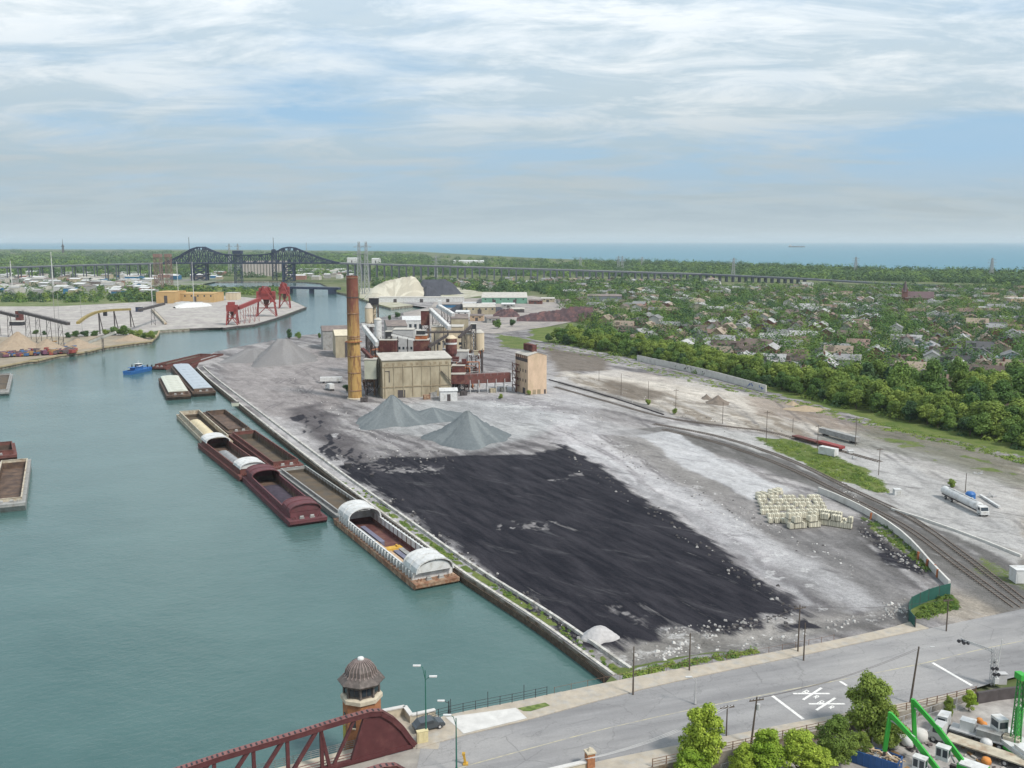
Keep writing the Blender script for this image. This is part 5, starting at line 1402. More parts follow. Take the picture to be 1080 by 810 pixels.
spots_ = [(407, 470, 'left of the maroon filter house'), (425, 474, 'between filter house and maroon box hopper'), (458, 480, 'right of the maroon box hopper'), (467, 492, 'behind the white striped hopper'), (447, 512, 'under the tall maroon bin'), (478, 478, 'under the white striped hopper'), (488, 474, 'at the start of the red gallery'), (401, 500, 'under the white silo'), (392, 462, 'behind the pale green tank box'), (430, 530, 'before the white walled shed'), (460, 545, 'below the steep white conveyor'), (500, 486, 'at the foot of the two cream silos')]
for k, (u, y, wh) in enumerate(spots_):
    b = AT(u, 400, y); hgt = rc_.uniform(10, 20); w = rc_.uniform(5, 8); m_ = rc_.choice([m_dkst, m_galv, m_hop, m_orng, m_galv])
    root = thing('process_frame', 'steel process frame with decks, pipes and tank %s' % wh, 'plant frame', (b.x, y, 2.0), R(rc_.uniform(-10, 25)), 'steel process frames of the plant')
    q = MB(); nl = int(hgt / 3.5)
    for sx_, sy_ in ((-1, -1), (1, -1), (1, 1), (-1, 1)): q.bar((sx_ * w / 2, sy_ * w / 2, 0), (sx_ * w / 2, sy_ * w / 2, hgt), .3)
    for j in range(1, nl + 1):
        z = j * hgt / nl; q.box((0, 0, z), (w, w, .15))
        for sx_ in (-1, 1): q.bar((sx_ * w / 2, -w / 2, z + 1), (sx_ * w / 2, w / 2, z + 1), .08)
        q.bar((-w / 2, -w / 2, z + 1), (w / 2, -w / 2, z + 1), .08)
        q.bar((-w / 2, -w / 2, z - hgt / nl), (w / 2, -w / 2, z), .15)
    q.build('frame', m_, root)
    for j in range(rc_.randint(2, 4)):
        q = MB(); x0, z0 = rc_.uniform(-w / 2, w / 2), rc_.uniform(2, hgt); x1 = x0 + rc_.uniform(-8, 8); z1 = max(1, min(hgt + 3, z0 + rc_.uniform(-6, 6)))
        q.tube([(x0, -w / 2 - .5, .2), (x0, -w / 2 - .5, z0), (x1, -w / 2 - .5 + rc_.uniform(-1, 1), z0), (x1, 0, z1)], rc_.uniform(.18, .5), 8); q.build('pipe', rc_.choice([m_galv, m_wht, m_rust, m_orng, m_hop]), root)
    q = MB(); z = hgt * rc_.uniform(.35, .8); rr_ = w * rc_.uniform(.22, .34); q.lathe((rc_.uniform(-1, 1), 0, z), [(.3, -rr_ * 1.2), (rr_, 0), (rr_, rr_ * 2), (.4, rr_ * 2.6)], 12); q.build('tank', rc_.choice([m_hop, m_cream, m_galv, m_wht, m_rust]), root)
    q = MB(); q.box((w * .2, -w * .2, hgt + 1.0), (w * .4, w * .4, 2)); q.box((w * .2, -w * .2, hgt + 2.1), (w * .45, w * .45, .2)); q.build('cabin', rc_.choice([m_dkst, m_galv, m_beige, m_hop]), root)
for k in range(9):
    u, y = [(440, 486), (412, 480), (468, 500), (398, 520), (486, 500), (452, 530), (420, 490), (475, 470), (508, 500)][k]
    b = AT(u, 400, y); h1 = [24, 20, 22, 30, 19, 26, 23, 14, 17][k]; root = thing('vent_stack', 'thin vent pipe ' + ['behind the maroon box hopper', 'by the filter house', 'beside the striped hopper', 'by the white silo', 'between the cream silos and striped hopper', 'near the tall maroon bin', 'before the white walled shed', 'over the red gallery start', 'at the right cream silo'][k], 'stack', (b.x, y, 2.0), 0, 'thin vent pipes of the plant')
    q = MB(); q.cyl((0, 0, 0), (0, 0, h1), .5, .4, 10); q.build('pipe', rc_.choice([m_galv, m_rust, m_dkst]), root); q = MB(); q.lathe((0, 0, h1), [(.6, 0), (.75, .3), (.1, .9)], 10); q.build('cowl', m_dkst, root)
for k, (u, v, lb) in enumerate([(450, 421, 'low rusty scrap bin left of the white hut'), (457, 418, 'grey equipment crate beside the white hut'), (489, 417, 'small dark machine right of the white hut'), (384, 424, 'dark bin at the chimney foot'), (520, 414, 'crate under the red gallery, left one'), (531, 413, 'crate under the red gallery, right one')]):
    p_ = bt(u, v); q = MB(); q.box((0, 0, 1), (3.2, 2.2, 2.0), .3); q.box((0, 0, 2.05), (3.4, 2.4, .12), .3); q.box((.6, -1.1, 1.2), (1.0, .3, 1.2), .3); q.tube([(1.5, 0, 0), (1.5, 0, 3), (2.4, .4, 3.2)], .12, 6)
    o = q.build('yard_crate', [m_rust, m_gry, m_dkst, m_dkst, m_beige, m_gry][k]); o.location = p_; tag(o, lb, 'crate', 'crates round the plant')
# ================================================================ SKYWAY BRIDGE
m_nav = mat('navy_steel', (0.028, 0.038, 0.075), 0.7, 0.15, 0.1)
m_navd = mat('navy_deck', (0.10, 0.11, 0.135), 0.8, 0.15, 0.1)
m_lat = mat('tower_grey', (0.30, 0.31, 0.32), 0.6, 0.1, 0.3)
m_brl = mat('brown_lattice', (0.22, 0.14, 0.12), 0.8, 0.2, 0.3)
YB = lambda u: float(np.interp(u, [-200, 0, 180, 350, 540, 740, 850, 1045, 1300], [1880, 1850, 1820, 1780, 1800, 1780, 1680, 1500, 1350]))
DV = lambda u: float(np.interp(u, [-200, 0, 100, 180, 350, 450, 540, 640, 740, 850, 960, 1045, 1300], [285.5, 282.2, 279.2, 277.4, 277.2, 280.3, 283, 286, 289, 294, 300.5, 303, 309]))
def dk(u, dv=0.0): return AT(u, DV(u) + dv, YB(u))
sk = thing('skyway_bridge', 'dark navy steel highway bridge with two humped trusses high over the river', 'bridge', (dk(256).x, YB(256), 2.0))
us = list(np.linspace(-150, 1150, 90))
dw = 14.0
mb = MB()
for a, b in zip(us, us[1:]):
    A, B = dk(a), dk(b); 
    mb.bar(A + Vector((0, dw / 2, -.9)), B + Vector((0, dw / 2, -.9)), dw, 2.2)
mb.build('deck', m_navd, sk, world=sk.location)
mb = MB()
for a, b in zip(us, us[1:]):
    for o_ in (0, dw): mb.bar(dk(a) + Vector((0, o_, .8)), dk(b) + Vector((0, o_, .8)), .3, .9)
mb.build('parapet', m_lat, sk, world=sk.location)
pu = [u for u in np.linspace(-120, 168, 26)] + [u for u in np.linspace(366, 560, 26)] + [u for u in np.linspace(567, 850, 42)]
for u in pu:
    A = dk(u); 
    if A.z < 5: continue
    mb = MB()
    for o_ in (1.5, dw - 1.5): mb.bar((A.x, A.y + o_, 1.9), (A.x, A.y + o_, A.z - 1.5), 1.7 if u < 430 else 2.6)
    mb.bar((A.x, A.y + .5, A.z - 2.2), (A.x, A.y + dw - .5, A.z - 2.2), 1.8, 1.3)
    mb.build('pier', m_navd, sk, world=sk.location)
prof = [(172, 277.2), (180, 274.5), (190, 269.5), (200, 263.5), (206, 260.8), (214, 260.8), (222, 264.5), (231, 267.8), (240, 269), (256, 269.3), (272, 269), (284, 268), (292, 265), (300, 260.8), (308, 260.8), (316, 264), (326, 268), (338, 272.5), (350, 276), (358, 277.2)]
tops = lambda u: float(np.interp(u, [p[0] for p in prof], [p[1] for p in prof]))
nodes = list(np.linspace(172, 358, 32))
for o_ in (0.0, dw):
    mb = MB()
    OV = Vector((0, o_, 0))
    tp = [AT(u, tops(u), YB(u)) + OV for u in nodes]; bt_ = [dk(u) + OV for u in nodes]
    for k in range(len(nodes) - 1):
        mb.bar(tp[k], tp[k + 1], 2.1); mb.bar(bt_[k], bt_[k + 1], 2.0)
        if tp[k].z - bt_[k].z > 3:
            a, b = (tp[k], bt_[k + 1]) if k % 2 else (bt_[k], tp[k + 1])
            mb.bar(a, b, 1.15)
        if tp[k].z - bt_[k].z > 18:
            m1_ = tp[k].lerp(bt_[k], .5); m2_ = tp[k + 1].lerp(bt_[k + 1], .5); mb.bar(m1_, m2_, .6); 
            a, b = (tp[k + 1], bt_[k]) if k % 2 else (bt_[k + 1], tp[k]); mb.bar(a, b, .6)
    for t_, b_ in zip(tp, bt_):
        if t_.z - b_.z > 1.5: mb.bar(t_, b_, 1.2)
    mb.build('truss', m_nav, sk, world=sk.location)
mb = MB()
for u in nodes:
    t_ = AT(u, tops(u), YB(u))
    if t_.z - dk(u).z > 9: mb.bar(t_, t_ + Vector((0, dw, 0)), .7); mb.bar(t_ + Vector((0, 0, -3)), t_ + Vector((0, dw, -3)), .5)
mb.build('sway_bracing', m_nav, sk, world=sk.location)
for uc, hw_ in ((210, 7.5), (304, 5.5)):
    mb = MB()
    for o_ in (0.5, dw - .5):
        L0, R0 = AT(uc - hw_, 296, YB(uc)), AT(uc + hw_, 296, YB(uc)); z1 = dk(uc).z - 1
        for P_ in (L0, R0): mb.bar((P_.x, P_.y + o_, 0.5), (P_.x * .999, P_.y + o_, z1), 2.6)
        for j in range(3):
            za, zb_ = 1 + (z1 - 1) * j / 3, 1 + (z1 - 1) * (j + 1) / 3
            mb.bar((L0.x, L0.y + o_, za), (R0.x, R0.y + o_, zb_), 1.2); mb.bar((R0.x, R0.y + o_, za), (L0.x, L0.y + o_, zb_), 1.2); mb.bar((L0.x, L0.y + o_, zb_), (R0.x, R0.y + o_, zb_), 1.2)
    for P_ in (L0, R0):
        for j in range(3): mb.bar((P_.x, P_.y + .5, 1 + (z1 - 1) * j / 3), (P_.x, P_.y + dw, 1 + (z1 - 1) * (j + 1) / 3), 1.2)
    mb.build('tower', m_nav, sk, world=sk.location)
def lattice(label, u, vb, vt, y, w, m, name='transmission_tower', arms=(), group=None, taper=.3, cat='tower', panels=8, t=.35, room=None):
    b = AT(u, vb, y); b.z = 2.0; zt_2 = AT(u, vt, y).z; Hh = zt_2 - 2
    root = thing(name, label, cat, (b.x, y, 2.0), 0, group)
    mb = MB()
    hwf = lambda f: w / 2 * (1 - (1 - taper) * f)
    for j in range(panels):
        f0, f1 = j / panels, (j + 1) / panels; a0, a1 = hwf(f0), hwf(f1); z0, z1 = Hh * f0, Hh * f1
        c0 = [(-a0, -a0, z0), (a0, -a0, z0), (a0, a0, z0), (-a0, a0, z0)]; c1 = [(-a1, -a1, z1), (a1, -a1, z1), (a1, a1, z1), (-a1, a1, z1)]
        for k in range(4):
            mb.bar(c0[k], c1[k], t * 1.3); mb.bar(c0[k], c1[(k + 1) % 4], t); mb.bar(c1[k], c1[(k + 1) % 4], t)
            mb.bar(c0[(k + 1) % 4], c1[k], t)
    mb.build('mast', m, root)
    for f, aw in arms:
        q = MB(); z = Hh * f
        q.bar((-aw, 0, z), (aw, 0, z), t * 1.3); q.bar((-aw, 0, z), (0, 0, z + w * .35), t); q.bar((aw, 0, z), (0, 0, z + w * .35), t)
        q.build('cross_arm', m, root)
    if room:
        q = MB(); q.box((0, 0, Hh * .97), (w * room, w * room, Hh * .1)); q.build('cabin', m, root)
    return root
arms3 = ((.62, 8), (.76, 9.5), (.90, 8))
for u, vb, vt, y, lb in ((379.5, 305, 255, 1350, 'grey lattice power tower right behind the chimney, left of the pair'), (387, 305, 255, 1350, 'grey lattice power tower right behind the chimney, right one of the pair'),
                         (243, 292, 257, 2300, 'faint grey lattice power tower between the two humps of the truss bridge, left one'), (252, 292, 257, 2300, 'faint grey lattice power tower between the two bridge humps, right one'),
                         (460, 296, 269, 1950, 'small pale power tower beyond the highway trestle, left of centre'), (652, 294, 270, 2400, 'pale lattice power tower left of the pair at the shore woods'),
                         (656, 294, 270, 2400, 'pale lattice power tower, right one of the shore woods pair'), (773, 297, 272, 1900, 'pale power tower standing at the end of the trestle on the right'),
                         (902, 290, 271, 2200, 'slim power tower near the shore woods left of the church'), (1045, 296, 272, 1900, 'pale power tower before the lake near the right edge'), (612, 290, 271, 2600, 'faint power tower in the far woods at mid picture'),
                         (677, 290, 271, 2700, 'very faint power tower far off between trestle and lake')):
    lattice(lb, u, vb, vt, y, 7.5, m_lat, arms=arms3, group='power towers across the landscape')
lattice('brownish lift bridge tower left of the truss bridge, nearer one with cabin', 168, 303, 268.5, 1500, 11, m_brl, name='lift_bridge_tower', taper=.85, panels=6, t=.42, room=1.0, group='old lift bridge towers')
lattice('brownish lift bridge tower left of the truss bridge, farther right one', 179, 303, 268.5, 1560, 9, m_brl, name='lift_bridge_tower', taper=.85, panels=6, t=.38, room=1.0, group='old lift bridge towers')
lattice('dark lift bridge tower in the middle between the two truss humps', 252, 298, 265, 1700, 12, m_nav, name='lift_bridge_tower', taper=.9, panels=6, t=.5, room=1.25, group='old lift bridge towers')
lattice('dark lift bridge tower touching the right truss hump on its left side', 290, 299, 263.5, 1840, 8, m_nav, name='lift_bridge_tower', taper=.9, panels=6, t=.45, room=.7, group='old lift bridge towers')
def mast(label, u, vb, vt, y, r, m, name='mast', cat='mast'):
    b = AT(u, vb, y); z1 = AT(u, vt, y).z
    root = thing(name, label, cat, (b.x, y, 2.0))
    q = MB(); q.cyl((0, 0, 0), (0, 0, z1 - 2), r, r * .6, 8); q.build('pole', m, root)
    q = MB(); q.box((0, 0, .4), (r * 4, r * 4, .8)); q.build('base', m_gry, root)
    q = MB(); q.cyl((0, 0, z1 - 2), (0, 0, z1 - 1), r * .9, r * .3, 8); q.build('tip', m, root)
for a in (('thin dark antenna mast above the left truss hump', 201, 290, 250.5, 2500, 1.1, m_dkst), ('thin dark antenna mast above the right truss hump', 289.5, 290, 251, 2500, 1.1, m_dkst),
          ('tall white pole left of all others in the left district', 12, 292, 275.5, 1500, .7, m_wht), ('very tall white tapering pole standing in the left district', 55.3, 291, 266.5, 1500, .85, m_wht),
          ('thin grey pole in the yard just below the tall white pole', 58, 340, 288, 700, .25, m_gry), ('thin pale pole right of the brown lift towers', 187.5, 300, 277, 1300, .5, m_wht), ('thin white pole left of the ochre warehouse', 160, 308, 279, 1100, .4, m_wht),
          ('pale thin pole behind the ochre warehouse', 204, 308, 277, 1150, .4, m_wht), ('thin lamp mast on the terminal ground left of the conveyors', 62, 332, 310, 830, .2, m_gry), ('slim light mast at the terminal near the brown arched conveyor', 86, 336, 312, 780, .2, m_gry), ('faint mast on the skyline beyond the right truss end', 324, 290, 256, 3600, 1.6, m_lat)):
    mast(*a)
q = AT(67, 271, 5200)
wt_ = thing('water_tower', 'tiny dark tower spike on the wooded skyline at far left', 'tower', (q.x, 5200, 2))
b = MB(); b.lathe((0, 0, 0), [(7, 0), (5, 40), (5, 50), (1.5, 60), (.6, 86)], 8); b.build('shaft', m_dkst, wt_)
b = MB(); b.box((0, 0, 45), (13, 13, 3)); b.build('balcony', m_dkst, wt_)
y_ = 2050
gs = thing('grain_elevator', 'long grey grain elevator of many upright silo tubes behind the truss bridge', 'building', (AT(280, 296, y_).x, y_, 2.0))
x0, x1 = AT(255.5, 296, y_).x - gs.location.x, AT(304, 296, y_).x - gs.location.x; z1 = AT(280, 277.5, y_).z - 2
m_silo = mat('silo_concrete', (0.36, 0.33, 0.31), .85, .1, .05)
nn_ = 15
for k in range(nn_):
    r_ = (x1 - x0) / nn_ / 2
    q = MB(); q.lathe((x0 + r_ * (2 * k + 1), 0, 0), [(r_ * .98, 0), (r_ * .98, z1)], 12); q.build('silo_tube', m_silo, gs)
q = MB(); q.box(((x0 + x1) / 2, 4, z1 + 2.5), (x1 - x0, 8, 5)); q.build('head_gallery', m_silo, gs)
a, b = G(304, 307.5, 2.2), G(354, 308.5, 2.2)
b0 = thing('river_bridge', 'low dark girder bridge crossing the narrow river behind the red unloaders', 'bridge', (a.x, a.y, 2))
za = AT(330, 303.6, (a.y + b.y) / 2).z
q = MB(); q.bar((a.x - 12, a.y, za), (b.x + 6, b.y, za - .5), 9, 3.2); q.build('girder', m_nav, b0, world=b0.location)
for t in (.05, .5, .93):
    p_ = a.lerp(b, t); q = MB(); q.box((p_.x, p_.y, za / 2 - .8), (6 if t < .9 else 11, 8, za + .2)); q.build('pier', m_nav, b0, world=b0.location)
q = MB()
for s_ in (-4.4, 4.4): q.bar((a.x - 12, a.y + s_, za + 2.4), (b.x + 6, b.y + s_, za + 1.9), .25)
q.build('railing', m_lat, b0, world=b0.location)
# ================================================================ TERMINAL on the left bank
m_ured = mat('unloader_red', (0.25, 0.045, 0.042), 0.6, 0.2, 0.2, col2=(0.2, 0.04, 0.035), amt=.4, scale2=.1)
m_ochre = mat('ochre_wall', (0.44, 0.29, 0.13), 0.85, 0.1, 0.2)
def unloader(label, u0, u1, vt, vb, big):
    P = G((u0 + u1) / 2, vb, 2.06); y = P.y; w = AT(u1, vb, y).x - AT(u0, vb, y).x; Hh = AT(u0, vt, y).z - 2.1
    root = thing('ship_unloader', label, 'crane', (P.x, y, 2.1), R(8), 'red ship unloaders on the left bank')
    q = MB(); lw = w * .38; lg = Hh * .55
    for sx_ in (-1, 1):
        for sy_ in (-1, 1):
            q.bar((sx_ * lw * 1.15, sy_ * 5, 0), (sx_ * lw * .9, sy_ * 4, lg), .9)
        q.bar((sx_ * lw * 1.15, -5, 0), (sx_ * lw * .9, 4, lg), .5); q.bar((sx_ * lw * 1.15, 5, 0), (sx_ * lw * .9, -4, lg), .5)
    for sy_ in (-1, 1):
        q.bar((-lw * 1.15, sy_ * 5, 0.5), (lw * .9, sy_ * 4, lg), .5); q.bar((lw * 1.15, sy_ * 5, .5), (-lw * .9, sy_ * 4, lg), .5)
    q.bar((-lw * 1.1, 0, lg * .5), (lw * 1.1, 0, lg * .5), 9, .4)
    q.build('gantry_legs', m_ured, root)
    q = MB(); q.box((0, 0, lg + Hh * .14), (w * .82, 9, Hh * .26)); q.box((-w * .05, 0, lg + Hh * .32), (w * .5, 7, Hh * .14)); q.box((w * .28, -2, lg + Hh * .02), (w * .22, 5, Hh * .2)); q.build('machine_house', m_ured, root)
    if big:
        q = MB(); q.bar((-w * .45, 0, lg), (-w * .1, -9, Hh), .9); q.bar((w * .4, 0, lg), (w * .15, -10, Hh * .97), .9); q.bar((-w * .1, -9, Hh), (w * .15, -10, Hh * .97), .9); q.bar((-w * .1, -9, Hh * .98), (w * .5, -14, lg * .8), .9); q.bar((-w * .5, -2, lg * .9), (w * .2, 4, Hh * .9), .7)
        q.build('boom', m_ured, root)
    q = MB(); q.mesh([(-w * .14, -2, lg), (w * .14, -2, lg), (w * .14, 2, lg), (-w * .14, 2, lg), (-w * .04, -.6, lg * .45), (w * .04, -.6, lg * .45), (w * .04, .6, lg * .45), (-w * .04, .6, lg * .45)],
                     [(0, 1, 5, 4), (1, 2, 6, 5), (2, 3, 7, 6), (3, 0, 4, 7), (0, 3, 2, 1), (4, 5, 6, 7)]); q.build('hopper', m_hop, root)
    return root
unloader('red ship unloader with small house, leftmost and nearest of three', 239, 252, 317, 342.5, False)
unloader('red ship unloader with boom frames, middle one and the widest of three', 270, 293, 301.5, 333.5, True)
unloader('red ship unloader nearest the bridge, rightmost of the three', 294, 307, 297.5, 325, True)
conveyor('long red conveyor joining the left and middle ship unloaders', AT(251, 325, 860), AT(274, 315.5, 900), 3, 3, m_ured, trestles=4, mt=m_ured, name='conveyor')
shed('ochre warehouse, taller left half with a dark opening near its top', 165, 185, 308.3, 320, None, m_ochre, m_ochre, 40, 0, .6, doors=1)
shed('ochre warehouse, long lower right half', 185.2, 226, 309.8, 319, None, m_ochre, m_ochre, 40, 0, .6, doors=1, wins=6)
block('cream tower shaped building behind the leftmost red unloader', 238, 250, 309, 316.5, None, m_cream, 18, ground=1)
def tarp(label, u0, v0, u1, v1, w, m, name='covered_pile'):
    a, b = G(u0, v0, 2.1), G(u1, v1, 2.1); d = b - a; L_ = d.length; root = thing(name, label, 'covered pile', (a.x, a.y, 2.08), math.atan2(d.y, d.x))
    q = MB(); vs = []
    ns = 12
    for i in range(ns + 1):
        s_ = math.sin(math.pi * (i + .2) / (ns + .4)) ** .4
        for y_, z_ in ((-w / 2, 0), (-w * .3, w * .22), (0, w * .3), (w * .3, w * .22), (w / 2, 0)): vs.append((L_ * i / ns, y_ * s_, z_ * s_ * (1 + .06 * math.sin(i * 2.3))))
    q.mesh(vs, [(i * 5 + j, (i + 1) * 5 + j, (i + 1) * 5 + j + 1, i * 5 + j + 1) for i in range(ns) for j in range(4)]); q.build('cover', m, root)
    q = MB(); q.bar((0, 0, w * .32), (L_, 0, w * .32), .4); q.build('ridge_rope', m_gry, root)
tarp('long white tarpaulin covered pile before the ochre warehouse, front one', 184, 325, 222, 322.5, 18, m_wht)
tarp('white sloping tarpaulin covered pile behind the front white one', 184, 320, 214, 321.5, 10, m_wht)
conveyor('dark conveyor boom on the terminal ground going up to the ochre warehouse', AT(147, 327, 800), AT(173, 320.5, 900), 2.5, 2, m_dkst, trestles=1)
block('dark machine cabin at the low end of the dark conveyor boom', 143, 149, 323.8, 329, None, m_nav, 5, ground=1)
conveyor('pale ramp conveyor lying across the terminal ground', G(161, 327, 3.5), G(174.5, 341, 3.2), 2.5, 1.6, m_tan, trestles=0)
conveyor('dark conveyor entering from the left edge toward the black hopper', AT(-12, 326.5, 760), AT(18, 333.5, 740), 2.6, 2, m_dkst, trestles=2, mt=m_dkst)
conveyor('long dark conveyor descending right from the black hopper', AT(21, 329, 740), AT(72, 341.5, 650), 2.6, 1.9, m_dkst, trestles=4, mt=m_dkst)
block('black hopper where the two dark conveyors meet on the left terminal', 16.5, 22, 328, 338, None, m_hop, 6, ground=1)
block('black low machine under the dark hopper at far left', 10, 23, 339.5, 343.5, None, m_black, 6, ground=1)
pts = [AT(82, 340.5, 700), AT(92, 333.5, 735), AT(104, 328.8, 770), AT(120, 327, 800), AT(137, 326.2, 830)]
rb = thing('conveyor', 'yellow brown arched conveyor on the left terminal', 'conveyor', tuple(pts[0]))
q = MB()
for a, b in zip(catmull(pts, 5), catmull(pts, 5)[1:]): q.bar(a, b, 2.2, 1.8)
q.build('gallery', mat('mustard_steel', (0.26, 0.20, 0.07), .7, .2, .4), rb, world=rb.location)
for p_ in (pts[2], pts[3], pts[4]):
    q = MB(); q.bar((p_.x, p_.y, 2), p_, .8); q.bar((p_.x + 3, p_.y, 2), p_, .6); q.build('trestle', m_dkst, rb, world=rb.location)
q = MB(); q.box((AT(111, 332, 785).x, 785, AT(111, 331, 785).z), (2.5, 2.5, 3.5)); q.build('hopper', m_black, rb, world=rb.location)
m_tanh = mat('tan_sand', (0.31, 0.245, 0.18), .95, .12, .5, bump=.3)
heap('sand_heap', 'large tan sand heap on the left bank near the picture edge', 20, 371, 349, m_tanh, uw=28, ry=22, seed=21)
heap('sand_heap', 'lower tan sand heap right of the large one on the left bank', 50, 371, 357, m_tanh, uw=24, ry=15, seed=22)
heap('sand_heap', 'flat tan sand heap behind the scrap, toward the bushes', 82, 366, 356.5, m_tanh, uw=22, ry=14, seed=23)
heap('sand_heap', 'small tan sand heap on the tip of the left spit', 138, 359, 352, m_tanh, uw=17, ry=8, seed=24)
cols = [(0.25, 0.06, 0.05), (0.06, 0.12, 0.25), (0.35, 0.33, 0.30), (0.10, 0.08, 0.08), (0.3, 0.18, 0.08), (0.14, 0.06, 0.10)]
sm = [mat('scrap_%s' % n_, c_, .8, .2, 1) for n_, c_ in zip(('red', 'blue', 'grey', 'dark', 'rust', 'plum'), cols)]
q = MB()
for k in range(900):
    u = rnd.uniform(0, 80); v = 377.5 - u * .055 - abs(rnd.gauss(0, 3.2)); p_ = G(u, max(v, 363), 2.1); q.mi = rnd.choice([0, 1, 2, 3, 4, 5, 4, 3, 5, 3])
    s_ = rnd.uniform(.8, 2.8); q.box((p_.x, p_.y, 2.1 + s_ * .4 + rnd.random() * 2.0 * max(0, 1 - abs(u - 40) / 60)), (s_, s_ * rnd.uniform(.3, 1.4), s_ * rnd.uniform(.3, 1.0)), rnd.uniform(0, 3))
o = q.build('scrap_metal', sm); tag(o, 'long low scatter of mixed red, blue and rusty scrap on the left bank', 'scrap', kind='stuff')
conveyor('pale inclined conveyor among the bushes of the left spit', AT(94, 361, 640), AT(122, 350.5, 640), 2, 1.6, m_roof, trestles=1)
mb = MB()
for P_ in (LEFT,):
    pp = [Vector((x, y, 0)) for x, y in P_]
    for a, b in zip(pp[8:], pp[9:]): mb.bar((a.x, a.y, 1.8), (b.x, b.y, 1.8), 1.2, 1.0)
o = mb.build('timber_wharf', mat('pale_timber', (0.33, 0.27, 0.17), .9, .2, .3)); tag(o, 'pale timber bank edge round the left spit', 'wharf')
mb = MB()
for a, b in zip(LEFT[:8], LEFT[1:8]): mb.bar((a[0], a[1], 1.35), (b[0], b[1], 1.35), .9, 1.7)
o = mb.build('dock_wall', m_dkst); tag(o, 'dark sheet pile dock wall under the red unloaders', 'dock wall')
# ================================================================ docks beyond the slip
m_salt = heapmat('salt', (0.40, 0.37, 0.30), (0.55, 0.52, 0.43), .8, 2.2)
m_coalh = mat('coal_heap', (0.055, 0.057, 0.07), .9, .2, .1, bump=.5)
def longheap(label, pu, vb, vtops, m, y, depth, seed=0):
    """ridge heap: foot from pu[0] to pu[-1], crest heights by pixel"""
    n = 40; rows = []
    us_ = np.linspace(pu[0], pu[-1], n + 1); vt_ = np.interp(us_, pu, vtops)
    zb = 2.1; cx0 = AT((pu[0] + pu[-1]) / 2, vb, y)
    mb = MB(); vs = []; rs = np.random.RandomState(seed)
    for i, (u, vt) in enumerate(zip(us_, vt_)):
        hgt = max(0.0, AT(u, vt, y + depth / 2).z - zb)
        x_ = AT(u, vb, y + depth / 2).x - cx0.x
        for t in np.linspace(-1, 1, 11):
            z = hgt * (1 - abs(t)) if abs(t) > .12 else hgt * (1 - abs(t) * .6)
            vs.append((x_ + t * 0, depth / 2 + t * depth / 2 * (.35 + .65 * min(1, hgt / 18)), max(-.1, z + rs.uniform(-.7, .7) * min(1, hgt / 8))))
    mb.mesh(vs, [(i * 11 + j, (i + 1) * 11 + j, (i + 1) * 11 + j + 1, i * 11 + j + 1) for i in range(n) for j in range(10)])
    o = mb.build('bulk_heap', m, smooth=True); o.location = (cx0.x, y, zb)
    return tag(o, label, 'heap')
longheap('huge cream salt heap beyond the slip, behind the chimney', [385, 392, 408, 425, 434, 439, 448], 313.5, [313, 304, 296, 292.5, 291.3, 292.5, 306], m_salt, 1210, 75, 1)
longheap('black coal heap right of the huge cream salt heap', [436, 446, 460, 468, 478, 489], 313, [312, 295, 294.5, 294, 299, 312], m_coalh, 1330, 75, 2)
longheap('small lower black coal heap against the foot of the salt heap', [440, 450, 458, 466], 313.5, [312.5, 301, 304, 312.5], m_coalh, 1230, 30, 3)
shed('very long low pale dock wall building along the slip', 400, 489, 313.8, 319, None, m_wht, m_roof, 16, 0, .8, doors=3)
shed('green clad warehouse with a wide beige roof beyond the slip', 508, 556, 314, 320.5, None, m_green, m_roof, 95, 0, 4, doors=2, wins=6)
m_blue2 = mat('blue_deck', (0.03, 0.13, 0.25), .6, .2, .3)
def lakeship(label, u0, u1, v, y, m, hgt=4, w=14):
    a = AT(u0, v, y); b = AT(u1, v, y); L_ = b.x - a.x; root = thing('ship', label, 'ship', ((a.x + b.x) / 2, y, 0 if y > 5000 else 1.0), 0)
    q = MB(); pl = [(-L_ / 2, -w / 2), (L_ * .42, -w / 2), (L_ / 2, 0), (L_ * .42, w / 2), (-L_ / 2, w / 2)]; q.prism(pl, .3, hgt); q.build('hull', m, root)
    q = MB(); q.box((-L_ * .4, 0, hgt + 2.5 * hgt / 4), (L_ * .12, w * .8, 5 * hgt / 4)); q.build('deckhouse', m_wht, root)
    q = MB(); q.box((L_ * .05, 0, hgt + .3), (L_ * .7, w * .6, .9)); q.build('hatches', m_dkst, root)
lakeship('blue flat hulled vessel or barge docked at the end of the slip', 461, 489, 323, 1075, m_blue2, 4, 13)
lakeship('tiny dark freighter on the horizon of the lake', 832, 849, 259.5, 11500, m_dkst, 14, 24)
m_plum = mat('dark_scrap', (0.075, 0.05, 0.055), .9, .3, .3, col2=(0.17, 0.08, 0.07), amt=.4, scale2=.15, bump=.5)
longheap('long dark plum coloured scrap ridge leading to the tree belt', [545, 558, 585, 605, 625], 336, [335, 331, 327, 323.5, 324], m_plum, 880, 26, 5)
longheap('dark scrap heap at the foot of the scrap ridge, left end', [520, 528, 540, 548], 333, [332, 326, 325.5, 332], m_plum, 930, 26, 6)
longheap('low black heap in the industrial yard left of the scrap ridge', [475, 485, 505, 530], 326, [325.5, 321, 319.5, 325], m_coalh, 980, 30, 7)
shed('grey blue warehouse box by the trees at mid right', 621, 657, 312.5, 322, None, mat('blue_grey_wall', (0.17, 0.19, 0.22), .8, .1, .3), m_broof, 40, R(-5), 1.5, wins=0)
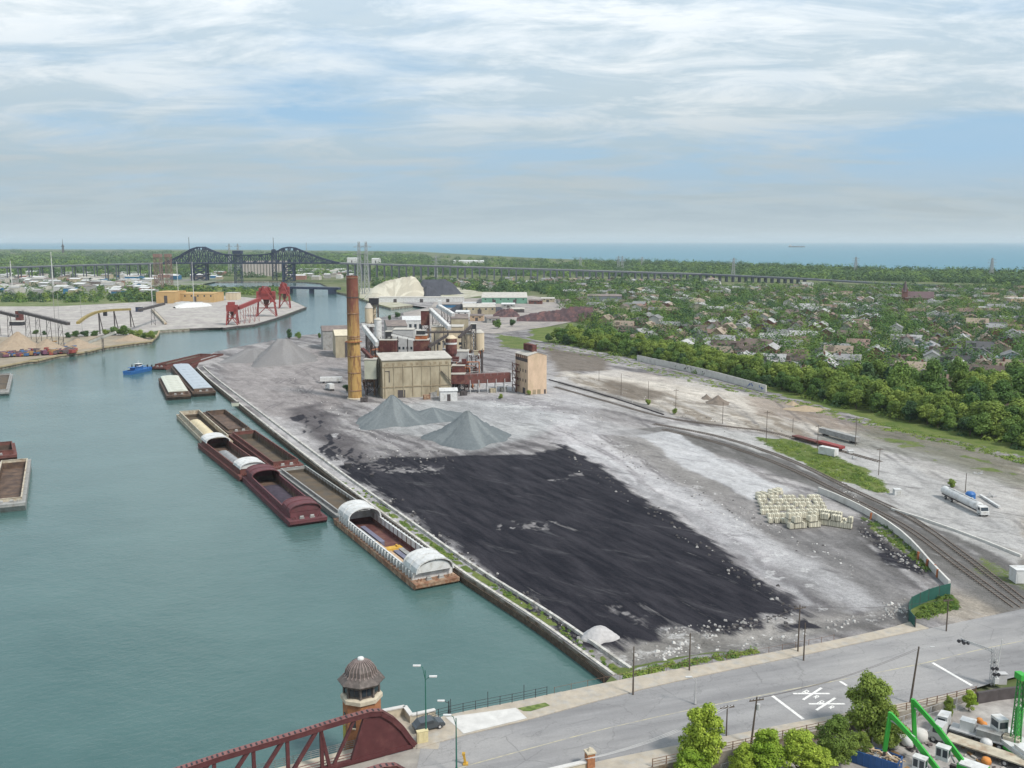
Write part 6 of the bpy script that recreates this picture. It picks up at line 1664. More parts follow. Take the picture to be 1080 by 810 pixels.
hz = [(496, 320, 327, 900, m_nav), (515, 321, 326, 960, m_blue2), (536, 321, 325, 1000, m_gry), (546, 326, 330, 900, m_dkst), (503, 333, 339, 760, m_tanbr), (519, 336, 341, 740, m_gry), (549, 313, 317, 1180, m_dkst), (565, 317, 321, 1080, m_red), (578, 315, 319, 1100, m_beige), (595, 317, 320.5, 1060, m_gry), (488, 329, 335, 800, m_wht)]
for k, (u, vt, vb, y, m_) in enumerate(hz):
    names = {m_nav.name: 'navy', m_blue2.name: 'bright blue', m_gry.name: 'grey', m_dkst.name: 'black', m_tanbr.name: 'tan', m_red.name: 'red', m_beige.name: 'beige', m_wht.name: 'white'}
    wh = ['beside the slip', 'near the blue vessel', 'below the green warehouse', 'by the scrap heap', 'behind the cream silos', 'behind the rear silos to the right', 'left end of the green warehouse', 'right of the green warehouse', 'on the grassy lot', 'before the elevated highway woods', 'behind the steep conveyor'][k]
    shed('small %s industrial shed %s' % (names[m_.name], wh), u - 7, u + 7, vt, vb, None, m_, rnd.choice([m_roof, m_broof, m_galv, m_wht]), rnd.uniform(8, 18), R(rnd.uniform(-15, 15)), 1.2, doors=1, wins=2, group='small industrial sheds')
rr = random.Random(99)
mm_ = [m_wht, m_roof, m_beige, m_gry, m_galv, m_broof, mat('brick_red_far', (0.28, 0.15, 0.12), .9, .1, .3), m_blue2]
nmz = ['white', 'pale', 'beige', 'grey', 'silver', 'brown', 'brick red', 'blue']
zones = [(0, 62, 'left of the very tall white pole'), (62, 110, 'right of the very tall white pole'), (110, 165, 'left of the brown lift bridge towers'), (165, 240, 'under the left truss hump'), (310, 372, 'right of the grain elevator')]
occ = []
for k in range(420):
    v = rr.choice([rr.uniform(290, 311), rr.uniform(293, 309)]); u = rr.uniform(-15, 235) if rr.random() < .86 else rr.uniform(312, 372)
    if u > 165 and u < 240 and v > 295: continue
    if u > 300: v = rr.uniform(285, 295)
    p_ = G(u, v, 2.1)
    if any(abs(p_.x - x) < 24 and abs(p_.y - y) < 26 for x, y in occ): continue
    occ.append((p_.x, p_.y))
    wpx = rr.uniform(4, 15); i = rr.choice([0, 0, 1, 1, 2, 3, 3, 4, 5, 6, 7]); j = rr.choice([0, 1, 3, 4, 5, 0])
    zn = [z[2] for z in zones if z[0] - 20 <= u < z[1]]; zn = zn[-1] if u < 300 and zn else zones[-1][2]
    hpx = rr.uniform(4, 8); z1 = 2.1 + hpx; root_u0, root_u1 = u - wpx / 2, u + wpx / 2
    c_ = p_; wd = wpx / 1000 * p_.y
    root = thing('shed', '%s shed with %s roof %s' % (nmz[i], nmz[j], zn), 'building', (c_.x, c_.y, 2.05), R(rr.uniform(-12, 12)), 'low industrial sheds of the left district')
    dp_ = rr.uniform(12, 24); q = MB(); q.gwall((0, 0, 0), wd, dp_, 0, hpx, 1.5, 0); q.build('wall', mm_[i], root)
    q = MB(); q.gable((0, 0, 0), wd, dp_, hpx, 1.5, 0, .3, .2); q.build('roof', mm_[j], root)
y_ = G(953.5, 322, 2).y
cp_ = AT(953.5, 322, y_)
m_chb = mat('church_brick', (0.20, 0.09, 0.08), .9, .15, .5)
chh = thing('church', 'dark red brick church with a sharp spire in the residential quarter', 'church', (cp_.x, y_, 2.0), R(-20))
zt_c = AT(953.5, 296, y_).z - 2
q = MB(); q.gwall((16, 4, 0), 30, 16, 0, 9, 7); q.build('nave', m_chb, chh)
q = MB(); q.gable((16, 4, 0), 30, 16, 9, 7, 0, .5, .3); q.build('roof', mat('slate_plum', (0.12, 0.08, 0.085), .8, .15, .4), chh)
q = MB(); q.box((0, 0, zt_c * .28), (6.5, 6.5, zt_c * .56)); q.build('tower', m_chb, chh)
q = MB(); q.lathe((0, 0, zt_c * .56), [(4.4, 0), (3.2, 1.5), (.15, zt_c * .44)], 8); q.build('spire', mat('spire_slate', (0.10, 0.075, 0.08), .8, .1, .5), chh)
for sx_ in (-2.6, 2.6):
    q = MB(); q.lathe((sx_, -2.6, zt_c * .56), [(.9, 0), (.1, 4)], 6); q.build('pinnacle', m_chb, chh)
for k in range(4):
    q = MB(); q.box((6 + k * 6, -4.05, 4.5), (1.4, .1, 4.5)); q.build('window', m_glass, chh)
block('plain dark brick block of flats at the far right of the residential quarter', 1066, 1092, 315, 326, None, m_pink, 20, ground=1, win=6)
block('pale low block with dark end beside the elevated highway at right', 845, 858, 298, 305, None, m_wht, 14, ground=1, win=3)
shed('long white roofed factory hall beyond the trestle at the lakeside', 478, 510, 275.5, 279, 3200, m_wht, m_wht, 60, 0, 3, doors=1)
shed('white box hall far beyond the right truss end', 366, 376, 272.5, 277, 3000, m_wht, m_wht, 40, 0, 2)
shed('white box hall right of the lattice power tower pair', 392, 400, 273, 277, 3100, m_wht, m_wht, 40, 0, 2)
# ================================================================ TREES
lf_olive = leafmat('leaf_spring', (0.12, 0.185, 0.036), (0.24, 0.31, 0.065))
lf_green = leafmat('leaf_green', (0.078, 0.15, 0.036), (0.155, 0.24, 0.055))
lf_dark = leafmat('leaf_dark', (0.035, 0.08, 0.034), (0.075, 0.135, 0.05))
lf_lime = leafmat('leaf_lime', (0.19, 0.30, 0.03), (0.34, 0.43, 0.06), .25, .35)
m_bark = mat('bark', (0.11, 0.085, 0.065), .95, .25, 1.5)
def crown_mesh(name, H, Rr, nlobe, nleaf, leaf, m, seed, base=.25, col=False, lr=(.28, .52)):
    """leaf-sized faces in clumps spread over uneven lobes"""
    r = np.random.RandomState(seed)
    lobes = []
    for k in range(nlobe):
        a = r.uniform(0, 6.28); t = r.uniform(0, 1)
        zz = H * (base + (1 - base) * (.12 + .80 * t)); rad = Rr * (math.sin(math.pi * (.18 + .72 * t)) if not col else .8) * r.uniform(.25, .75)
        lobes.append((rad * math.cos(a), rad * math.sin(a), zz, Rr * r.uniform(*lr)))
    lobes.append((0, 0, H * (base + (1 - base) * .5), Rr * .62))
    lobes = np.array(lobes)
    wgt = lobes[:, 3] ** 2; wgt /= wgt.sum()
    idx = r.choice(len(lobes), nleaf, p=wgt)
    d = r.normal(size=(nleaf, 3)); d /= np.linalg.norm(d, axis=1)[:, None]
    rad = lobes[idx, 3] * r.uniform(.45, 1.1, nleaf) ** .6
    clump = r.normal(size=(nleaf, 3)) * leaf * .3
    c_ = lobes[idx, :3] + d * rad[:, None] * np.array([1, 1, .82]) + clump
    c_[:, 2] = np.maximum(c_[:, 2], H * base * .75)
    nrm = d + r.normal(size=(nleaf, 3)) * .42 + np.array([0, 0, .4]); nrm /= np.linalg.norm(nrm, axis=1)[:, None]
    u_ = np.cross(nrm, r.normal(size=(nleaf, 3))); u_ /= np.linalg.norm(u_, axis=1)[:, None]; v_ = np.cross(nrm, u_)
    s1 = leaf * r.uniform(.5, 1.25, nleaf)[:, None]; s2 = s1 * r.uniform(.5, .9, nleaf)[:, None]
    V = np.stack([c_ - u_ * s1, c_ - v_ * s2 * .8, c_ + u_ * s1, c_ + v_ * s2], 1).reshape(-1, 3)
    me = bpy.data.meshes.new(name)
    me.vertices.add(len(V)); me.vertices.foreach_set('co', V.ravel())
    me.loops.add(len(V)); me.loops.foreach_set('vertex_index', np.arange(len(V)))
    me.polygons.add(nleaf); me.polygons.foreach_set('loop_start', np.arange(nleaf) * 4); me.polygons.foreach_set('loop_total', np.full(nleaf, 4))
    me.update(calc_edges=True); me.materials.append(m)
    return me, V
def trunk_mb(H, r0, seed, base=.25, limbs=5, Rr=4):
    r = random.Random(seed); q = MB()
    p = Vector((0, 0, -.2)); pts = [p]
    for k in range(4): p = p + Vector((r.uniform(-.25, .25), r.uniform(-.25, .25), H * .17)); pts.append(p)
    for k in range(4): q.cyl(pts[k], pts[k + 1], r0 * (1 - .18 * k), r0 * (1 - .18 * (k + 1)), 8, cap=False)
    for k in range(limbs):
        a = 6.28 * k / limbs + r.uniform(-.4, .4); s_ = pts[1 + k % 3]
        e = s_ + Vector((math.cos(a) * Rr * .55, math.sin(a) * Rr * .55, H * r.uniform(.18, .38))); m_ = s_.lerp(e, .5) + Vector((0, 0, .3))
        q.cyl(s_, m_, r0 * .45, r0 * .3, 6, cap=False); q.cyl(m_, e, r0 * .3, r0 * .08, 6, cap=False)
    return q
PROTO = {}
def proto(kind, H, Rr, nl, nf, leaf, m, seed, r0=.22, base=.25, col=False, lr=(.28, .52)):
    me, V = crown_mesh(kind + '_crown', H, Rr, nl, nf, leaf, m, seed, base, col, lr)
    tq = trunk_mb(H, r0, seed, base, 5, Rr)
    tr = tq.build('trunk', m_bark); tme = tr.data; bpy.data.objects.remove(tr)
    PROTO[kind] = (me, tme, H, Rr, V, m)
mats3 = {'o': lf_olive, 'g': lf_green, 'd': lf_dark, 'l': lf_lime}
for i in range(4):
    for k in 'ogd': proto('mid_%s%d' % (k, i), 10, 4.3, 13, 2600, .42, mats3[k], 40 + i * 7 + ord(k), .24, .12)
for i in range(3):
    for k in 'ogd': proto('far_%s%d' % (k, i), 10, 4.6, 9, 1700, .52, mats3[k], 140 + i * 7 + ord(k), .25, .1)
NM = 'tree'
def tree(kind, loc, sc, label, group, name='tree'):
    me, tme, H, Rr, V, m = PROTO[kind]
    r = bpy.data.objects.new(name, None); COL.objects.link(r)
    r.location = loc; r.rotation_euler = (0, 0, rnd.uniform(0, 6.28)); r.scale = sc if isinstance(sc, tuple) else (sc, sc, sc * rnd.uniform(.9, 1.15))
    r['label'] = label; r['category'] = 'tree'
    if group: r['group'] = group
    for n_, d_ in (('crown', me), ('trunk', tme)):
        o = bpy.data.objects.new(n_, d_); COL.objects.link(o); o.parent = r
    return r
KN_ = {'o': 'yellow green', 'g': 'mid green', 'd': 'dark green'}
belt = [Vector((*G2(*q), 0)) for q in [(572, 362), (600, 366), (640, 374), (680, 383), (740, 397), (806, 411), (860, 426), (920, 440), (980, 454), (1040, 468), (1110, 486)]]
bl = resamp([Vector((p.x, p.y, 2)) for p in belt], 400)
cum = 0.0; last = bl[0]; spots = []
seglen = sum((b - a).length for a, b in zip(bl, bl[1:]))
def along(s):
    acc = 0
    for a, b in zip(bl, bl[1:]):
        l_ = (b - a).length
        if acc + l_ >= s: return a.lerp(b, (s - acc) / l_), (b - a).normalized()
        acc += l_
    return bl[-1], (bl[-1] - bl[-2]).normalized()
BELT = []
s_ = 0.0
while s_ < seglen:
    p_, d_ = along(s_); n_ = Vector((-d_.y, d_.x, 0))
    if n_.x < 0: n_ = -n_
    for row in range(4):
        if row == 3 and rnd.random() < .35: continue
        w_ = row * 7.5 + 6.5 + rnd.uniform(-2, 2)
        j = rnd.uniform(-3, 3)
        BELT.append((p_.x + n_.x * w_ + d_.x * j, p_.y + n_.y * w_ + d_.y * j, row))
    s_ += 7.2 if s_ > 120 else 9
zb_ = lambda y: 'at the far plant end' if y > 660 else 'just before the pale wall' if y > 610 else 'behind the pale wall' if y > 550 else 'behind the graffiti end' if y > 490 else 'past the pale wall' if y > 440 else 'at mid length' if y > 390 else 'near the tanker' if y > 355 else 'at the right edge'
ntree = 0
BELT.sort(key=lambda q: q[1])
for (x, y, row) in BELT:
    k = rnd.choice('oog' if row else 'ggdo'); t_ = 'mid_%s%d' % (k, rnd.randrange(4)) if y < 620 else 'far_%s%d' % (k, rnd.randrange(3))
    h = rnd.uniform(.8, 1.2) * (.8 if row == 0 else 1.12)
    tree(t_, (x, y, 2.0), (h * 1.1, h * 1.1, h), '%s %s tree of the belt %s, %s' % ('tall' if h > 1.03 else 'low' if h < .8 else 'middling', KN_[k], zb_(y), ('front row', 'second row', 'third row', 'rear row')[row]), 'trees of the belt along the railway')
    ntree += 1
def clump_mass(name, pts, label, cat, leaf, m, per, seed, hs=(1, 2.5), kind='stuff', group=None):
    r = np.random.RandomState(seed); P = np.array(pts); n = len(P); N_ = n * per
    idx = np.repeat(np.arange(n), per); R_ = P[idx, 3]; Hh = P[idx, 4]
    d = r.normal(size=(N_, 3)); d /= np.linalg.norm(d, axis=1)[:, None]; d[:, 2] = np.abs(d[:, 2])
    rad = r.uniform(.6, 1.08, N_) ** .3
    wob = 1 + .28 * np.sin(d[:, 0] * 5 + idx) * np.cos(d[:, 1] * 4 + idx * 1.7)
    c_ = P[idx, :3] + d * (rad * wob)[:, None] * np.stack([R_, R_, Hh], 1)
    nrm = d + r.normal(size=(N_, 3)) * .26 + np.array([0, 0, .4]); nrm /= np.linalg.norm(nrm, axis=1)[:, None]
    u_ = np.cross(nrm, r.normal(size=(N_, 3))); u_ /= np.linalg.norm(u_, axis=1)[:, None]; v_ = np.cross(nrm, u_)
    s1 = (leaf * (R_ / np.median(P[:, 3])) ** .5 * r.uniform(.6, 1.3, N_))[:, None]
    V = np.stack([c_ - u_ * s1, c_ - v_ * s1 * .7, c_ + u_ * s1, c_ + v_ * s1 * .7], 1).reshape(-1, 3)
    me = bpy.data.meshes.new(name); me.vertices.add(len(V)); me.vertices.foreach_set('co', V.ravel())
    me.loops.add(len(V)); me.loops.foreach_set('vertex_index', np.arange(len(V)))
    me.polygons.add(N_); me.polygons.foreach_set('loop_start', np.arange(N_) * 4); me.polygons.foreach_set('loop_total', np.full(N_, 4))
    ms = m if isinstance(m, list) else [m]
    for q_ in ms: me.materials.append(q_)
    if len(ms) > 1: me.polygons.foreach_set('material_index', r.randint(0, len(ms), n)[idx].astype(np.int32))
    me.update(calc_edges=True); o = bpy.data.objects.new(name, me); COL.objects.link(o)
    return tag(o, label, cat, group, kind)
pts = []
for k in range(260):
    p_, d_ = along(rnd.uniform(0, seglen)); n_ = Vector((-d_.y, d_.x, 0)); n_ = n_ if n_.x > 0 else -n_
    w_ = rnd.uniform(2.0, 24); s__ = rnd.uniform(1.2, 3.6); pts.append((p_.x + n_.x * w_, p_.y + n_.y * w_, 1.8, s__, s__ * rnd.uniform(.6, 1.2)))
clump_mass('undergrowth', pts, 'dense undergrowth of bushes along the foot of the tree belt', 'bushes', .42, [lf_green, lf_olive, lf_dark], 130, 5)
def belt_x(y):
    P_ = sorted([(p.y, p.x) for p in bl]); return float(np.interp(y, [a for a, _ in P_], [b for _, b in P_]))
m_st = mat('street', (0.23, 0.225, 0.22), .9, .12, .3)
m_lawn = mat('lawn', (0.075, 0.11, 0.035), .95, .25, .15, col2=(0.16, 0.17, 0.09), amt=.4, scale2=.05)
RA = R(-24); rc, rs_ = math.cos(RA), math.sin(RA)          # rows run away to the right
def rot(a, b): return (a * rc - b * rs_, a * rs_ + b * rc)
def inv(x, y): return (x * rc + y * rs_, -x * rs_ + y * rc)
def in_quarter(x, y, m=0):
    if y < 330 or y > 1450: return False
    lim = belt_x(y) + 36 + m if y < 699 else 40 + (y - 699) * -.02 + 30 + m
    return x > lim and x < .62 * y + 60
o = slab('lawn', [(240, 330), (belt_x(480) + 30, 480), (belt_x(620) + 28, 620), (belt_x(699) + 30, 700), (45, 850), (60, 1100), (90, 1500), (1100, 1500), (1000, 330)], 2.05, None, m_lawn, m_lawn); struct(o)
mb = MB()
for j in range(-20, 40):
    b_ = 250 + j * 88
    prev = None
    for i in range(0, 130):
        a_ = -700 + i * 16; x, y = rot(a_, b_)
        if in_quarter(x, y, 3):
            if prev is not None: A, B = prev, (a_, b_); q0, q1, q2, q3 = rot(A[0], A[1] - 4), rot(B[0], B[1] - 4), rot(B[0], B[1] + 4), rot(A[0], A[1] + 4); mb.mesh([(*q0, 2.10), (*q1, 2.10), (*q2, 2.10), (*q3, 2.10)], [(0, 1, 2, 3)])
            prev = (a_, b_)
        else: prev = None
for i in range(-4, 14):
    a_ = -600 + i * 190
    prev = None
    for j in range(0, 130):
        b_ = -100 + j * 16; x, y = rot(a_, b_)
        if in_quarter(x, y, 3):
            if prev is not None: A, B = prev, (a_, b_); q0, q1, q2, q3 = rot(A[0] - 4, A[1]), rot(A[0] + 4, A[1]), rot(B[0] + 4, B[1]), rot(B[0] - 4, B[1]); mb.mesh([(*q0, 2.105), (*q1, 2.105), (*q2, 2.105), (*q3, 2.105)], [(3, 2, 1, 0)])
            prev = (a_, b_)
        else: prev = None
struct(mb.build('street', m_st))
hw = {'white': (0.50, 0.49, 0.47), 'cream': (0.40, 0.35, 0.28), 'red brick': (0.20, 0.105, 0.08), 'tan brick': (0.28, 0.215, 0.155), 'grey': (0.34, 0.35, 0.36), 'pale blue': (0.36, 0.42, 0.48)}
hr = {'grey': (0.21, 0.21, 0.215), 'dark brown': (0.13, 0.10, 0.09), 'reddish brown': (0.19, 0.13, 0.11), 'pale grey': (0.33, 0.33, 0.33), 'black': (0.08, 0.08, 0.085), 'tan': (0.27, 0.22, 0.175)}
WM = {k: mat('wall_' + k.replace(' ', '_'), c, .85, .08, .6, rand=.12) for k, c in hw.items()}
RM = {k: mat('roof_' + k.replace(' ', '_'), c, .9, .12, .8, rand=.18) for k, c in hr.items()}
combos = [('white', 'grey'), ('red brick', 'dark brown'), ('cream', 'grey'), ('white', 'dark brown'), ('tan brick', 'reddish brown'), ('grey', 'black'), ('red brick', 'pale grey'), ('white', 'pale grey'), ('pale blue', 'grey'), ('tan brick', 'tan'), ('cream', 'reddish brown'), ('red brick', 'black')]
HP = []
for i, (wk, rk) in enumerate(combos):
    Lh, Wh = 12 + (i % 4) * 1.6, 7.5 + (i % 3); z1 = 3.4 if i % 3 else 5.8; rh = 2.3 + (i % 2)
    q = MB(); q.gwall((0, 0, 0), Lh, Wh, 0, z1, rh); q.box((Lh * .2, -Wh / 2 - 1.2, 1.4), (3.4, 2.4, 2.8)); wl = q.build('wall', WM[wk]); wm_ = wl.data; bpy.data.objects.remove(wl)
    q = MB(); q.gable((0, 0, 0), Lh, Wh, z1, rh, 0, .5, .2); 
    if i % 2: q.box((-Lh * .25, 0, z1 + rh * .4), (2.6, Wh * .9, rh * .9))
    rl_ = q.build('roof', RM[rk]); rm_ = rl_.data; bpy.data.objects.remove(rl_)
    q = MB(); q.box((0, 0, 0), (.9, .9, 1.8)); c0_ = q.build('chimney', m_chb); cm_ = c0_.data; bpy.data.objects.remove(c0_)
    q = MB(); q.box((0, 0, 0), (1.3, .1, 1.3)); w0_ = q.build('window', m_glass); wi_ = w0_.data; bpy.data.objects.remove(w0_)
    q = MB(); q.box((0, 0, 0), (.1, 1.3, 1.3)); w0_ = q.build('window', m_glass); wj_ = w0_.data; bpy.data.objects.remove(w0_)
    HP.append((wk, rk, wm_, rm_, cm_, wi_, wj_, Lh, Wh, z1, rh))
def house(i, x, y, rz, z0=2.08, full=True, label=None):
    wk, rk, wm_, rm_, cm_, wi_, wj_, Lh, Wh, z1, rh = HP[i]
    r = bpy.data.objects.new('house', None); COL.objects.link(r); r.location = (x, y, z0); r.rotation_euler = (0, 0, rz); r.scale = (1.2, 1.2, 1.15)
    zn = 'just behind the belt' if y < 470 else 'in the second rows' if y < 560 else 'in the middle rows' if y < 650 else 'in the church rows'
    sd = 'far left' if x / y < .25 else 'left' if x / y < .34 else 'centre' if x / y < .43 else 'right' if x / y < .5 else 'far right'
    r['label'] = label or '%s house with %s roof %s, %s' % (wk, rk, zn, sd)
    r['category'] = 'house'; r['group'] = 'houses of the residential quarter'
    L__ = [('wall', wm_, (0, 0, 0)), ('roof', rm_, (0, 0, 0))]
    if full: L__ += [('chimney', cm_, (Lh * .3, .8, z1 + rh + .3)), ('window', wi_, (-Lh * .3, -Wh / 2 - .03, z1 - 1.4)), ('window', wi_, (Lh * .42, -Wh / 2 - .03, z1 - 1.4)), ('window', wj_, (-Lh / 2 - .03, -Wh * .2, z1 - 1.3)), ('window', wj_, (-Lh / 2 - .03, Wh * .2, z1 - 1.3))]
    for n_, d_, l_ in L__:
        o = bpy.data.objects.new(n_, d_); COL.objects.link(o); o.parent = r; o.location = l_
    return r
lots = []
for j in range(-20, 40):
    for side in (-1, 1):
        b_ = 250 + j * 88 + side * 19; a_ = -700
        while a_ < 1500:
            a_ += rnd.uniform(12.0, 17.0)
            x, y = rot(a_, b_ + rnd.uniform(-3, 3))
            if abs(((a_ + 600) % 190)) < 12 or abs(((a_ + 600) % 190) - 190) < 12: continue
            if math.hypot(x - cp_.x - 14, y - y_) < 26: continue
            if in_quarter(x, y, 9) and rnd.random() < .92: lots.append((x, y))
        b2 = 250 + j * 88 + side * 37; a_ = -700
        while a_ < 1500:
            a_ += rnd.uniform(13, 22); x, y = rot(a_, b2)
            if in_quarter(x, y, 9) and rnd.random() < .3: lots.append((x, y))
lots.sort(key=lambda q: q[1])
HOUSEPTS = lots[:270]
for (x, y) in HOUSEPTS:
    house(rnd.randrange(len(HP)), x, y, RA + (math.pi / 2 if rnd.random() < .7 else 0) + rnd.choice([0, math.pi]), full=y < 560)
ms_ = [WM['white'], WM['cream'], WM['red brick'], WM['tan brick'], RM['grey'], RM['dark brown'], RM['reddish brown'], RM['pale grey'], RM['tan']]
q = MB()
for (x, y) in lots[270:]:
    if rnd.random() < .3: continue
    rz = RA + (math.pi / 2 if rnd.random() < .7 else 0); a_, b_ = rnd.uniform(13, 20), rnd.uniform(9, 12); h_ = rnd.uniform(4, 7.5)
    q.mi = rnd.choice([0, 0, 1, 2, 3]); q.gwall((x, y, 0), a_, b_, 2.1, 2.1 + h_, 2.4, rz); q.mi = rnd.choice([4, 5, 6, 7, 8, 4]); q.gable((x, y, 0), a_, b_, 2.1 + h_, 2.4, rz, .5, .2)
for k in range(130):                                            # homes around the elevated highway and left middle distance
    u = rnd.uniform(455, 760); v = rnd.uniform(296, 312)
    if u < 600 and v > 304: continue
    p_ = G(u, v, 2.1)
    rz = RA + (math.pi / 2 if rnd.random() < .7 else 0); h_ = rnd.uniform(3.4, 7)
    q.mi = rnd.choice([0, 0, 1, 2, 3]); q.gwall((p_.x, p_.y, 0), 15, 11, 2.1, 2.1 + h_, 2.4, rz); q.mi = rnd.choice([4, 5, 6, 7, 8, 4]); q.gable((p_.x, p_.y, 0), 15, 11, 2.1 + h_, 2.4, rz, .5, .2)
o = q.build('distant_houses', ms_); tag(o, 'hundreds of tiny distant houses with grey and brown roofs up to the highway', 'houses', kind='stuff')
cand = []
nq_ = 0
while len(cand) < 5200 and nq_ < 60000:
    nq_ += 1
    y = 330 + 1150 * rnd.random() ** .8; x = rnd.uniform(30, .62 * y + 70)
    if not in_quarter(x, y, -4): continue
    a_, b_ = inv(x, y)
    bb = (b_ - 250) % 88; 
    if bb < 6 or bb > 82: continue
    if vnoise(np.array([x / 60.0]), np.array([y / 60.0]), 3)[0] < .22 and rnd.random() < .7: continue
    cand.append((x, y))
cand.sort(key=lambda q: q[1])
HG = {}
for x, y in HOUSEPTS: HG.setdefault((int(x // 12), int(y // 12)), []).append((x, y))
def clear(x, y, d=6.0):
    for i in (-1, 0, 1):
        for j in (-1, 0, 1):
            for hx, hy in HG.get((int(x // 12) + i, int(y // 12) + j), ()):
                if math.hypot(hx - x, hy - y) < d: return False
    return True
budget = 292 - ntree
used_ = []
rest = []
cnt = 0
for (x, y) in cand:
    if not clear(x, y, 5.2): 
        continue
    if any(math.hypot(x - a, y - b) < (7.5 if y < 520 else 9.6) for a, b in used_[-120:]): continue
    used_.append((x, y))
    k = rnd.choice('oggd'); h = rnd.uniform(.9, 1.75)
    if cnt < budget:
        cnt += 1
        zn = 'right behind the belt' if y < 430 else 'between the first rows' if y < 500 else 'in the middle rows' if y < 580 else 'in the rear rows'
        sd = 'left' if x / y < .33 else 'centre' if x / y < .43 else 'right' if x / y < .49 else 'far right'
        tree('mid_%s%d' % (k, rnd.randrange(4)) if y < 500 else 'far_%s%d' % (k, rnd.randrange(3)), (x, y, 2.0), h, '%s %s garden tree %s, %s' % ('big' if h > 1.05 else 'small' if h < .85 else 'round', KN_[k], zn, sd), 'trees between the houses')
    else: rest.append((x, y, 2.0, 5.4 * h, 8.0 * h))
print('TREES', ntree, cnt, len(rest), 'HOUSES', len(HOUSEPTS), len(lots))
far_m = [lf_green, lf_olive, lf_dark, lf_green]
clump_mass('suburban_trees', rest, 'hundreds of garden trees standing between the farther houses', 'trees', .72, far_m, 270, 6)
pts = []
def scatter(n, u0, u1, v0, v1, h0, h1, r0=6, r1=11, cond=None, topv=None):
    for k in range(n):
        u = rnd.uniform(u0, u1); a = v0(u) if callable(v0) else v0; b = v1(u) if callable(v1) else v1
        v = a + (b - a) * rnd.random(); p_ = G(u, v, 2.0)
        if cond and not cond(u, v): continue
        s__ = rnd.uniform(r0, r1); pts.append((p_.x, p_.y, 1.5, s__, rnd.uniform(h0, h1)))
river = lambda u, v: not (208 < u < 352 and 295.5 < v < 309) 
sh = lambda u: float(np.interp(u, [-100, 60, 300, 390, 450, 560, 700, 800, 900, 1000, 1080, 1160], [265.4, 265.6, 266.6, 267.5, 270.5, 274.5, 278.8, 282.3, 286.6, 289.8, 291.4, 291.6]))
tl = lambda u: float(np.interp(u, [-100, 0, 350, 540, 740, 960, 1160], [290, 290.5, 291, 292, 293.5, 298, 303]))
scatter(1500, 440, 1120, lambda u: sh(u) + .3, lambda u: tl(u) - .8, 9, 15, 9, 16)
scatter(500, 600, 1120, lambda u: sh(u) + .2, lambda u: sh(u) + 2.2, 12, 20, 9, 14)
scatter(900, -60, 450, lambda u: sh(u) + .2, lambda u: 279, 12, 22, 22, 40)
scatter(700, -40, 450, 279, lambda u: 293, 8, 14, 8, 13, cond=river)
scatter(150, 395, 740, 296.5, 303, 7, 12, 6, 10)
scatter(420, 490, 760, 300, 312, 7, 12, 6, 9, cond=lambda u, v: not (u < 560 and v > 309) and v < 306 + (u - 480) * .045)
scatter(110, 660, 1100, 303, 309, 7, 12, 6, 9, cond=lambda u, v: v > tl(u) + 2)
clump_mass('woodland', pts, 'far off continuous woodland band before the lake and the skyline', 'woods', 1.9, [lf_dark, lf_green, lf_dark], 110, 8)
pts = []
scatter(150, -20, 170, lambda u: 312, lambda u: 319, 5, 9, 4, 7)
scatter(120, -20, 165, 296, 311, 5, 9, 4, 7)
scatter(260, 130, 305, 302.5, 311, 3, 6, 5, 8, cond=lambda u, v: v > 304 or u < 215)
scatter(60, 385, 440, 313, 317, 2, 4, 3, 5)
clump_mass('scrubland', pts, 'line of trees and scrub behind the left terminal ground', 'bushes', 1.3, [lf_green, lf_dark, lf_olive], 90, 9)
o = soft_ground('grass_bank', [(-160, 323.4), (60, 323), (150, 318.5), (230, 312), (303, 311), (303, 306), (215, 303), (130, 304), (130, 312), (-160, 312)], (0.10, 0.14, 0.05), (0.17, 0.18, 0.09), None, 2.16)
for k, (u, v, s__, kk) in enumerate([(72, 356, .5, 'd'), (80, 355, .55, 'g'), (90, 355, .6, 'd'), (100, 354, .55, 'g'), (112, 354, .6, 'o'), (121, 353.5, .75, 'g'), (130, 353.5, .85, 'g'), (139, 354.5, .6, 'o'), (146, 355, .65, 'o'), (153, 357, .55, 'g'), (160, 357.5, .7, 'o'), (38, 352, .45, 'g'), (47, 353, .4, 'd')]):
    p_ = G(u, v, 2.1)
    tree('mid_%s%d' % (kk, k % 4), (p_.x, p_.y, 1.2), (s__ * 1.5, s__ * 1.5, s__), '%s bush on the left spit, ' % (KN_[kk], k + 1) if 0 else '%s bush %s' % (KN_[kk], ['at the left start of the green spit hedge', 'on the spit above the scrap end', 'before the long dark conveyor end', 'under the dark conveyor end', 'beside the yellow brown conveyor start', 'left of the tallest spit bush', 'tallest on the left spit', 'just right of the tallest spit bush', 'light one in the right part of the spit', 'second from the tip of the spit', 'at the very tip of the spit', 'behind the large sand heap', 'behind the gap between two sand heaps'][k]), 'bushes on the left spit', 'bush')
for k, (u, v, s__, kk, lb) in enumerate([(305.5, 357.5, .72, 'd', 'small dark tree at the water edge behind the riverside gravel heap, left of two'), (315, 358, .62, 'g', 'small green tree at the water edge behind the riverside gravel heap, right of two'), (337, 357, .4, 'g', 'low bush by the far shed left of the chimney'),
        (419, 336, .8, 'd', 'dark tree on the slip bank behind the plant silos'), (411, 338, .5, 'd', 'small dark tree left of the one on the slip bank'), (525, 347, .9, 'g', 'bright green round tree on the open lot behind the pinkish tower'), (540, 345, .75, 'd', 'grey green tree right of the bright round one behind the tower'),
        (366, 414, .45, 'd', 'dark green bush at the foot of the chimney left side')]):
    p_ = G(u, v, 2.1); tree('mid_%s%d' % (kk, k % 4), (p_.x, p_.y, 1.9), s__, lb, None, 'tree')
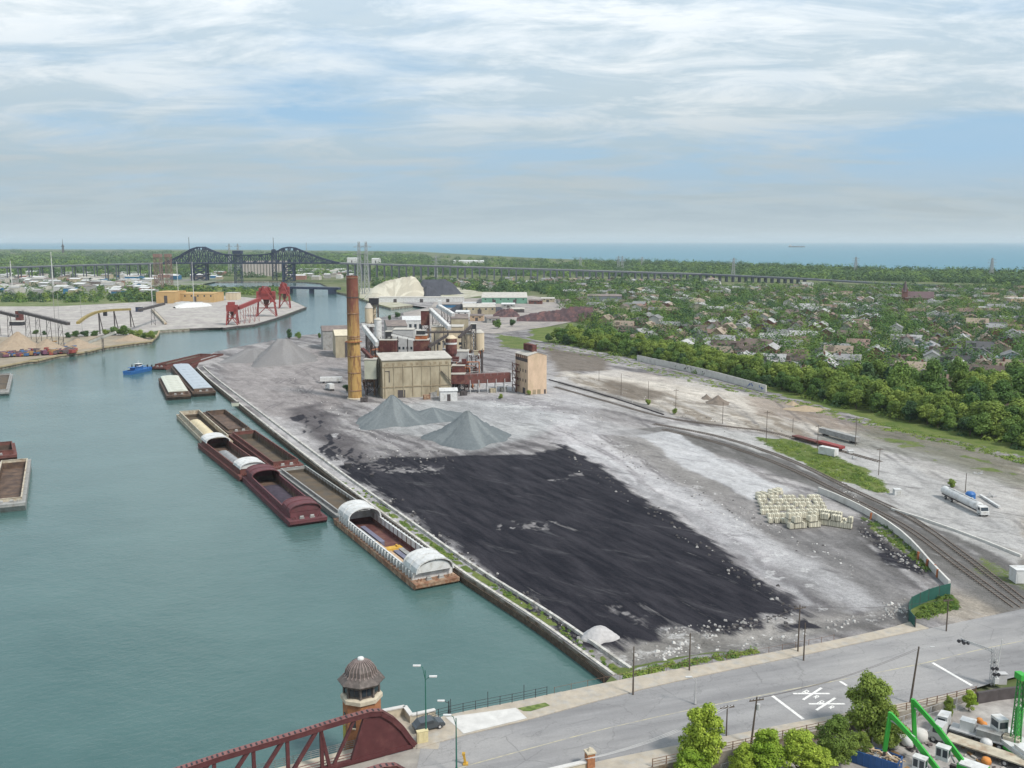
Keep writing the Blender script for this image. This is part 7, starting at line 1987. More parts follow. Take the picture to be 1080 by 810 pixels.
for k, (u, v, lb) in enumerate([(683.5, 427, 'small yellow green shrub at the foot of a pole in the sandy field'), (712, 437, 'tiny shrub at the pole right of the shrub in the sandy field'), (528, 421, 'small weed bush at the corner of the pinkish tower'), (558, 417, 'weed bush in front of the pinkish tower'), (1003, 514, 'little round shrub next to the white box on the grass island')]):
    p_ = G(u, v, 2.2); tree('mid_o%d' % (k % 4), (p_.x, p_.y, 2.0), (.35, .35, .28), lb, None, 'bush')
# ================================================================ RAILWAY
m_rail = mat('rail_steel', (0.20, 0.15, 0.12), .5, .2, 1, metal=.3)
m_tie = mat('sleeper_wood', (0.14, 0.13, 0.12), .95, .2, 1)
def track(label, px, z=2.3, ext=None):
    P_ = catmull([Vector((*G2(*q, z), z)) for q in px], 8)
    if ext: P_ += ext
    root = thing('railway_track', label, 'railway track', tuple(P_[0]))
    for s_ in (-.75, .75):
        q = MB()
        O_ = offs(P_, s_)
        for a, b, pa, pb in zip(O_, O_[1:], P_, P_[1:]): q.bar((a.x, a.y, pa.z + .12), (b.x, b.y, pb.z + .12), .13, .2)
        q.build('rail', m_rail, root, world=P_[0])
    L__ = sum((b - a).length for a, b in zip(P_, P_[1:])); n = int(L__ / 1.1); R2 = resamp(P_, n); q = MB()
    for k in range(n):
        a = R2[max(0, k - 1)]; b = R2[min(n - 1, k + 1)]; d = (b - a).normalized(); s_ = Vector((-d.y, d.x, 0)) * 1.3
        q.bar(R2[k] - s_ + Vector((0, 0, -.02)), R2[k] + s_ + Vector((0, 0, -.02)), .28, .16)
    o = q.build('sleepers', m_tie, root, world=P_[0]); o['kind'] = 'stuff'
    return root
track('long curving railway track to the level crossing, upper one of the two', [(690, 447), (760, 461), (830, 484), (900, 517), (960, 546), (1020, 588), (1083, 637)])
track('second railway track just below the first one, curving to the level crossing', [(700, 453), (760, 468), (830, 493), (900, 527), (955, 556), (1010, 596), (1072, 641)])
track('straight siding with the red flat wagon on the pale gravel lot', [(585, 408), (640, 423.5), (700, 440), (760, 449), (810, 455.5), (870, 471), (928, 487)])
# ================================================================ WALLS AND FENCES
m_bar = mat('barrier_concrete', (0.52, 0.51, 0.48), .85, .12, .5, col2=(.36, .34, .31), amt=.35, scale2=.4)
def wall(name, label, px, h, t, m, z=2.15, cat='wall', seg=None, part='panel', postm=None):
    P_ = [Vector((*G2(*q, z), z)) for q in px]
    L__ = sum((b - a).length for a, b in zip(P_, P_[1:])); n = max(2, int(L__ / (seg or 6)) + 1)
    P_ = resamp(catmull(P_, 6) if len(P_) > 2 else P_, n)
    root = thing(name, label, cat, tuple(P_[0]))
    for k, (a, b) in enumerate(zip(P_, P_[1:])):
        d = (b - a).normalized() * .02
        q = MB(); q.bar(a + d + Vector((0, 0, h / 2 - .15)), b - d + Vector((0, 0, h / 2 - .15)), t, h + .3); q.build(part, m, root, world=P_[0])
        if postm:
            q = MB(); q.box((a.x, a.y, a.z + h / 2), (.14, .14, h + .25)); q.build('post', postm, root, world=P_[0])
    return root, P_
wall('concrete_wall', 'curving white concrete barrier wall between the block stacks and the railway', [(863, 520), (890, 531), (919, 546), (945, 563), (963, 579), (983, 602), (1001, 621)], 1.9, .45, m_bar, seg=7)
wall('low_wall', 'low concrete kerb wall along the pale gravel lot beside the railway', [(940, 538), (980, 551), (1030, 569), (1077, 588)], .7, .5, m_bar, seg=9)
wall('timber_kerb', 'dark low kerb line at the far side of the gravel road, behind the poles', [(579, 401), (640, 418), (700, 438)], .6, .5, m_dkst, seg=20)
gw, GP = wall('graffiti_wall', 'long pale concrete wall with blue graffiti at its end before the tree belt', [(672, 380.5), (740, 395.5), (808, 414)], 3.7, .5, m_bar, seg=13)
m_graf = [mat('graffiti_blue', (0.05, 0.12, 0.38), .7, .2, 1), mat('graffiti_black', (0.04, 0.04, 0.05), .7, .2, 1)]
for k in range(16):
    f_ = (.80 + .19 * rnd.random()) if k < 9 else (.30 + .25 * rnd.random()); P_ = GP[0].lerp(GP[-1], f_); j = min(len(GP) - 2, int(f_ * (len(GP) - 1))); a, b = GP[j], GP[j + 1]; P_ = a.lerp(b, (f_ * (len(GP) - 1)) % 1)
    d = (b - a).normalized(); nrm = Vector((d.y, -d.x, 0)); nrm = nrm if nrm.y < 0 else -nrm
    z_ = 1.2 + rnd.random() * 1.2; c_ = P_ + nrm * .28 + Vector((0, 0, z_)); w_ = rnd.uniform(.7, 1.6)
    q = MB()
    pp = [c_ + d * (w_ * (i / 4 - .5)) + Vector((0, 0, rnd.uniform(-.7, .7))) for i in range(5)]
    for a_, b_ in zip(pp, pp[1:]): q.bar(a_, b_, .03, .35)
    q.build('graffiti', m_graf[0 if k < 9 else 1], gw, world=GP[0])
m_gfen = mat('green_fence', (0.02, 0.085, 0.068), .7, .15, 1)
wall('green_fence', 'tall dark green screen fence at the corner by the level crossing', [(965, 663), (957, 652), (961, 641)], 2.3, .08, m_gfen, seg=3, cat='fence', z=2.8, postm=m_dkst)
wall('green_fence', 'dark green screen fence going from the corner to the white barrier wall end', [(961, 641), (980, 632), (1002, 626)], 2.3, .08, m_gfen, seg=3, cat='fence', z=2.6, postm=m_dkst)
for k, (u, v) in enumerate([(918, 548), (968, 590), (977, 598), (985, 604), (988, 609)]):
    p_ = G(u, v, 2.2); q = MB(); q.bar((0, 0, -.2), (rnd.uniform(-.2, .2), 0, 1.9), .5, .35); q.bar((0, 0, 1.5), (.5, .2, 1.6), .2); o = q.build('rusty_post', m_orng); o.location = p_
    tag(o, ['short rusty post against the barrier wall near the block stacks', 'rusty post by the barrier wall, first of the near four', 'rusty post by the barrier wall, second of the near four', 'rusty post by the barrier wall, third of the near four', 'rusty post by the barrier wall nearest the green fence'][k], 'post', 'rusty posts along the barrier wall')
m_iron = mat('black_iron', (0.035, 0.04, 0.045), .6, .15, 2)
m_brown = mat('brown_iron', (0.16, 0.10, 0.07), .8, .2, 2)
def railing(label, pts, h, m, step=2.4, rails=(.35, .7, 1.0), r=.05, dz=.13, tall=None, name='railing', mesh=False):
    L__ = sum((b - a).length for a, b in zip(pts, pts[1:])); n = max(3, int(L__ / step) + 1); P_ = resamp(pts, n)
    P_ = [Vector((p.x, p.y, p.z)) for p in P_]
    root = thing(name, label, 'fence', tuple(P_[0]))
    for k, p in enumerate(P_):
        hh = h * (tall if tall and k % 3 == 0 else 1)
        if n <= 100: q = MB(); q.bar(p - Vector((0, 0, .1)), p + Vector((0, 0, hh)), r * 2); q.build('post', m, root, world=P_[0])
    for f in rails:
        q = MB()
        for a, b in zip(P_, P_[1:]): q.bar(a + Vector((0, 0, h * f)), b + Vector((0, 0, h * f)), r)
        q.build('rail', m, root, world=P_[0])
    return root
sf_w = [Vector((p.x, p.y, zroad(p.x) + .13)) for p in SF]
ww = [p for p in sf_w if p.x < yat([(0, 0), (1, 1)], 0) + 6.5]
railing('black iron railing with tall posts between the sidewalk and the river', ww, 1.45, m_iron, 2.0, (.35, .6, .95), .05, tall=1.75)
railing('low dark post and wire fence between the sidewalk and the coal yard', [p for p in sf_w if p.x >= 6.5 and p.x < 62], 1.1, m_brown, 3.0, (.9,), .035)
sn_w = [Vector((p.x, p.y, zroad(p.x) + .13)) for p in SN]
railing('brown post and rail fence along the near sidewalk above the scrapyard', [p for p in sn_w if p.x > 18], 1.2, m_brown, 2.2, (.3, .6, .95), .06)
mb = MB()
for a, b in zip(sn_w, sn_w[1:]): mb.mesh([(a.x + .05, a.y - .1, 1.8), (b.x + .05, b.y - .1, 1.8), (b.x + .05, b.y - .1, b.z - .02), (a.x + .05, a.y - .1, a.z - .02), (a.x, a.y + .3, 1.8), (b.x, b.y + .3, 1.8), (b.x, b.y + .3, b.z - .02), (a.x, a.y + .3, a.z - .02)], [(0, 1, 2, 3), (7, 6, 5, 4), (3, 2, 6, 7)])
o = mb.build('retaining_wall', m_quay); tag(o, 'stained retaining wall carrying the near sidewalk above the scrapyard', 'retaining wall')
m_abut = mat('abutment_concrete', (0.36, 0.33, 0.28), .9, .2, .8, col2=(.2, .17, .14), amt=.4, scale2=.5)
mb = MB()
aw = [p for p in sf_w if p.x < 8.5]
for a, b in zip(aw, aw[1:]): mb.mesh([(a.x, a.y + .15, -.7), (b.x, b.y + .15, -.7), (b.x, b.y + .15, b.z - .01), (a.x, a.y + .15, a.z - .01), (a.x, a.y - .4, -.7), (b.x, b.y - .4, -.7), (b.x, b.y - .4, b.z - .01), (a.x, a.y - .4, a.z - .01)], [(3, 2, 1, 0), (4, 5, 6, 7), (7, 6, 2, 3)])
o = mb.build('abutment', m_abut); tag(o, 'stained concrete river wall under the black railing', 'river wall')
fence_pts = [G(q[0], q[1], 2.1) for q in [(760, 822), (840, 803), (900, 787), (960, 767), (1022, 745)]]
def chain(label, pts, h):
    L__ = sum((b - a).length for a, b in zip(pts, pts[1:])); P_ = resamp(pts, int(L__ / 3) + 1); root = thing('chain_link_fence', label, 'fence', tuple(P_[0]))
    for k, p in enumerate(P_): q = MB(); q.cyl(p, p + Vector((0, 0, h)), .05, .05, 6); q.build('post', m_galv, root, world=P_[0])
    q = MB()
    for a, b in zip(P_, P_[1:]):
        for j in range(10): q.bar(a.lerp(b, j / 10), a.lerp(b, min(1, (j + 3) / 10)) + Vector((0, 0, h)), .018)
        for j in range(10): q.bar(a.lerp(b, j / 10) + Vector((0, 0, h)), a.lerp(b, min(1, (j + 3) / 10)), .018)
        for f in (.02, .5, 1): q.bar(a + Vector((0, 0, h * f)), b + Vector((0, 0, h * f)), .04)
    q.build('mesh_panel', m_galv, root, world=P_[0])
chain('tall chain link fence between the roadside trees and the scrapyard', fence_pts, 2.3)
# ================================================================ POLES, LAMPS, WIRES
m_pole = mat('pole_wood', (0.10, 0.08, 0.065), .9, .2, 1.5)
m_lampg = mat('lamp_green', (0.03, 0.13, 0.10), .5, .1, 1)
POLES = {}
def upole(key, label, u, vb, vt, zb=2.2, arm=True, r=.17, road=False, lean=(0, 0), light=False, trans=False):
    b = GR(u, vb, .1) if road else G(u, vb, zb); h = AT(u, vt, b.y).z - b.z
    root = thing('utility_pole', label, 'pole', tuple(b), 0, 'wooden utility poles')
    top = Vector((lean[0], lean[1], h))
    q = MB(); q.cyl((0, 0, -.2), top, r, r * .65, 8); q.build('post', m_pole, root)
    if arm:
        q = MB(); c_ = top * .93; q.bar(c_ + Vector((-1.1, -.3, 0)), c_ + Vector((1.1, .3, 0)), .13, .16)
        for s_ in (-1, -.5, .5, 1): q.cyl(c_ + Vector((s_, .27 * s_, .05)), c_ + Vector((s_, .27 * s_, .3)), .06, .05, 6)
        q.build('cross_arm', m_pole, root)
    if trans:
        q = MB(); c_ = top * .80; q.cyl(c_ + Vector((.35, 0, -.5)), c_ + Vector((.35, 0, .4)), .28, n=10); q.build('transformer', m_galv, root)
    if light:
        q = MB(); c_ = top * .96; q.bar(c_, c_ + Vector((1.9, -.2, .45)), .08); q.box(c_ + Vector((2.1, -.2, .42)), (.7, .25, .14)); q.build('lamp_arm', m_galv, root)
    POLES[key] = b + top * .96
    return root
for a in [('a', 'dark pole with crossarm at the coal yard corner, left of the tall pair', 727, 707, 668),
          ('b', 'taller dark wooden pole of the close pair at the road edge', 841.5, 687, 638), ('c', 'shorter dark pole right next to the tall one at the road edge', 847.5, 696, 657),
          ('d', 'dark pole on the verge by the green corner fence', 998, 665, 631), ('e', 'thin dark pole on the sidewalk above the end of the quay', 667.6, 732, 682)]:
    upole(*a, road=True, arm=a[0] in 'bd', r=.15)
upole('f', 'leaning dark pole with lamp arm behind the nearest green loader', 960, 741, 682, road=True, r=.19, lean=(.8, 0), light=True, arm=False)
upole('g', 'wooden pole with crossarm and transformer among the roadside bushes', 792, 785, 735, road=True, r=.17, lean=(.6, 0), trans=True)
upole('h', 'thin short wooden pole right of the tall bright tree', 766, 776, 744, road=True, r=.12)
for a in [('i', 'thin grey yard pole over the grass island, leftmost there', 808, 466, 433), ('j', 'faint short pole behind the grass island siding', 836, 456, 441), ('k', 'dark pole standing by the white tank on the siding', 862, 474, 448), ('l', 'dark pole behind the long pale grey trailer', 902, 470, 440), ('m', 'grey pole at the tip of the gravel lot above the island', 926.6, 501, 472),
          ('n', 'thin pole right beside the white tanker lorry', 1018, 519, 499), ('o', 'first thin pole along the sandy field from the plant tower', 631.7, 402, 390), ('p', 'second thin pole along the sandy field', 655, 417, 394), ('q', 'third thin pole along the sandy field, with a shrub near it', 683.7, 422, 402), ('r', 'taller dark pole in the middle of the sandy field', 712.5, 436, 410), ('s', 'thin dark pole right of the brown dirt heap', 762, 447, 424)]:
    upole(*a, r=.13, arm=a[0] in 'iklmr')
def wires(label, pairs, n=3, sag=.9, group='overhead wires'):
    for k in range(n):
        q = MB()
        for A, B in pairs:
            o_ = Vector(((k - (n - 1) / 2) * .8, (k - (n - 1) / 2) * .2, .1 - .0 * k)); pts_ = [A.lerp(B, t / 10) + o_ - Vector((0, 0, sag * 4 * (t / 10) * (1 - t / 10))) for t in range(11)]
            q.tube(pts_, .028, 4)
        o = q.build('wire', m_galv if n == 3 else m_dkst)
        tag(o, label + (', river side wire', ', middle wire', ', scrapyard side wire')[k], 'wire', group)
off_ = POLES['h'] + Vector((-22, -17, 1.5))
wires('pale overhead wire from the pole by the bright tree', [(POLES['h'], off_)])
wires('long overhead wire between the transformer pole and the leaning pole', [(POLES['g'], POLES['f'])], 2)
wires('thin wire linking the poles of the yard edge', [(POLES['i'], POLES['k']), (POLES['k'], POLES['m'])], 1)
wires('thin wire over the coal yard corner', [(POLES['a'], POLES['b']), (POLES['b'], POLES['d'])], 1)
def lamp(label, u, vb, vt, heads=2, m=m_lampg, zb=None):
    b = GR(u, vb, .13); h = AT(u, vt, b.y).z - b.z
    root = thing('street_lamp', label, 'street lamp', tuple(b))
    q = MB(); q.cyl((0, 0, 0), (0, 0, .8), .22, .16, 10); q.cyl((0, 0, .8), (0, 0, h * .93), .12, .07, 8); q.build('pole', m, root)
    for k in range(heads):
        s_ = -1 if k == 0 else 1; z_ = h if k == 0 else h * .86
        q = MB(); q.tube([(0, 0, h * .8), (s_ * .35, -.1, z_ - .35), (s_ * .7, -.2, z_ - .1)], .05, 6); a_ = q.build('arm', m, root)
        q = MB(); q.box((s_ * 1.15, -.3, z_), (1.1, .35, .16)); q.box((s_ * 1.2, -.3, z_ - .1), (.6, .28, .08)); q.build('lamp_head', m_wht, a_)
    return root
lamp('tall green double headed street lamp beside the bridge end', 449.5, 781, 701)
lamp('green street lamp pole standing on the roadway edge at the bottom of the photo', 481.5, 815, 753, 1)
lamp('short dark lamp on the river railing by the bridge end', 473.5, 754, 738, 1, m_iron)
lamp('curved grey street lamp above the bright tree at the roadside', 733, 742, 713, 1, m_galv)
gb = GR(1046, 722, .1); gh = AT(1046, 683, gb.y).z - gb.z
sg = thing('crossing_signal', 'silver lattice level crossing signal with an arm over the road', 'signal', tuple(gb))
q = MB()
for sx_, sy_ in ((-.3, -.3), (.3, -.3), (.3, .3), (-.3, .3)): q.bar((sx_, sy_, 0), (sx_, sy_, gh), .08)
for k in range(int(gh / .6)):
    q.bar((-.3, -.3, k * .6), (.3, -.3, k * .6 + .6), .05); q.bar((.3, .3, k * .6), (-.3, .3, k * .6 + .6), .05); q.bar((-.3, .3, k * .6), (-.3, -.3, k * .6 + .6), .05); q.bar((.3, -.3, k * .6), (.3, .3, k * .6 + .6), .05)
q.build('mast', m_galv, sg)
tip = AT(1013, 676, gb.y + 3.5) - gb
q = MB(); a0 = Vector((0, 0, gh * .86))
tip2 = Vector((tip.x, tip.y, gh * .98))
for o_ in (Vector((0, 0, 0)), Vector((0, 0, .45)), Vector((0, .4, .2))): q.bar(a0 + o_, tip2 + o_ * .5, .08)
for k in range(9):
    t = k / 9; q.bar(a0.lerp(tip2, t), a0.lerp(tip2, t + .1) + Vector((0, 0, .4)), .05)
q.build('arm', m_galv, sg)
for c_ in (tip2, a0.lerp(tip2, .85), Vector((0, -.4, gh * .5)), Vector((.3, -.5, gh * .35))):
    q = MB(); q.cyl(c_ + Vector((-.35, 0, -.2)), c_ + Vector((-.35, -.3, -.2)), .28, n=12); q.cyl(c_ + Vector((.35, 0, -.2)), c_ + Vector((.35, -.3, -.2)), .28, n=12); q.bar(c_ + Vector((-.5, 0, -.2)), c_ + Vector((.5, 0, -.2)), .12); q.build('signal_light', m_black, sg)
q = MB(); q.box((0, -.1, gh * .62), (.25, .1, 1.6), 0); q.bar((-.7, -.15, gh * .62 - .35), (.7, -.15, gh * .62 + .35), .06, .22); q.bar((.7, -.15, gh * .62 - .35), (-.7, -.15, gh * .62 + .35), .06, .22); q.build('crossbuck', m_wht, sg)
q = MB(); q.bar((.4, -.4, 1.1), (.6, -1.0, 8.5), .14, .1); q.box((.4, -.4, 1.0), (.7, .9, 1.0)); q.build('gate_arm', m_wht, sg)
q = MB(); q.box((1.8, .4, .9), (1.4, .9, 1.8)); q.box((1.8, .4, 1.85), (1.6, 1.1, .1)); o = q.build('signal_cabinet', m_galv); o.location = gb; tag(o, 'silver signal cabinet beside the level crossing mast', 'cabinet')
wall('retaining_wall', 'dark stained retaining wall at the right edge under the level crossing', [(1030, 742), (1060, 737), (1120, 731)], 1.9, .5, m_dkst, seg=4, z=2.0)
# ================================================================ NEAR TREES
for i in range(3):
    proto('near%d' % i, 11, 4.3, 60, 13000, .21, lf_lime, 300 + i, .25, .08, lr=(.12, .28)); proto('nearb%d' % i, 10, 4.4, 60, 11000, .20, lf_olive, 320 + i, .22, .05, lr=(.10, .27))
def ntree_(kind, u, vb, vt, hw, label, name='tree', z=2.0):
    b = G(u, vb, z); top_ = AT(u, vt, b.y).z - z; dist = math.sqrt(b.x ** 2 + b.y ** 2 + 70 ** 2)
    me, tme, H, Rr, V, m = PROTO[kind]; sxy = hw / F_PX * dist / (Rr * 1.12)
    tree(kind, (b.x, b.y, z), (sxy, sxy, top_ / (H * 1.0)), label, 'roadside trees near the camera', name)
ntree_('near0', 740, 818, 738, 31, 'tall upright bright yellow green tree in front of the road, alone on the left')
ntree_('near1', 728, 832, 790, 24, 'low bright bush at the foot of the tall bright tree', 'bush')
ntree_('near2', 808, 824, 768, 30, 'bright green rounded tree at the bottom edge in the roadside clump, left one')
ntree_('near1', 842, 822, 770, 28, 'bright green rounded tree in the roadside clump, middle one')
ntree_('nearb0', 880, 806, 756, 27, 'yellow green tree right of the roadside clump, beside the large one')
ntree_('near0', 862, 826, 784, 22, 'bright bush at the bottom edge under the middle roadside tree', 'bush')
ntree_('nearb1', 917, 786, 708, 33, 'largest olive green feathery tree leaning over the road markings')
ntree_('nearb2', 935, 790, 742, 24, 'shorter olive tree behind the left green loader boom')
ntree_('near2', 783, 828, 783, 18, 'small bright bush left of the roadside clump', 'bush')
ntree_('near1', 1022, 750, 728, 9, 'small round green shrub at the fence corner below the crossing signal', 'bush')
ntree_('nearb1', 1000, 757, 733, 7, 'small thin olive shrub by the brown rail fence', 'bush')
ntree_('near0', 683, 814, 794, 12, 'small bright bush at the bottom edge left of the tall bright tree', 'bush')
ntree_('nearb0', 905, 800, 772, 16, 'dark low bush behind the blue scrap container', 'bush')
# ================================================================ GREEN LOADERS, TRUCKS, SCRAP
m_lg = mat('loader_green', (0.04, 0.33, 0.045), .45, .1, .6)
m_lgd = mat('loader_green_dark', (0.04, 0.20, 0.05), .5, .15, .6)
def loader(label, cab, elbow, tip, base, size=1.0):
    """material handler: tracked base, slewing body, raised cab, boom to the elbow and stick to the tip"""
    b = G(*base, 2.05); e = AT(*elbow, b.y + 5.0); t_ = AT(*tip, b.y + 5.5)
    t_.z = max(t_.z, 3.3)
    root = thing('material_handler', label, 'crane', tuple(b), 0, 'green scrap handlers')
    e, t_ = e - b, t_ - b
    d = Vector((e.x, e.y, 0)).normalized(); s_ = Vector((-d.y, d.x, 0)); a = math.atan2(d.y, d.x)
    for k in (-1, 1):
        q = MB(); q.box((s_.x * k * 1.3, s_.y * k * 1.3, .5), (4.4, .6, .9), a); q.build('track', m_dkst, root)
    q = MB(); q.cyl((0, 0, .6), (0, 0, 1.3), .9, n=16); q.box((0, 0, .8), (2.4, 2.4, .4), a); q.build('undercarriage', m_galv, root)
    q = MB(); q.box((-d.x * 1.2, -d.y * 1.2, 2.0), (3.8, 2.2, 1.0), a); q.box((-d.x * 2.3, -d.y * 2.3, 2.1), (1.4, 2.1, 1.1), a); q.build('body', m_lg, root)
    q = MB(); q.box((-d.x * 1.2, -d.y * 1.2, 2.62), (3.4, 2.1, .2), a); q.build('engine_cover', m_wht, root)
    cp2 = d * 2.6 + s_ * 1.1
    q = MB(); q.box((cp2.x, cp2.y, 3.5), (1.7, 1.2, 1.9), a); cabo = q.build('cab', m_wht, root)
    q = MB()
    for f in (-.42, .42): q.box((cp2.x + d.x * f + s_.x * .0, cp2.y + d.y * f, 3.7), (.62, 1.24, 1.1), a)
    q.box((cp2.x, cp2.y, 3.7), (1.74, .9, 1.1), a); q.build('window', m_glass, cabo)
    q = MB(); q.box((cp2.x, cp2.y, 4.47), (1.8, 1.3, .1), a); q.build('cab_roof', m_wht, cabo)
    p_ = Vector((d.x * .4, d.y * .4, 2.4)) - s_ * .4; mid_ = p_.lerp(e, .5) + Vector((0, 0, .35))
    q = MB(); q.bar(p_, mid_, .45, .72); q.bar(mid_, e, .4, .62); q.box(e, (.5, .5, .5), a); q.build('boom', m_lg, root)
    q = MB(); q.bar(e, t_, .36, .56); q.build('stick', m_lg, root)
    q = MB(); q.cyl(p_ + d * 1.0 - Vector((0, 0, .6)), mid_ - Vector((0, 0, .3)), .12, n=8); q.cyl(mid_ + Vector((0, 0, .5)), e.lerp(t_, .12) + d * .4, .1, n=8); q.build('cylinder', m_galv, root)
    q = MB(); q.cyl(t_, t_ - Vector((0, 0, .8)), .2, n=8)
    for k in range(5):
        aa = k * 1.256; q.bar(t_ + Vector((0, 0, -.7)), t_ + Vector((math.cos(aa) * .8, math.sin(aa) * .8, -1.1)), .16); q.bar(t_ + Vector((math.cos(aa) * .8, math.sin(aa) * .8, -1.1)), t_ + Vector((math.cos(aa) * .25, math.sin(aa) * .25, -1.7 if t_.z > 3 else -1.2)), .12)
    q.build('grapple', m_dkst, root)
loader('green material handler with white cab, the left and lower of the two with bent booms', None, (939, 753), (933, 792), (992, 834))
loader('green material handler with the taller bent boom and white cab, in the middle', None, (963, 739), (965, 784), (1016, 822))
cb2 = G(1070, 792, 2.05); ct = AT(1072, 713, cb2.y).z - 2.05
cr = thing('crawler_crane', 'green crane with upright lattice mast on a white and green machine at the right edge', 'crane', tuple(cb2), R(100))
q = MB(); q.box((0, 0, 1.1), (9, 3.6, 1.1)); q.box((-3, 0, 1.9), (2.5, 3.2, .7)); q.build('carrier', m_wht, cr)
q = MB(); q.box((0, 0, .75), (9.1, 3.7, .35)); q.build('stripe', m_lg, cr)
for x in (-3.2, -1, 2.6):
    for s_ in (-1.5, 1.5):
        q = MB(); q.cyl((x, s_ - .2, .5), (x, s_ + .2, .5), .52, n=14); q.build('wheel', m_black, cr)
q = MB(); q.box((2.6, .8, 2.9), (1.9, 1.6, 2.4)); cbn = q.build('cab', m_wht, cr)
q = MB(); q.box((2.6, .8, 3.2), (1.95, 1.3, 1.0)); q.box((2.6, .8, 3.2), (1.5, 1.65, 1.0)); q.build('window', m_glass, cbn)
q = MB()
for sx_, sy_ in ((-.5, -.5), (.5, -.5), (.5, .5), (-.5, .5)): q.bar((sx_ , sy_, 1.6), (sx_ * .5, sy_ * .5, ct), .14)
nk = int(ct / 1.0)
for k in range(nk):
    z0, z1 = 1.6 + (ct - 1.6) * k / nk, 1.6 + (ct - 1.6) * (k + 1) / nk; f0, f1 = .5 - .25 * k / nk, .5 - .25 * (k + 1) / nk
    q.bar((-f0, -f0, z0), (f1, -f1, z1), .08); q.bar((f0, f0, z0), (-f1, f1, z1), .08); q.bar((-f0, f0, z0), (-f1, -f1, z1), .08); q.bar((f0, -f0, z0), (f1, f1, z1), .08)
q.build('mast', m_lgd, cr)
q = MB(); q.box((0, 0, ct), (1.5, 1.0, .9)); q.bar((-.6, -.6, ct * .6), (-.6, -.6, ct), .35); q.build('mast_head', m_lg, cr)
q = MB(); q.box((.8, -.9, ct * .35), (.8, .8, 4.5)); q.build('hoist', m_lg, cr)
p_ = G(1001, 772, 2.05)
fl = truck('white flatbed lorry loaded with steel frames, parked slantwise in the scrapyard', tuple(p_), R(-38), m_wht, m_galv, 'flat', 10)
for k, (x, y, z, sx_, sy_, sz_, m_, lb) in enumerate([(2.5, .4, 1.9, 2.0, 1.6, 1.4, m_wht, 'white box load right behind the cab of the flatbed lorry'), (5.6, -.2, 1.7, 3.2, 1.8, 1.0, m_gry, 'grey machinery load in the middle of the flatbed lorry'), (8.6, .2, 1.6, 2.2, 1.6, .8, m_tan, 'tan crate at the tail of the flatbed lorry')]):
    q = MB(); q.box((x, y, z), (sx_, sy_, sz_)); q.box((x, y, z + sz_ / 2 + .05), (sx_ * 1.05, sy_ * 1.05, .08)); q.box((x, y, z - sz_ / 2 + .05), (sx_ * 1.06, sy_ * 1.06, .1)); o = q.build('load_crate', m_); o.matrix_world = Matrix.Translation(p_) @ Matrix.Rotation(R(-38), 4, 'Z'); tag(o, lb, 'crate')
p_ = G(1018, 790, 2.05)
truck('second flatbed lorry in front of the loaded one, pale and nearly empty', tuple(G(996, 783, 2.05)), R(-42), m_galv, m_tan, 'flat', 12)
cb3 = G(920, 806, 2.05)
sk_ = thing('skip_container', 'open blue steel container full of broken timber at the bottom edge', 'container', tuple(cb3), R(-38))
m_skb = mat('skip_blue', (0.03, 0.09, 0.24), .5, .15, .8)
q = MB(); q.box((0, -1.25, 1.0), (7.5, .12, 2.0)); q.box((0, 1.25, 1.0), (7.5, .12, 2.0)); q.box((-3.75, 0, 1.0), (.12, 2.6, 2.0)); q.box((3.75, 0, 1.0), (.12, 2.6, 2.0)); q.box((0, 0, .1), (7.5, 2.6, .15))
for k in range(9): q.box((-3.5 + k * .87, -1.34, 1.0), (.12, .1, 1.9)); q.box((-3.5 + k * .87, 1.34, 1.0), (.12, .1, 1.9))
q.build('shell', m_skb, sk_)
q = MB(); ws = [mat('timber_pale', (0.5, .38, .26), .9, .2, 1.5), mat('timber_brown', (0.28, .17, .1), .9, .2, 1.5), m_bar]
for k in range(130):
    x, y = rnd.uniform(-3.5, 3.5), rnd.uniform(-1.0, 1.0); a = rnd.uniform(0, 3.14); l_ = rnd.uniform(.4, 1.1); z_ = 1.5 + rnd.uniform(0, .8) * (1 - abs(y)); q.mi = rnd.choice([0, 0, 1, 2]); q.bar((x - math.cos(a) * l_, y - math.sin(a) * l_ * .5, z_), (x + math.cos(a) * l_, y + math.sin(a) * l_ * .5, z_ + rnd.uniform(-.4, .4)), rnd.uniform(.1, .4), .12)
o = q.build('scrap_timber', ws); o.matrix_world = Matrix.Translation(cb3) @ Matrix.Rotation(R(-38), 4, 'Z'); tag(o, 'heap of pale broken timber inside the open blue container', 'scrap', kind='stuff')
m_orp = mat('orange_plastic', (0.50, 0.20, 0.05), .7, .2, 1)
def bag(u, v, s, m, label, name='bulk_bag', cat='bag'):
    b = G(u, v, 2.05); q = MB(); q.lathe((0, 0, 0), [(s * .75, 0), (s * .98, s * .35), (s, s * .9), (s * .8, s * 1.35), (s * .3, s * 1.55)], 9); o = q.build(name, m, smooth=True); o.location = b; o.rotation_euler = (0, 0, rnd.uniform(0, 3)); tag(o, label, cat, 'loose bags and bales in the scrapyard')
for a in ((941, 789, .95, m_gry, 'pale grey bag in front of the left green loader boom, by the container'), (949, 781, 1.1, m_wht, 'white bag behind the left loader stick'), (957, 786, .9, m_wht, 'smaller white bag between the two loader sticks'), (970, 781, 1.2, m_bar, 'large pale bag under the middle loader boom'),
          (1040, 778, 1.2, m_wht, 'large white bag next to the tail of the loaded lorry'), (1047, 776, .9, m_hat2, 'blue grey bag right of the large white bag'), (1052, 780, 1.0, m_wht, 'white bag nearest the right crane'), (1040, 788, .9, m_wht, 'white bag standing in front of the lorry tail'), (1040, 806, .7, m_orp, 'orange bale on the ground right of the loaders'), (1037, 767, .6, m_orp, 'orange bale behind the loaded lorry'), (1033, 762, .5, m_orp, 'small orange bale farthest in the scrapyard')):
    bag(*a)
q = MB()
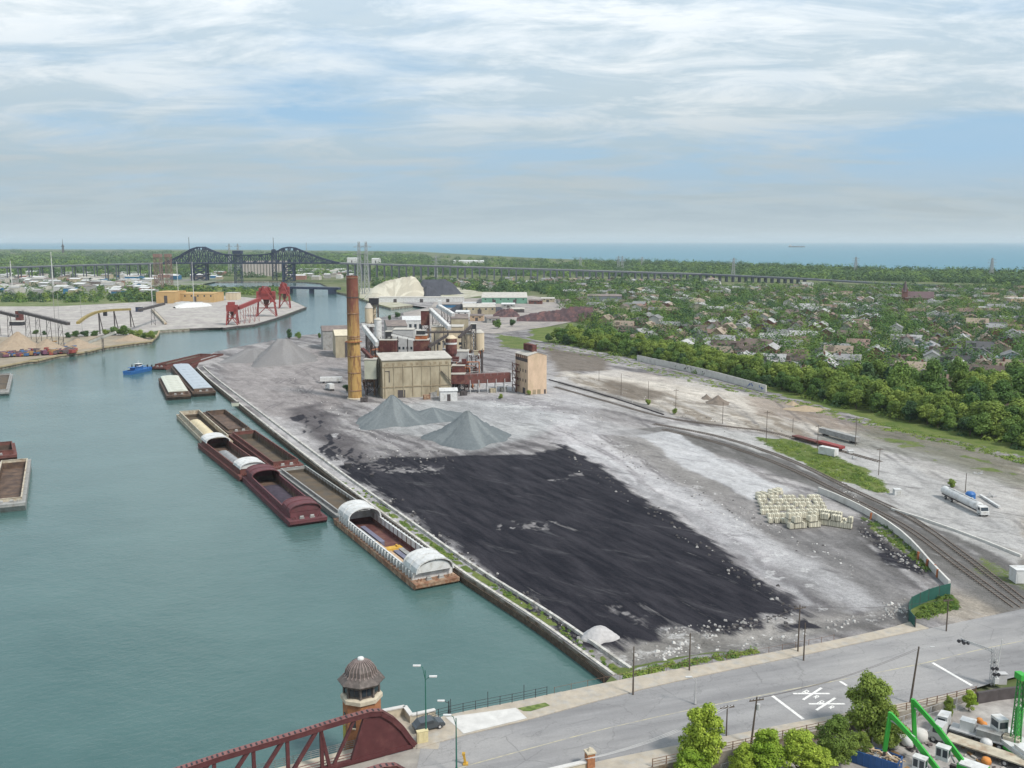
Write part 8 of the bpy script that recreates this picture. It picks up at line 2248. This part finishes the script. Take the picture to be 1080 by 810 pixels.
for k in range(170):
    u = rnd.uniform(930, 1080); v = rnd.uniform(770, 815); p_ = G(u, v, 2.05); q.mi = rnd.choice([2, 3, 4, 2, 3, 2]); s_ = rnd.uniform(.15, .5); q.box((p_.x, p_.y, 2.05 + s_ * .3), (s_ * rnd.uniform(1, 3), s_, s_ * .6), rnd.uniform(0, 3))
o = q.build('loose_scrap', sm); tag(o, 'small loose scrap pieces strewn over the scrapyard ground', 'scrap', kind='stuff')
# ================================================================ BRIDGE END CLUTTER
def carv(label, loc, rz, m):
    root = thing('parked_car', label, 'car', loc, rz)
    pr = [(-2.3, .35), (-2.35, .85), (-2.1, 1.0), (-1.5, 1.55), (.5, 1.6), (1.2, 1.08), (2.2, .9), (2.35, .6), (2.3, .35)]; n = len(pr)
    q = MB(); q.mesh([(x, -.9, z) for x, z in pr] + [(x, .9, z) for x, z in pr], [tuple(range(n)), tuple(range(2 * n - 1, n - 1, -1))] + [(k, n + k, n + (k + 1) % n, (k + 1) % n) for k in range(n)]); q.build('body', m, root)
    q = MB(); q.mesh([(.55, -.8, 1.56), (1.15, -.8, 1.12), (1.15, .8, 1.12), (.55, .8, 1.56)], [(0, 1, 2, 3)])
    for s_ in (-.91, .91): q.box((-.5, s_, 1.28), (2.0, .02, .36))
    q.mesh([(-1.55, -.8, 1.53), (-2.05, -.8, 1.05), (-2.05, .8, 1.05), (-1.55, .8, 1.53)], [(3, 2, 1, 0)]); q.build('windows', m_glass, root)
    for x in (-1.45, 1.45):
        for s_ in (-1, 1):
            q = MB(); q.cyl((x, s_ * .72, .34), (x, s_ * .93, .34), .34, n=14); w_ = q.build('wheel', m_black, root); q = MB(); q.cyl((x, s_ * .92, .34), (x, s_ * .945, .34), .2, n=10); q.build('rim', m_galv, w_)
    for s_ in (-.65, .65):
        q = MB(); q.box((2.3, s_, .72), (.08, .3, .14)); q.build('headlight', m_wht, root)
p_ = GR(452, 768, .14)
carv('dark grey car parked at the bridge end under the street lamp', (p_.x, p_.y, p_.z), R(25), mat('car_paint', (0.05, 0.06, 0.07), .25, .1, 1, spec=.6))
def gpara(label, px, h, z=5.7, t=.45, name='parapet'):
    P_ = [G(*q, z) for q in px]; root = thing(name, label, 'wall', (P_[0].x, P_[0].y, z))
    for a, b in zip(P_, P_[1:]):
        q = MB(); q.bar(a + Vector((0, 0, h / 2 - 1.2)), b + Vector((0, 0, h / 2 - 1.2)), t, h + 2.4); q.build('wall', m_stone, root, world=(P_[0].x, P_[0].y, z))
        q = MB(); q.bar(a + Vector((0, 0, h + .08)), b + Vector((0, 0, h + .08)), t + .25, .2); q.build('coping', m_conc, root, world=(P_[0].x, P_[0].y, z))
gpara('pale stone parapet with a step behind the solid truss end', [(402, 757.5), (427, 752.5), (434, 762)], 1.1)
gpara('pale stone parapet running to the black railing behind the parked car', [(434, 761), (459, 755.5)], 1.0)
dpk = slab('bridge_landing', [G2(*q, 5.6) for q in [(402, 757), (430, 752), (462, 754), (470, 762), (462, 790), (436, 789), (415, 775)]], 5.62, 4.6, m_side, m_stone); struct(dpk)
for u, v, lb in ((443, 783, 'pale yellow cabinet at the foot of the street lamp, left one'), (448, 782, 'pale yellow cabinet at the foot of the street lamp, right one')):
    p_ = GR(u, v, .14); q = MB(); q.box((0, 0, .85), (.9, .6, 1.7), R(20)); q.box((0, 0, 1.74), (1.0, .7, .1), R(20)); q.box((.1, -.32, .9), (.5, .05, 1.2), R(20)); o = q.build('cabinet', mat('cabinet_cream', (0.55, 0.48, 0.28), .7, .1, 1)); o.location = p_; tag(o, lb, 'cabinet')
q = MB(); p_ = G(372, 777, 5.62); q.box((0, 0, 1.3), (2.2, 1.6, 2.6), R(-20)); q.box((.0, -.1, 2.65), (2.5, 1.9, .15), R(-20)); o = q.build('tool_shed', mat('shed_yellow', (0.50, 0.47, 0.12), .7, .1, 1)); o.location = G(372, 779, 5.2); tag(o, 'small yellow hut on the footpath seen through the truss', 'hut')
p_ = GR(491, 806, .02); q = MB(); q.bar((0, 0, 0), (-.25, 0, 1.5), .3, .3); q.box((-.25, 0, 1.55), (.42, .42, .3)); q.box((0, 0, .1), (.7, .7, .2)); o = q.build('bollard', m_yelp); o.location = p_; tag(o, 'yellow post at the road edge by the bottom of the photo', 'bollard')
p_ = GR(622, 808, .13)
bp_ = thing('brick_pillar', 'brown brick pillar with a small cap at the near sidewalk', 'pillar', tuple(p_), R(20))
q = MB(); q.box((0, 0, 1.0), (1.1, 1.1, 2.2)); q.build('shaft', m_brick, bp_)
q = MB(); q.box((0, 0, 2.18), (1.35, 1.35, .2)); q.lathe((0, 0, 2.28), [(.4, 0), (.3, .2), (.15, .5)], 8); q.build('cap', m_stone, bp_)
gpara('low pale stone parapet left of the brick pillar at the bottom edge', [(578, 818), (618, 808.5)], .7, z=5.4)
# ================================================================ YARD THINGS
m_blk = mat('block_cream', (0.58, 0.55, 0.44), .85, .12, .6, col2=(0.36, 0.33, 0.26), amt=.35, scale2=.5, rand=.12)
m_strap = mat('block_strap', (0.16, 0.15, 0.12), .8, .2, 1)
q = MB(); q.box((0, 0, .62), (1.15, 1.75, 1.24)); q.box((0, 0, 1.27), (.9, 1.5, .12)); q.mi = 1; q.box((0, 0, .07), (1.3, 1.9, .14)); q.box((-.3, 0, .7), (.1, 1.79, 1.3)); q.box((.3, 0, .7), (.1, 1.79, 1.3))
b0_ = q.build('stacked_block', [m_blk, m_strap]); bme = b0_.data; bpy.data.objects.remove(b0_)
A1, A2 = G(806, 556, 2.25), G(897, 558, 2.25); nb = 0
def blocks(px0, px1, rows, cols, rowpx, skip, tag_, hs=1.0, levels=1, ang=None):
    """cols along px0->px1, rows stepping back along rowpx"""
    global nb
    a, b = G(*px0, 2.25), G(*px1, 2.25); c_ = G(*rowpx, 2.25); d = (b - a) / max(1, cols - 1); rr_ = (c_ - a) / max(1, rows - 1)
    rz = math.atan2(d.y, d.x)
    for j in range(rows):
        for i in range(cols):
            if rnd.random() < skip: continue
            for l_ in range(levels if rnd.random() < .8 else 1):
                o = bpy.data.objects.new('stacked_block', bme); COL.objects.link(o); p = a + d * i + rr_ * j
                o.location = (p.x + rnd.uniform(-.15, .15), p.y + rnd.uniform(-.15, .15), 2.25 + l_ * 1.36 * hs); o.rotation_euler = (0, 0, rz + rnd.uniform(-.06, .06)); o.scale = (1, 1, hs)
                lv = 'upper' if l_ else 'lower'
                tag(o, '%s cream strapped block %s, %s' % (lv, tag_, 'front row' if j == 0 else 'rear row' if j == rows - 1 else 'inner row'), 'block', 'cream strapped blocks stacked in the yard'); nb += 1
blocks((834, 557), (862, 555), 2, 8, (832, 553), .05, 'of the left front stack', 1.15, 2)
blocks((868, 553), (896, 557), 2, 8, (866, 549), .05, 'of the right front stack', 1.15, 2)
blocks((806, 546), (872, 545), 6, 15, (801, 527), .22, 'in the scattered field behind the front stacks', .9, 1)
blocks((812, 551), (832, 551), 1, 4, (812, 551), .0, 'left of the left front stack', .95, 1)
blocks((800, 526), (822, 521), 2, 6, (800, 523), .2, 'at the far left corner of the field', .8, 1)
def longbox(name, label, p0_, p1_, z0, h, w, m, cat, wheels=True, z=2.3, cyl=False):
    a, b = G(*p0_, z), G(*p1_, z); d = b - a; root = thing(name, label, cat, tuple((a + b) / 2), math.atan2(d.y, d.x)); L__ = d.length
    q = MB()
    if cyl: q.cyl((-L__ / 2, 0, z0 + w / 2), (L__ / 2, 0, z0 + w / 2), w / 2, n=16)
    else: q.box((0, 0, z0 + h / 2), (L__, w, h))
    q.build('body', m, root)
    q = MB(); q.box((0, 0, z0 - .12), (L__ * .96, w * .5, .22)); q.build('frame', m_dkst, root)
    if wheels:
        for x in (-.4, -.33, .33, .4):
            q = MB(); q.cyl((L__ * x, -.75, .42), (L__ * x, .75, .42), .42, n=12); q.build('wheel_set', m_dkst, root)
    return root
longbox('flat_wagon', 'long red flat wagon standing on the siding, farther one', (838, 462.5), (862, 469), .9, .5, 2.8, m_red, 'wagon')
longbox('flat_wagon', 'red flat wagon nearer one on the siding beside the white tank', (864, 469.5), (888, 476), .9, .9, 2.8, m_ured, 'wagon')
longbox('trailer', 'long low pale grey trailer parked behind the red flat wagons', (866, 458), (905, 468.5), .8, 1.9, 2.4, m_gry, 'trailer')
longbox('storage_tank', 'white ribbed storage tank container by the grass island', (865, 478.5), (882, 482), .3, 2.6, 2.4, m_wht, 'tank', wheels=False)
q = MB(); q.box((0, 0, .9), (2.0, 1.6, 1.8)); q.box((0, 0, 1.84), (2.2, 1.8, .12)); q.box((.2, -.82, .8), (.8, .06, 1.5)); o = q.build('cabinet', m_wht); o.location = G(946, 522, 2.2); tag(o, 'small white box at the tip of the grass island', 'cabinet')
q = MB(); q.box((0, 0, 1.5), (4.0, 3.0, 3.0)); q.box((0, 0, 3.06), (4.2, 3.2, .14)); q.box((-1.2, -1.52, 1.1), (1.0, .06, 2.1)); o = q.build('cabin', m_wht); o.location = G(1077, 613, 2.3); tag(o, 'white cabin at the right edge beside the railway', 'cabin')
q = MB(); q.box((0, 0, .5), (1.8, 1.4, 1.0)); q.box((0, 0, 1.03), (2, 1.6, .1)); o = q.build('cabinet', m_wht); o.location = G(897, 478, 2.3); tag(o, 'small white cabinet on the siding right of the white tank', 'cabinet')
ta, tb2 = G(1000, 526, 2.25), G(1034, 543, 2.25); d = ta - tb2
tk = truck('white road tanker lorry with silver tank on the gravel lot', (tb2.x, tb2.y, 2.25), math.atan2(d.y, d.x), m_wht, m_wht, 'none', d.length + 1.5, name='tanker_truck', cat='truck')
Lb = d.length + 1.5
q = MB(); q.cyl((.6, 0, 2.15), (Lb + .8, 0, 2.15), 1.2, n=20); q.cyl((.4, 0, 2.15), (.6, 0, 2.15), .9, 1.2, 20); q.cyl((Lb + .8, 0, 2.15), (Lb + 1.0, 0, 2.15), 1.2, .9, 20)
q.build('tank', m_wht, tk)
q = MB()
for x in (Lb * .25, Lb * .5, Lb * .75): q.cyl((x, 0, 3.3), (x, 0, 3.6), .35, n=10); 
q.box((Lb * .5, 0, 3.42), (Lb * .8, .5, .08)); q.build('hatch_walk', m_galv, tk)
p_ = G(1023, 529, 2.25); q = MB(); q.lathe((0, 0, 0), [(1.3, .4), (1.4, 1.0), (1.4, 2.4), (1.0, 2.9), (.2, 3.0)], 14)
for k in range(4): q.bar((math.cos(k * 1.57) * 1.2, math.sin(k * 1.57) * 1.2, 0), (math.cos(k * 1.57) * 1.2, math.sin(k * 1.57) * 1.2, .8), .15)
o = q.build('blue_tank', m_blue); o.location = p_; tag(o, 'round blue tank standing behind the white tanker lorry', 'tank')
a, b = G(1034, 524, 2.25), G(1054, 536.5, 2.25); q = MB(); q.bar(a + Vector((0, 0, .5)), b + Vector((0, 0, .5)), .7, .5); 
for t in (.1, .5, .9): q.box(a.lerp(b, t) + Vector((0, 0, .15)), (.4, 1.4, .3))
o = q.build('steel_girder', m_wht); tag(o, 'long white girder on the gravel right of the tanker', 'girder')
for k, (u, v, lb) in enumerate([(1046, 524, 'tangled pale scrap frame behind the white girder'), (1032, 500, 'thin pale scrap piece on the far gravel lot'), (900, 484, 'pale frame lying on the siding near the white cabinet')]):
    p_ = G(u, v, 2.25); q = MB()
    for j in range(6): q.bar((rnd.uniform(-1.5, 1.5), rnd.uniform(-1, 1), 0.05), (rnd.uniform(-1.5, 1.5), rnd.uniform(-1, 1), rnd.uniform(.3, 1.5)), .14)
    q.bar((-1.5, 0, .2), (1.5, 0, .3), .2); o = q.build('scrap_frame', m_galv); o.location = p_; tag(o, lb, 'scrap')
m_dirt = mat('brown_dirt', (0.17, 0.14, 0.115), .95, .2, .6, bump=.4)
heap('dirt_heap', 'brown dirt heap in the middle of the sandy field, larger right one', 757, 425, 416.5, m_dirt, uw=13, ry=8, seed=31)
heap('dirt_heap', 'small brown dirt heap left of the larger one in the sandy field', 745, 420.5, 415.5, m_dirt, uw=6, ry=5, seed=32)
heap('sand_heap', 'low orange sand strip heap at the belt edge right of the pale wall', 850, 432, 427.5, mat('orange_sand', (0.33, 0.26, 0.18), .95, .12, .6), uw=22, ry=7, seed=33)
heap('sand_heap', 'small orange sand heap nearest the pale wall end', 836, 427, 422.5, mat('orange_sand', (0.33, 0.26, 0.18), .95, .12, .6), uw=7, ry=4, seed=34)
m_rub = [mat('rubble_pale', (0.55, 0.54, 0.52), .9, .15, 1), mat('rubble_grey', (0.30, 0.29, 0.28), .9, .2, 1), mat('rubble_dark', (0.08, 0.075, 0.075), .9, .2, 1)]
def rubble(name, label, n, rects, s0, s1, mi, seed):
    r = random.Random(seed); q = MB()
    for k in range(n):
        u0, v0, u1, v1 = r.choice(rects); u = r.uniform(u0, u1); v = v0 + (v1 - v0) * (u - u0) / (u1 - u0 + .01) + r.gauss(0, 4.5); p_ = G(u, v, 2.2); s_ = r.uniform(s0, s1) ; z_ = 2.2
        drr = (p_.y - float(np.interp(p_.x, KA[:, 0], KA[:, 1]))) * .93
        if drr < 1: continue
        if drr < 11: t_ = min(1, max(0, (drr - 11) / (0.3 - 11))); t_ = t_ * t_ * (3 - 2 * t_); z_ = 2.2 * (1 - t_) + (zroad(p_.x) - .12) * t_
        q.mi = r.choice(mi); a = r.uniform(0, 3)
        vs = [(p_.x + s_ * x * r.uniform(.6, 1.1), p_.y + s_ * y * r.uniform(.6, 1.1), z_ - .05 + s_ * z * r.uniform(.5, 1)) for x, y, z in ((-.5, -.4, 0), (.5, -.5, 0), (.5, .5, 0), (-.5, .4, 0), (-.3, -.3, .5), (.3, -.2, .6), (.25, .3, .5), (-.3, .25, .55))]
        q.mesh(vs, [(4, 5, 6, 7), (0, 1, 5, 4), (1, 2, 6, 5), (2, 3, 7, 6), (3, 0, 4, 7)])
    o = q.build(name, m_rub); tag(o, label, 'rubble', kind='stuff')
rubble('rubble', 'pale concrete rubble strewn along the road side of the coal yard', 300, [(660, 694, 760, 680), (700, 668, 760, 664), (780, 684, 850, 672), (860, 664, 960, 645), (930, 648, 955, 640), (690, 690, 720, 684)], .2, .85, [0, 1, 1], 1)
rubble('rubble', 'scattered pale stones over the middle of the grey yard', 800, [(500, 420, 640, 440), (560, 430, 800, 560), (640, 470, 900, 600), (600, 400, 850, 470), (880, 500, 960, 600), (300, 400, 420, 470)], .2, .7, [0, 1, 1, 2], 2)
rubble('rubble', 'dark clods along the edge of the coal ground', 500, [(600, 480, 840, 645), (740, 665, 830, 652), (400, 520, 620, 680), (350, 485, 480, 482), (905, 555, 975, 605)], .3, 1.0, [2, 2, 1], 3)
for k, (u, v, w_, d_, h_, m_, lb) in enumerate([(248, 428, 3.5, 2.6, 1.6, m_lgrn, 'small pale green dumpster on the quay behind the brown barge'), (367, 493, 2.2, 1.6, 1.4, m_black, 'small black machine at the left corner of the coal ground'), (392, 503, 1.2, 1.0, .9, m_black, 'tiny black box at the coal ground corner near the small machine')]):
    p_ = G(u, v, 2.2); root = thing('skip', lb, 'bin', tuple(p_), R(20)); q = MB(); q.mesh([(-w_ * .42, -d_ / 2, 0), (w_ * .42, -d_ / 2, 0), (w_ * .42, d_ / 2, 0), (-w_ * .42, d_ / 2, 0), (-w_ / 2, -d_ / 2, h_), (w_ / 2, -d_ / 2, h_), (w_ / 2, d_ / 2, h_), (-w_ / 2, d_ / 2, h_)], [(3, 2, 1, 0), (4, 5, 6, 7), (0, 1, 5, 4), (1, 2, 6, 5), (2, 3, 7, 6), (3, 0, 4, 7)]); q.build('body', m_, root)
    q = MB(); q.box((0, 0, h_ + .05), (w_ * 1.02, d_ * 1.04, .1)); q.build('rim', m_dkst, root)
print('BLOCKS', nb)
def weeds(name, label, px, n, s0, s1, z, seed, hh=.9, road=False):
    r = random.Random(seed); us_ = [q[0] for q in px]; vs_ = [q[1] for q in px]; pts = []
    k = 0
    while len(pts) < n and k < n * 30:
        k += 1; u, v = r.uniform(min(us_), max(us_)), r.uniform(min(vs_), max(vs_)); ins = False
        for i in range(len(px)):
            (x0, y0), (x1, y1) = px[i], px[(i + 1) % len(px)]
            if (y0 > v) != (y1 > v) and u < (x1 - x0) * (v - y0) / (y1 - y0) + x0: ins = not ins
        if not ins: continue
        p = GR(u, v) if road else G(u, v, z); s__ = r.uniform(s0, s1); pts.append((p.x, p.y, (zroad(p.x) - .3 if road else z - .1), s__, s__ * hh * r.uniform(.6, 1.3)))
    clump_mass(name, pts, label, 'grass', .15, [lf_olive, lf_green, lf_olive], 60, seed)
weeds('tall_grass', 'tall tufted grass on the long island between railway and gravel lot', [(790, 462), (828, 465), (870, 476), (902, 492), (943, 520), (924, 519), (880, 503), (832, 480)], 260, .4, 1.3, 2.3, 71, .7)
weeds('tall_grass', 'green weeds on the verge between sidewalk and coal yard', [(656, 711), (690, 701), (760, 690), (800, 684), (800, 688), (700, 706), (660, 716)], 130, .3, .8, 2.2, 72, 1, road=True)
weeds('tall_grass', 'weeds behind the dark green corner fence', [(963, 648), (1000, 626), (1012, 640), (975, 655)], 110, .3, .8, 2.4, 73)
weeds('tall_grass', 'weeds growing along the concrete barrier wall foot', [(905, 545), (930, 552), (985, 598), (978, 604), (940, 572)], 120, .3, .8, 2.2, 74)
r_ = random.Random(8); pts = []
for k in range(230):
    s__ = r_.uniform(0, 155); t__ = r_.uniform(1.1, 3.3)
    if vnoise(np.array([s__ / 9.0]), np.array([t__]), 9)[0] < .5: continue
    j = float(np.interp(s__, sq[:8], tq[:8])) + t__; p = Q0 + dq * s__ + nq * j
    pts.append((p[0], p[1], 2.0, r_.uniform(.2, .6), r_.uniform(.2, .6)))
clump_mass('tall_grass', pts, 'weeds growing in the strip behind the quay coping', 'grass', .15, [lf_olive, lf_green], 50, 75)
pts = []
for k in range(700):
    u = r_.uniform(565, 1085); v = float(np.interp(u, [565, 600, 680, 740, 806, 920, 1085], [363, 367, 386, 401, 416, 446, 486])) + r_.uniform(-2, 5); p = G(u, v, 2.1); s__ = r_.uniform(.5, 1.6); pts.append((p.x, p.y, 2.0, s__, s__ * .45))
clump_mass('tall_grass', pts, 'rough grass strip at the foot of the tree belt', 'grass', .25, [lf_olive, lf_green, lf_olive], 45, 76)
hm = bpy.data.materials.new('haze'); hm.use_nodes = True
nt = hm.node_tree; nt.nodes.clear()
pv = nt.nodes.new('ShaderNodeVolumePrincipled'); pv.inputs['Color'].default_value = (0.80, 0.93, 1.0, 1); pv.inputs['Density'].default_value = 0.000045; pv.inputs['Anisotropy'].default_value = 0.1
ho = nt.nodes.new('ShaderNodeOutputMaterial'); nt.links.new(pv.outputs[0], ho.inputs['Volume'])
mb = MB(); mb.box((0, 14000, 60), (59000, 31000, 124)); h_ = mb.build('haze', hm)
h_['kind'] = 'stuff'; h_['label'] = 'pale blue summer haze over the river and lake'; h_['category'] = 'haze'
SC.cycles.volume_max_steps = 64
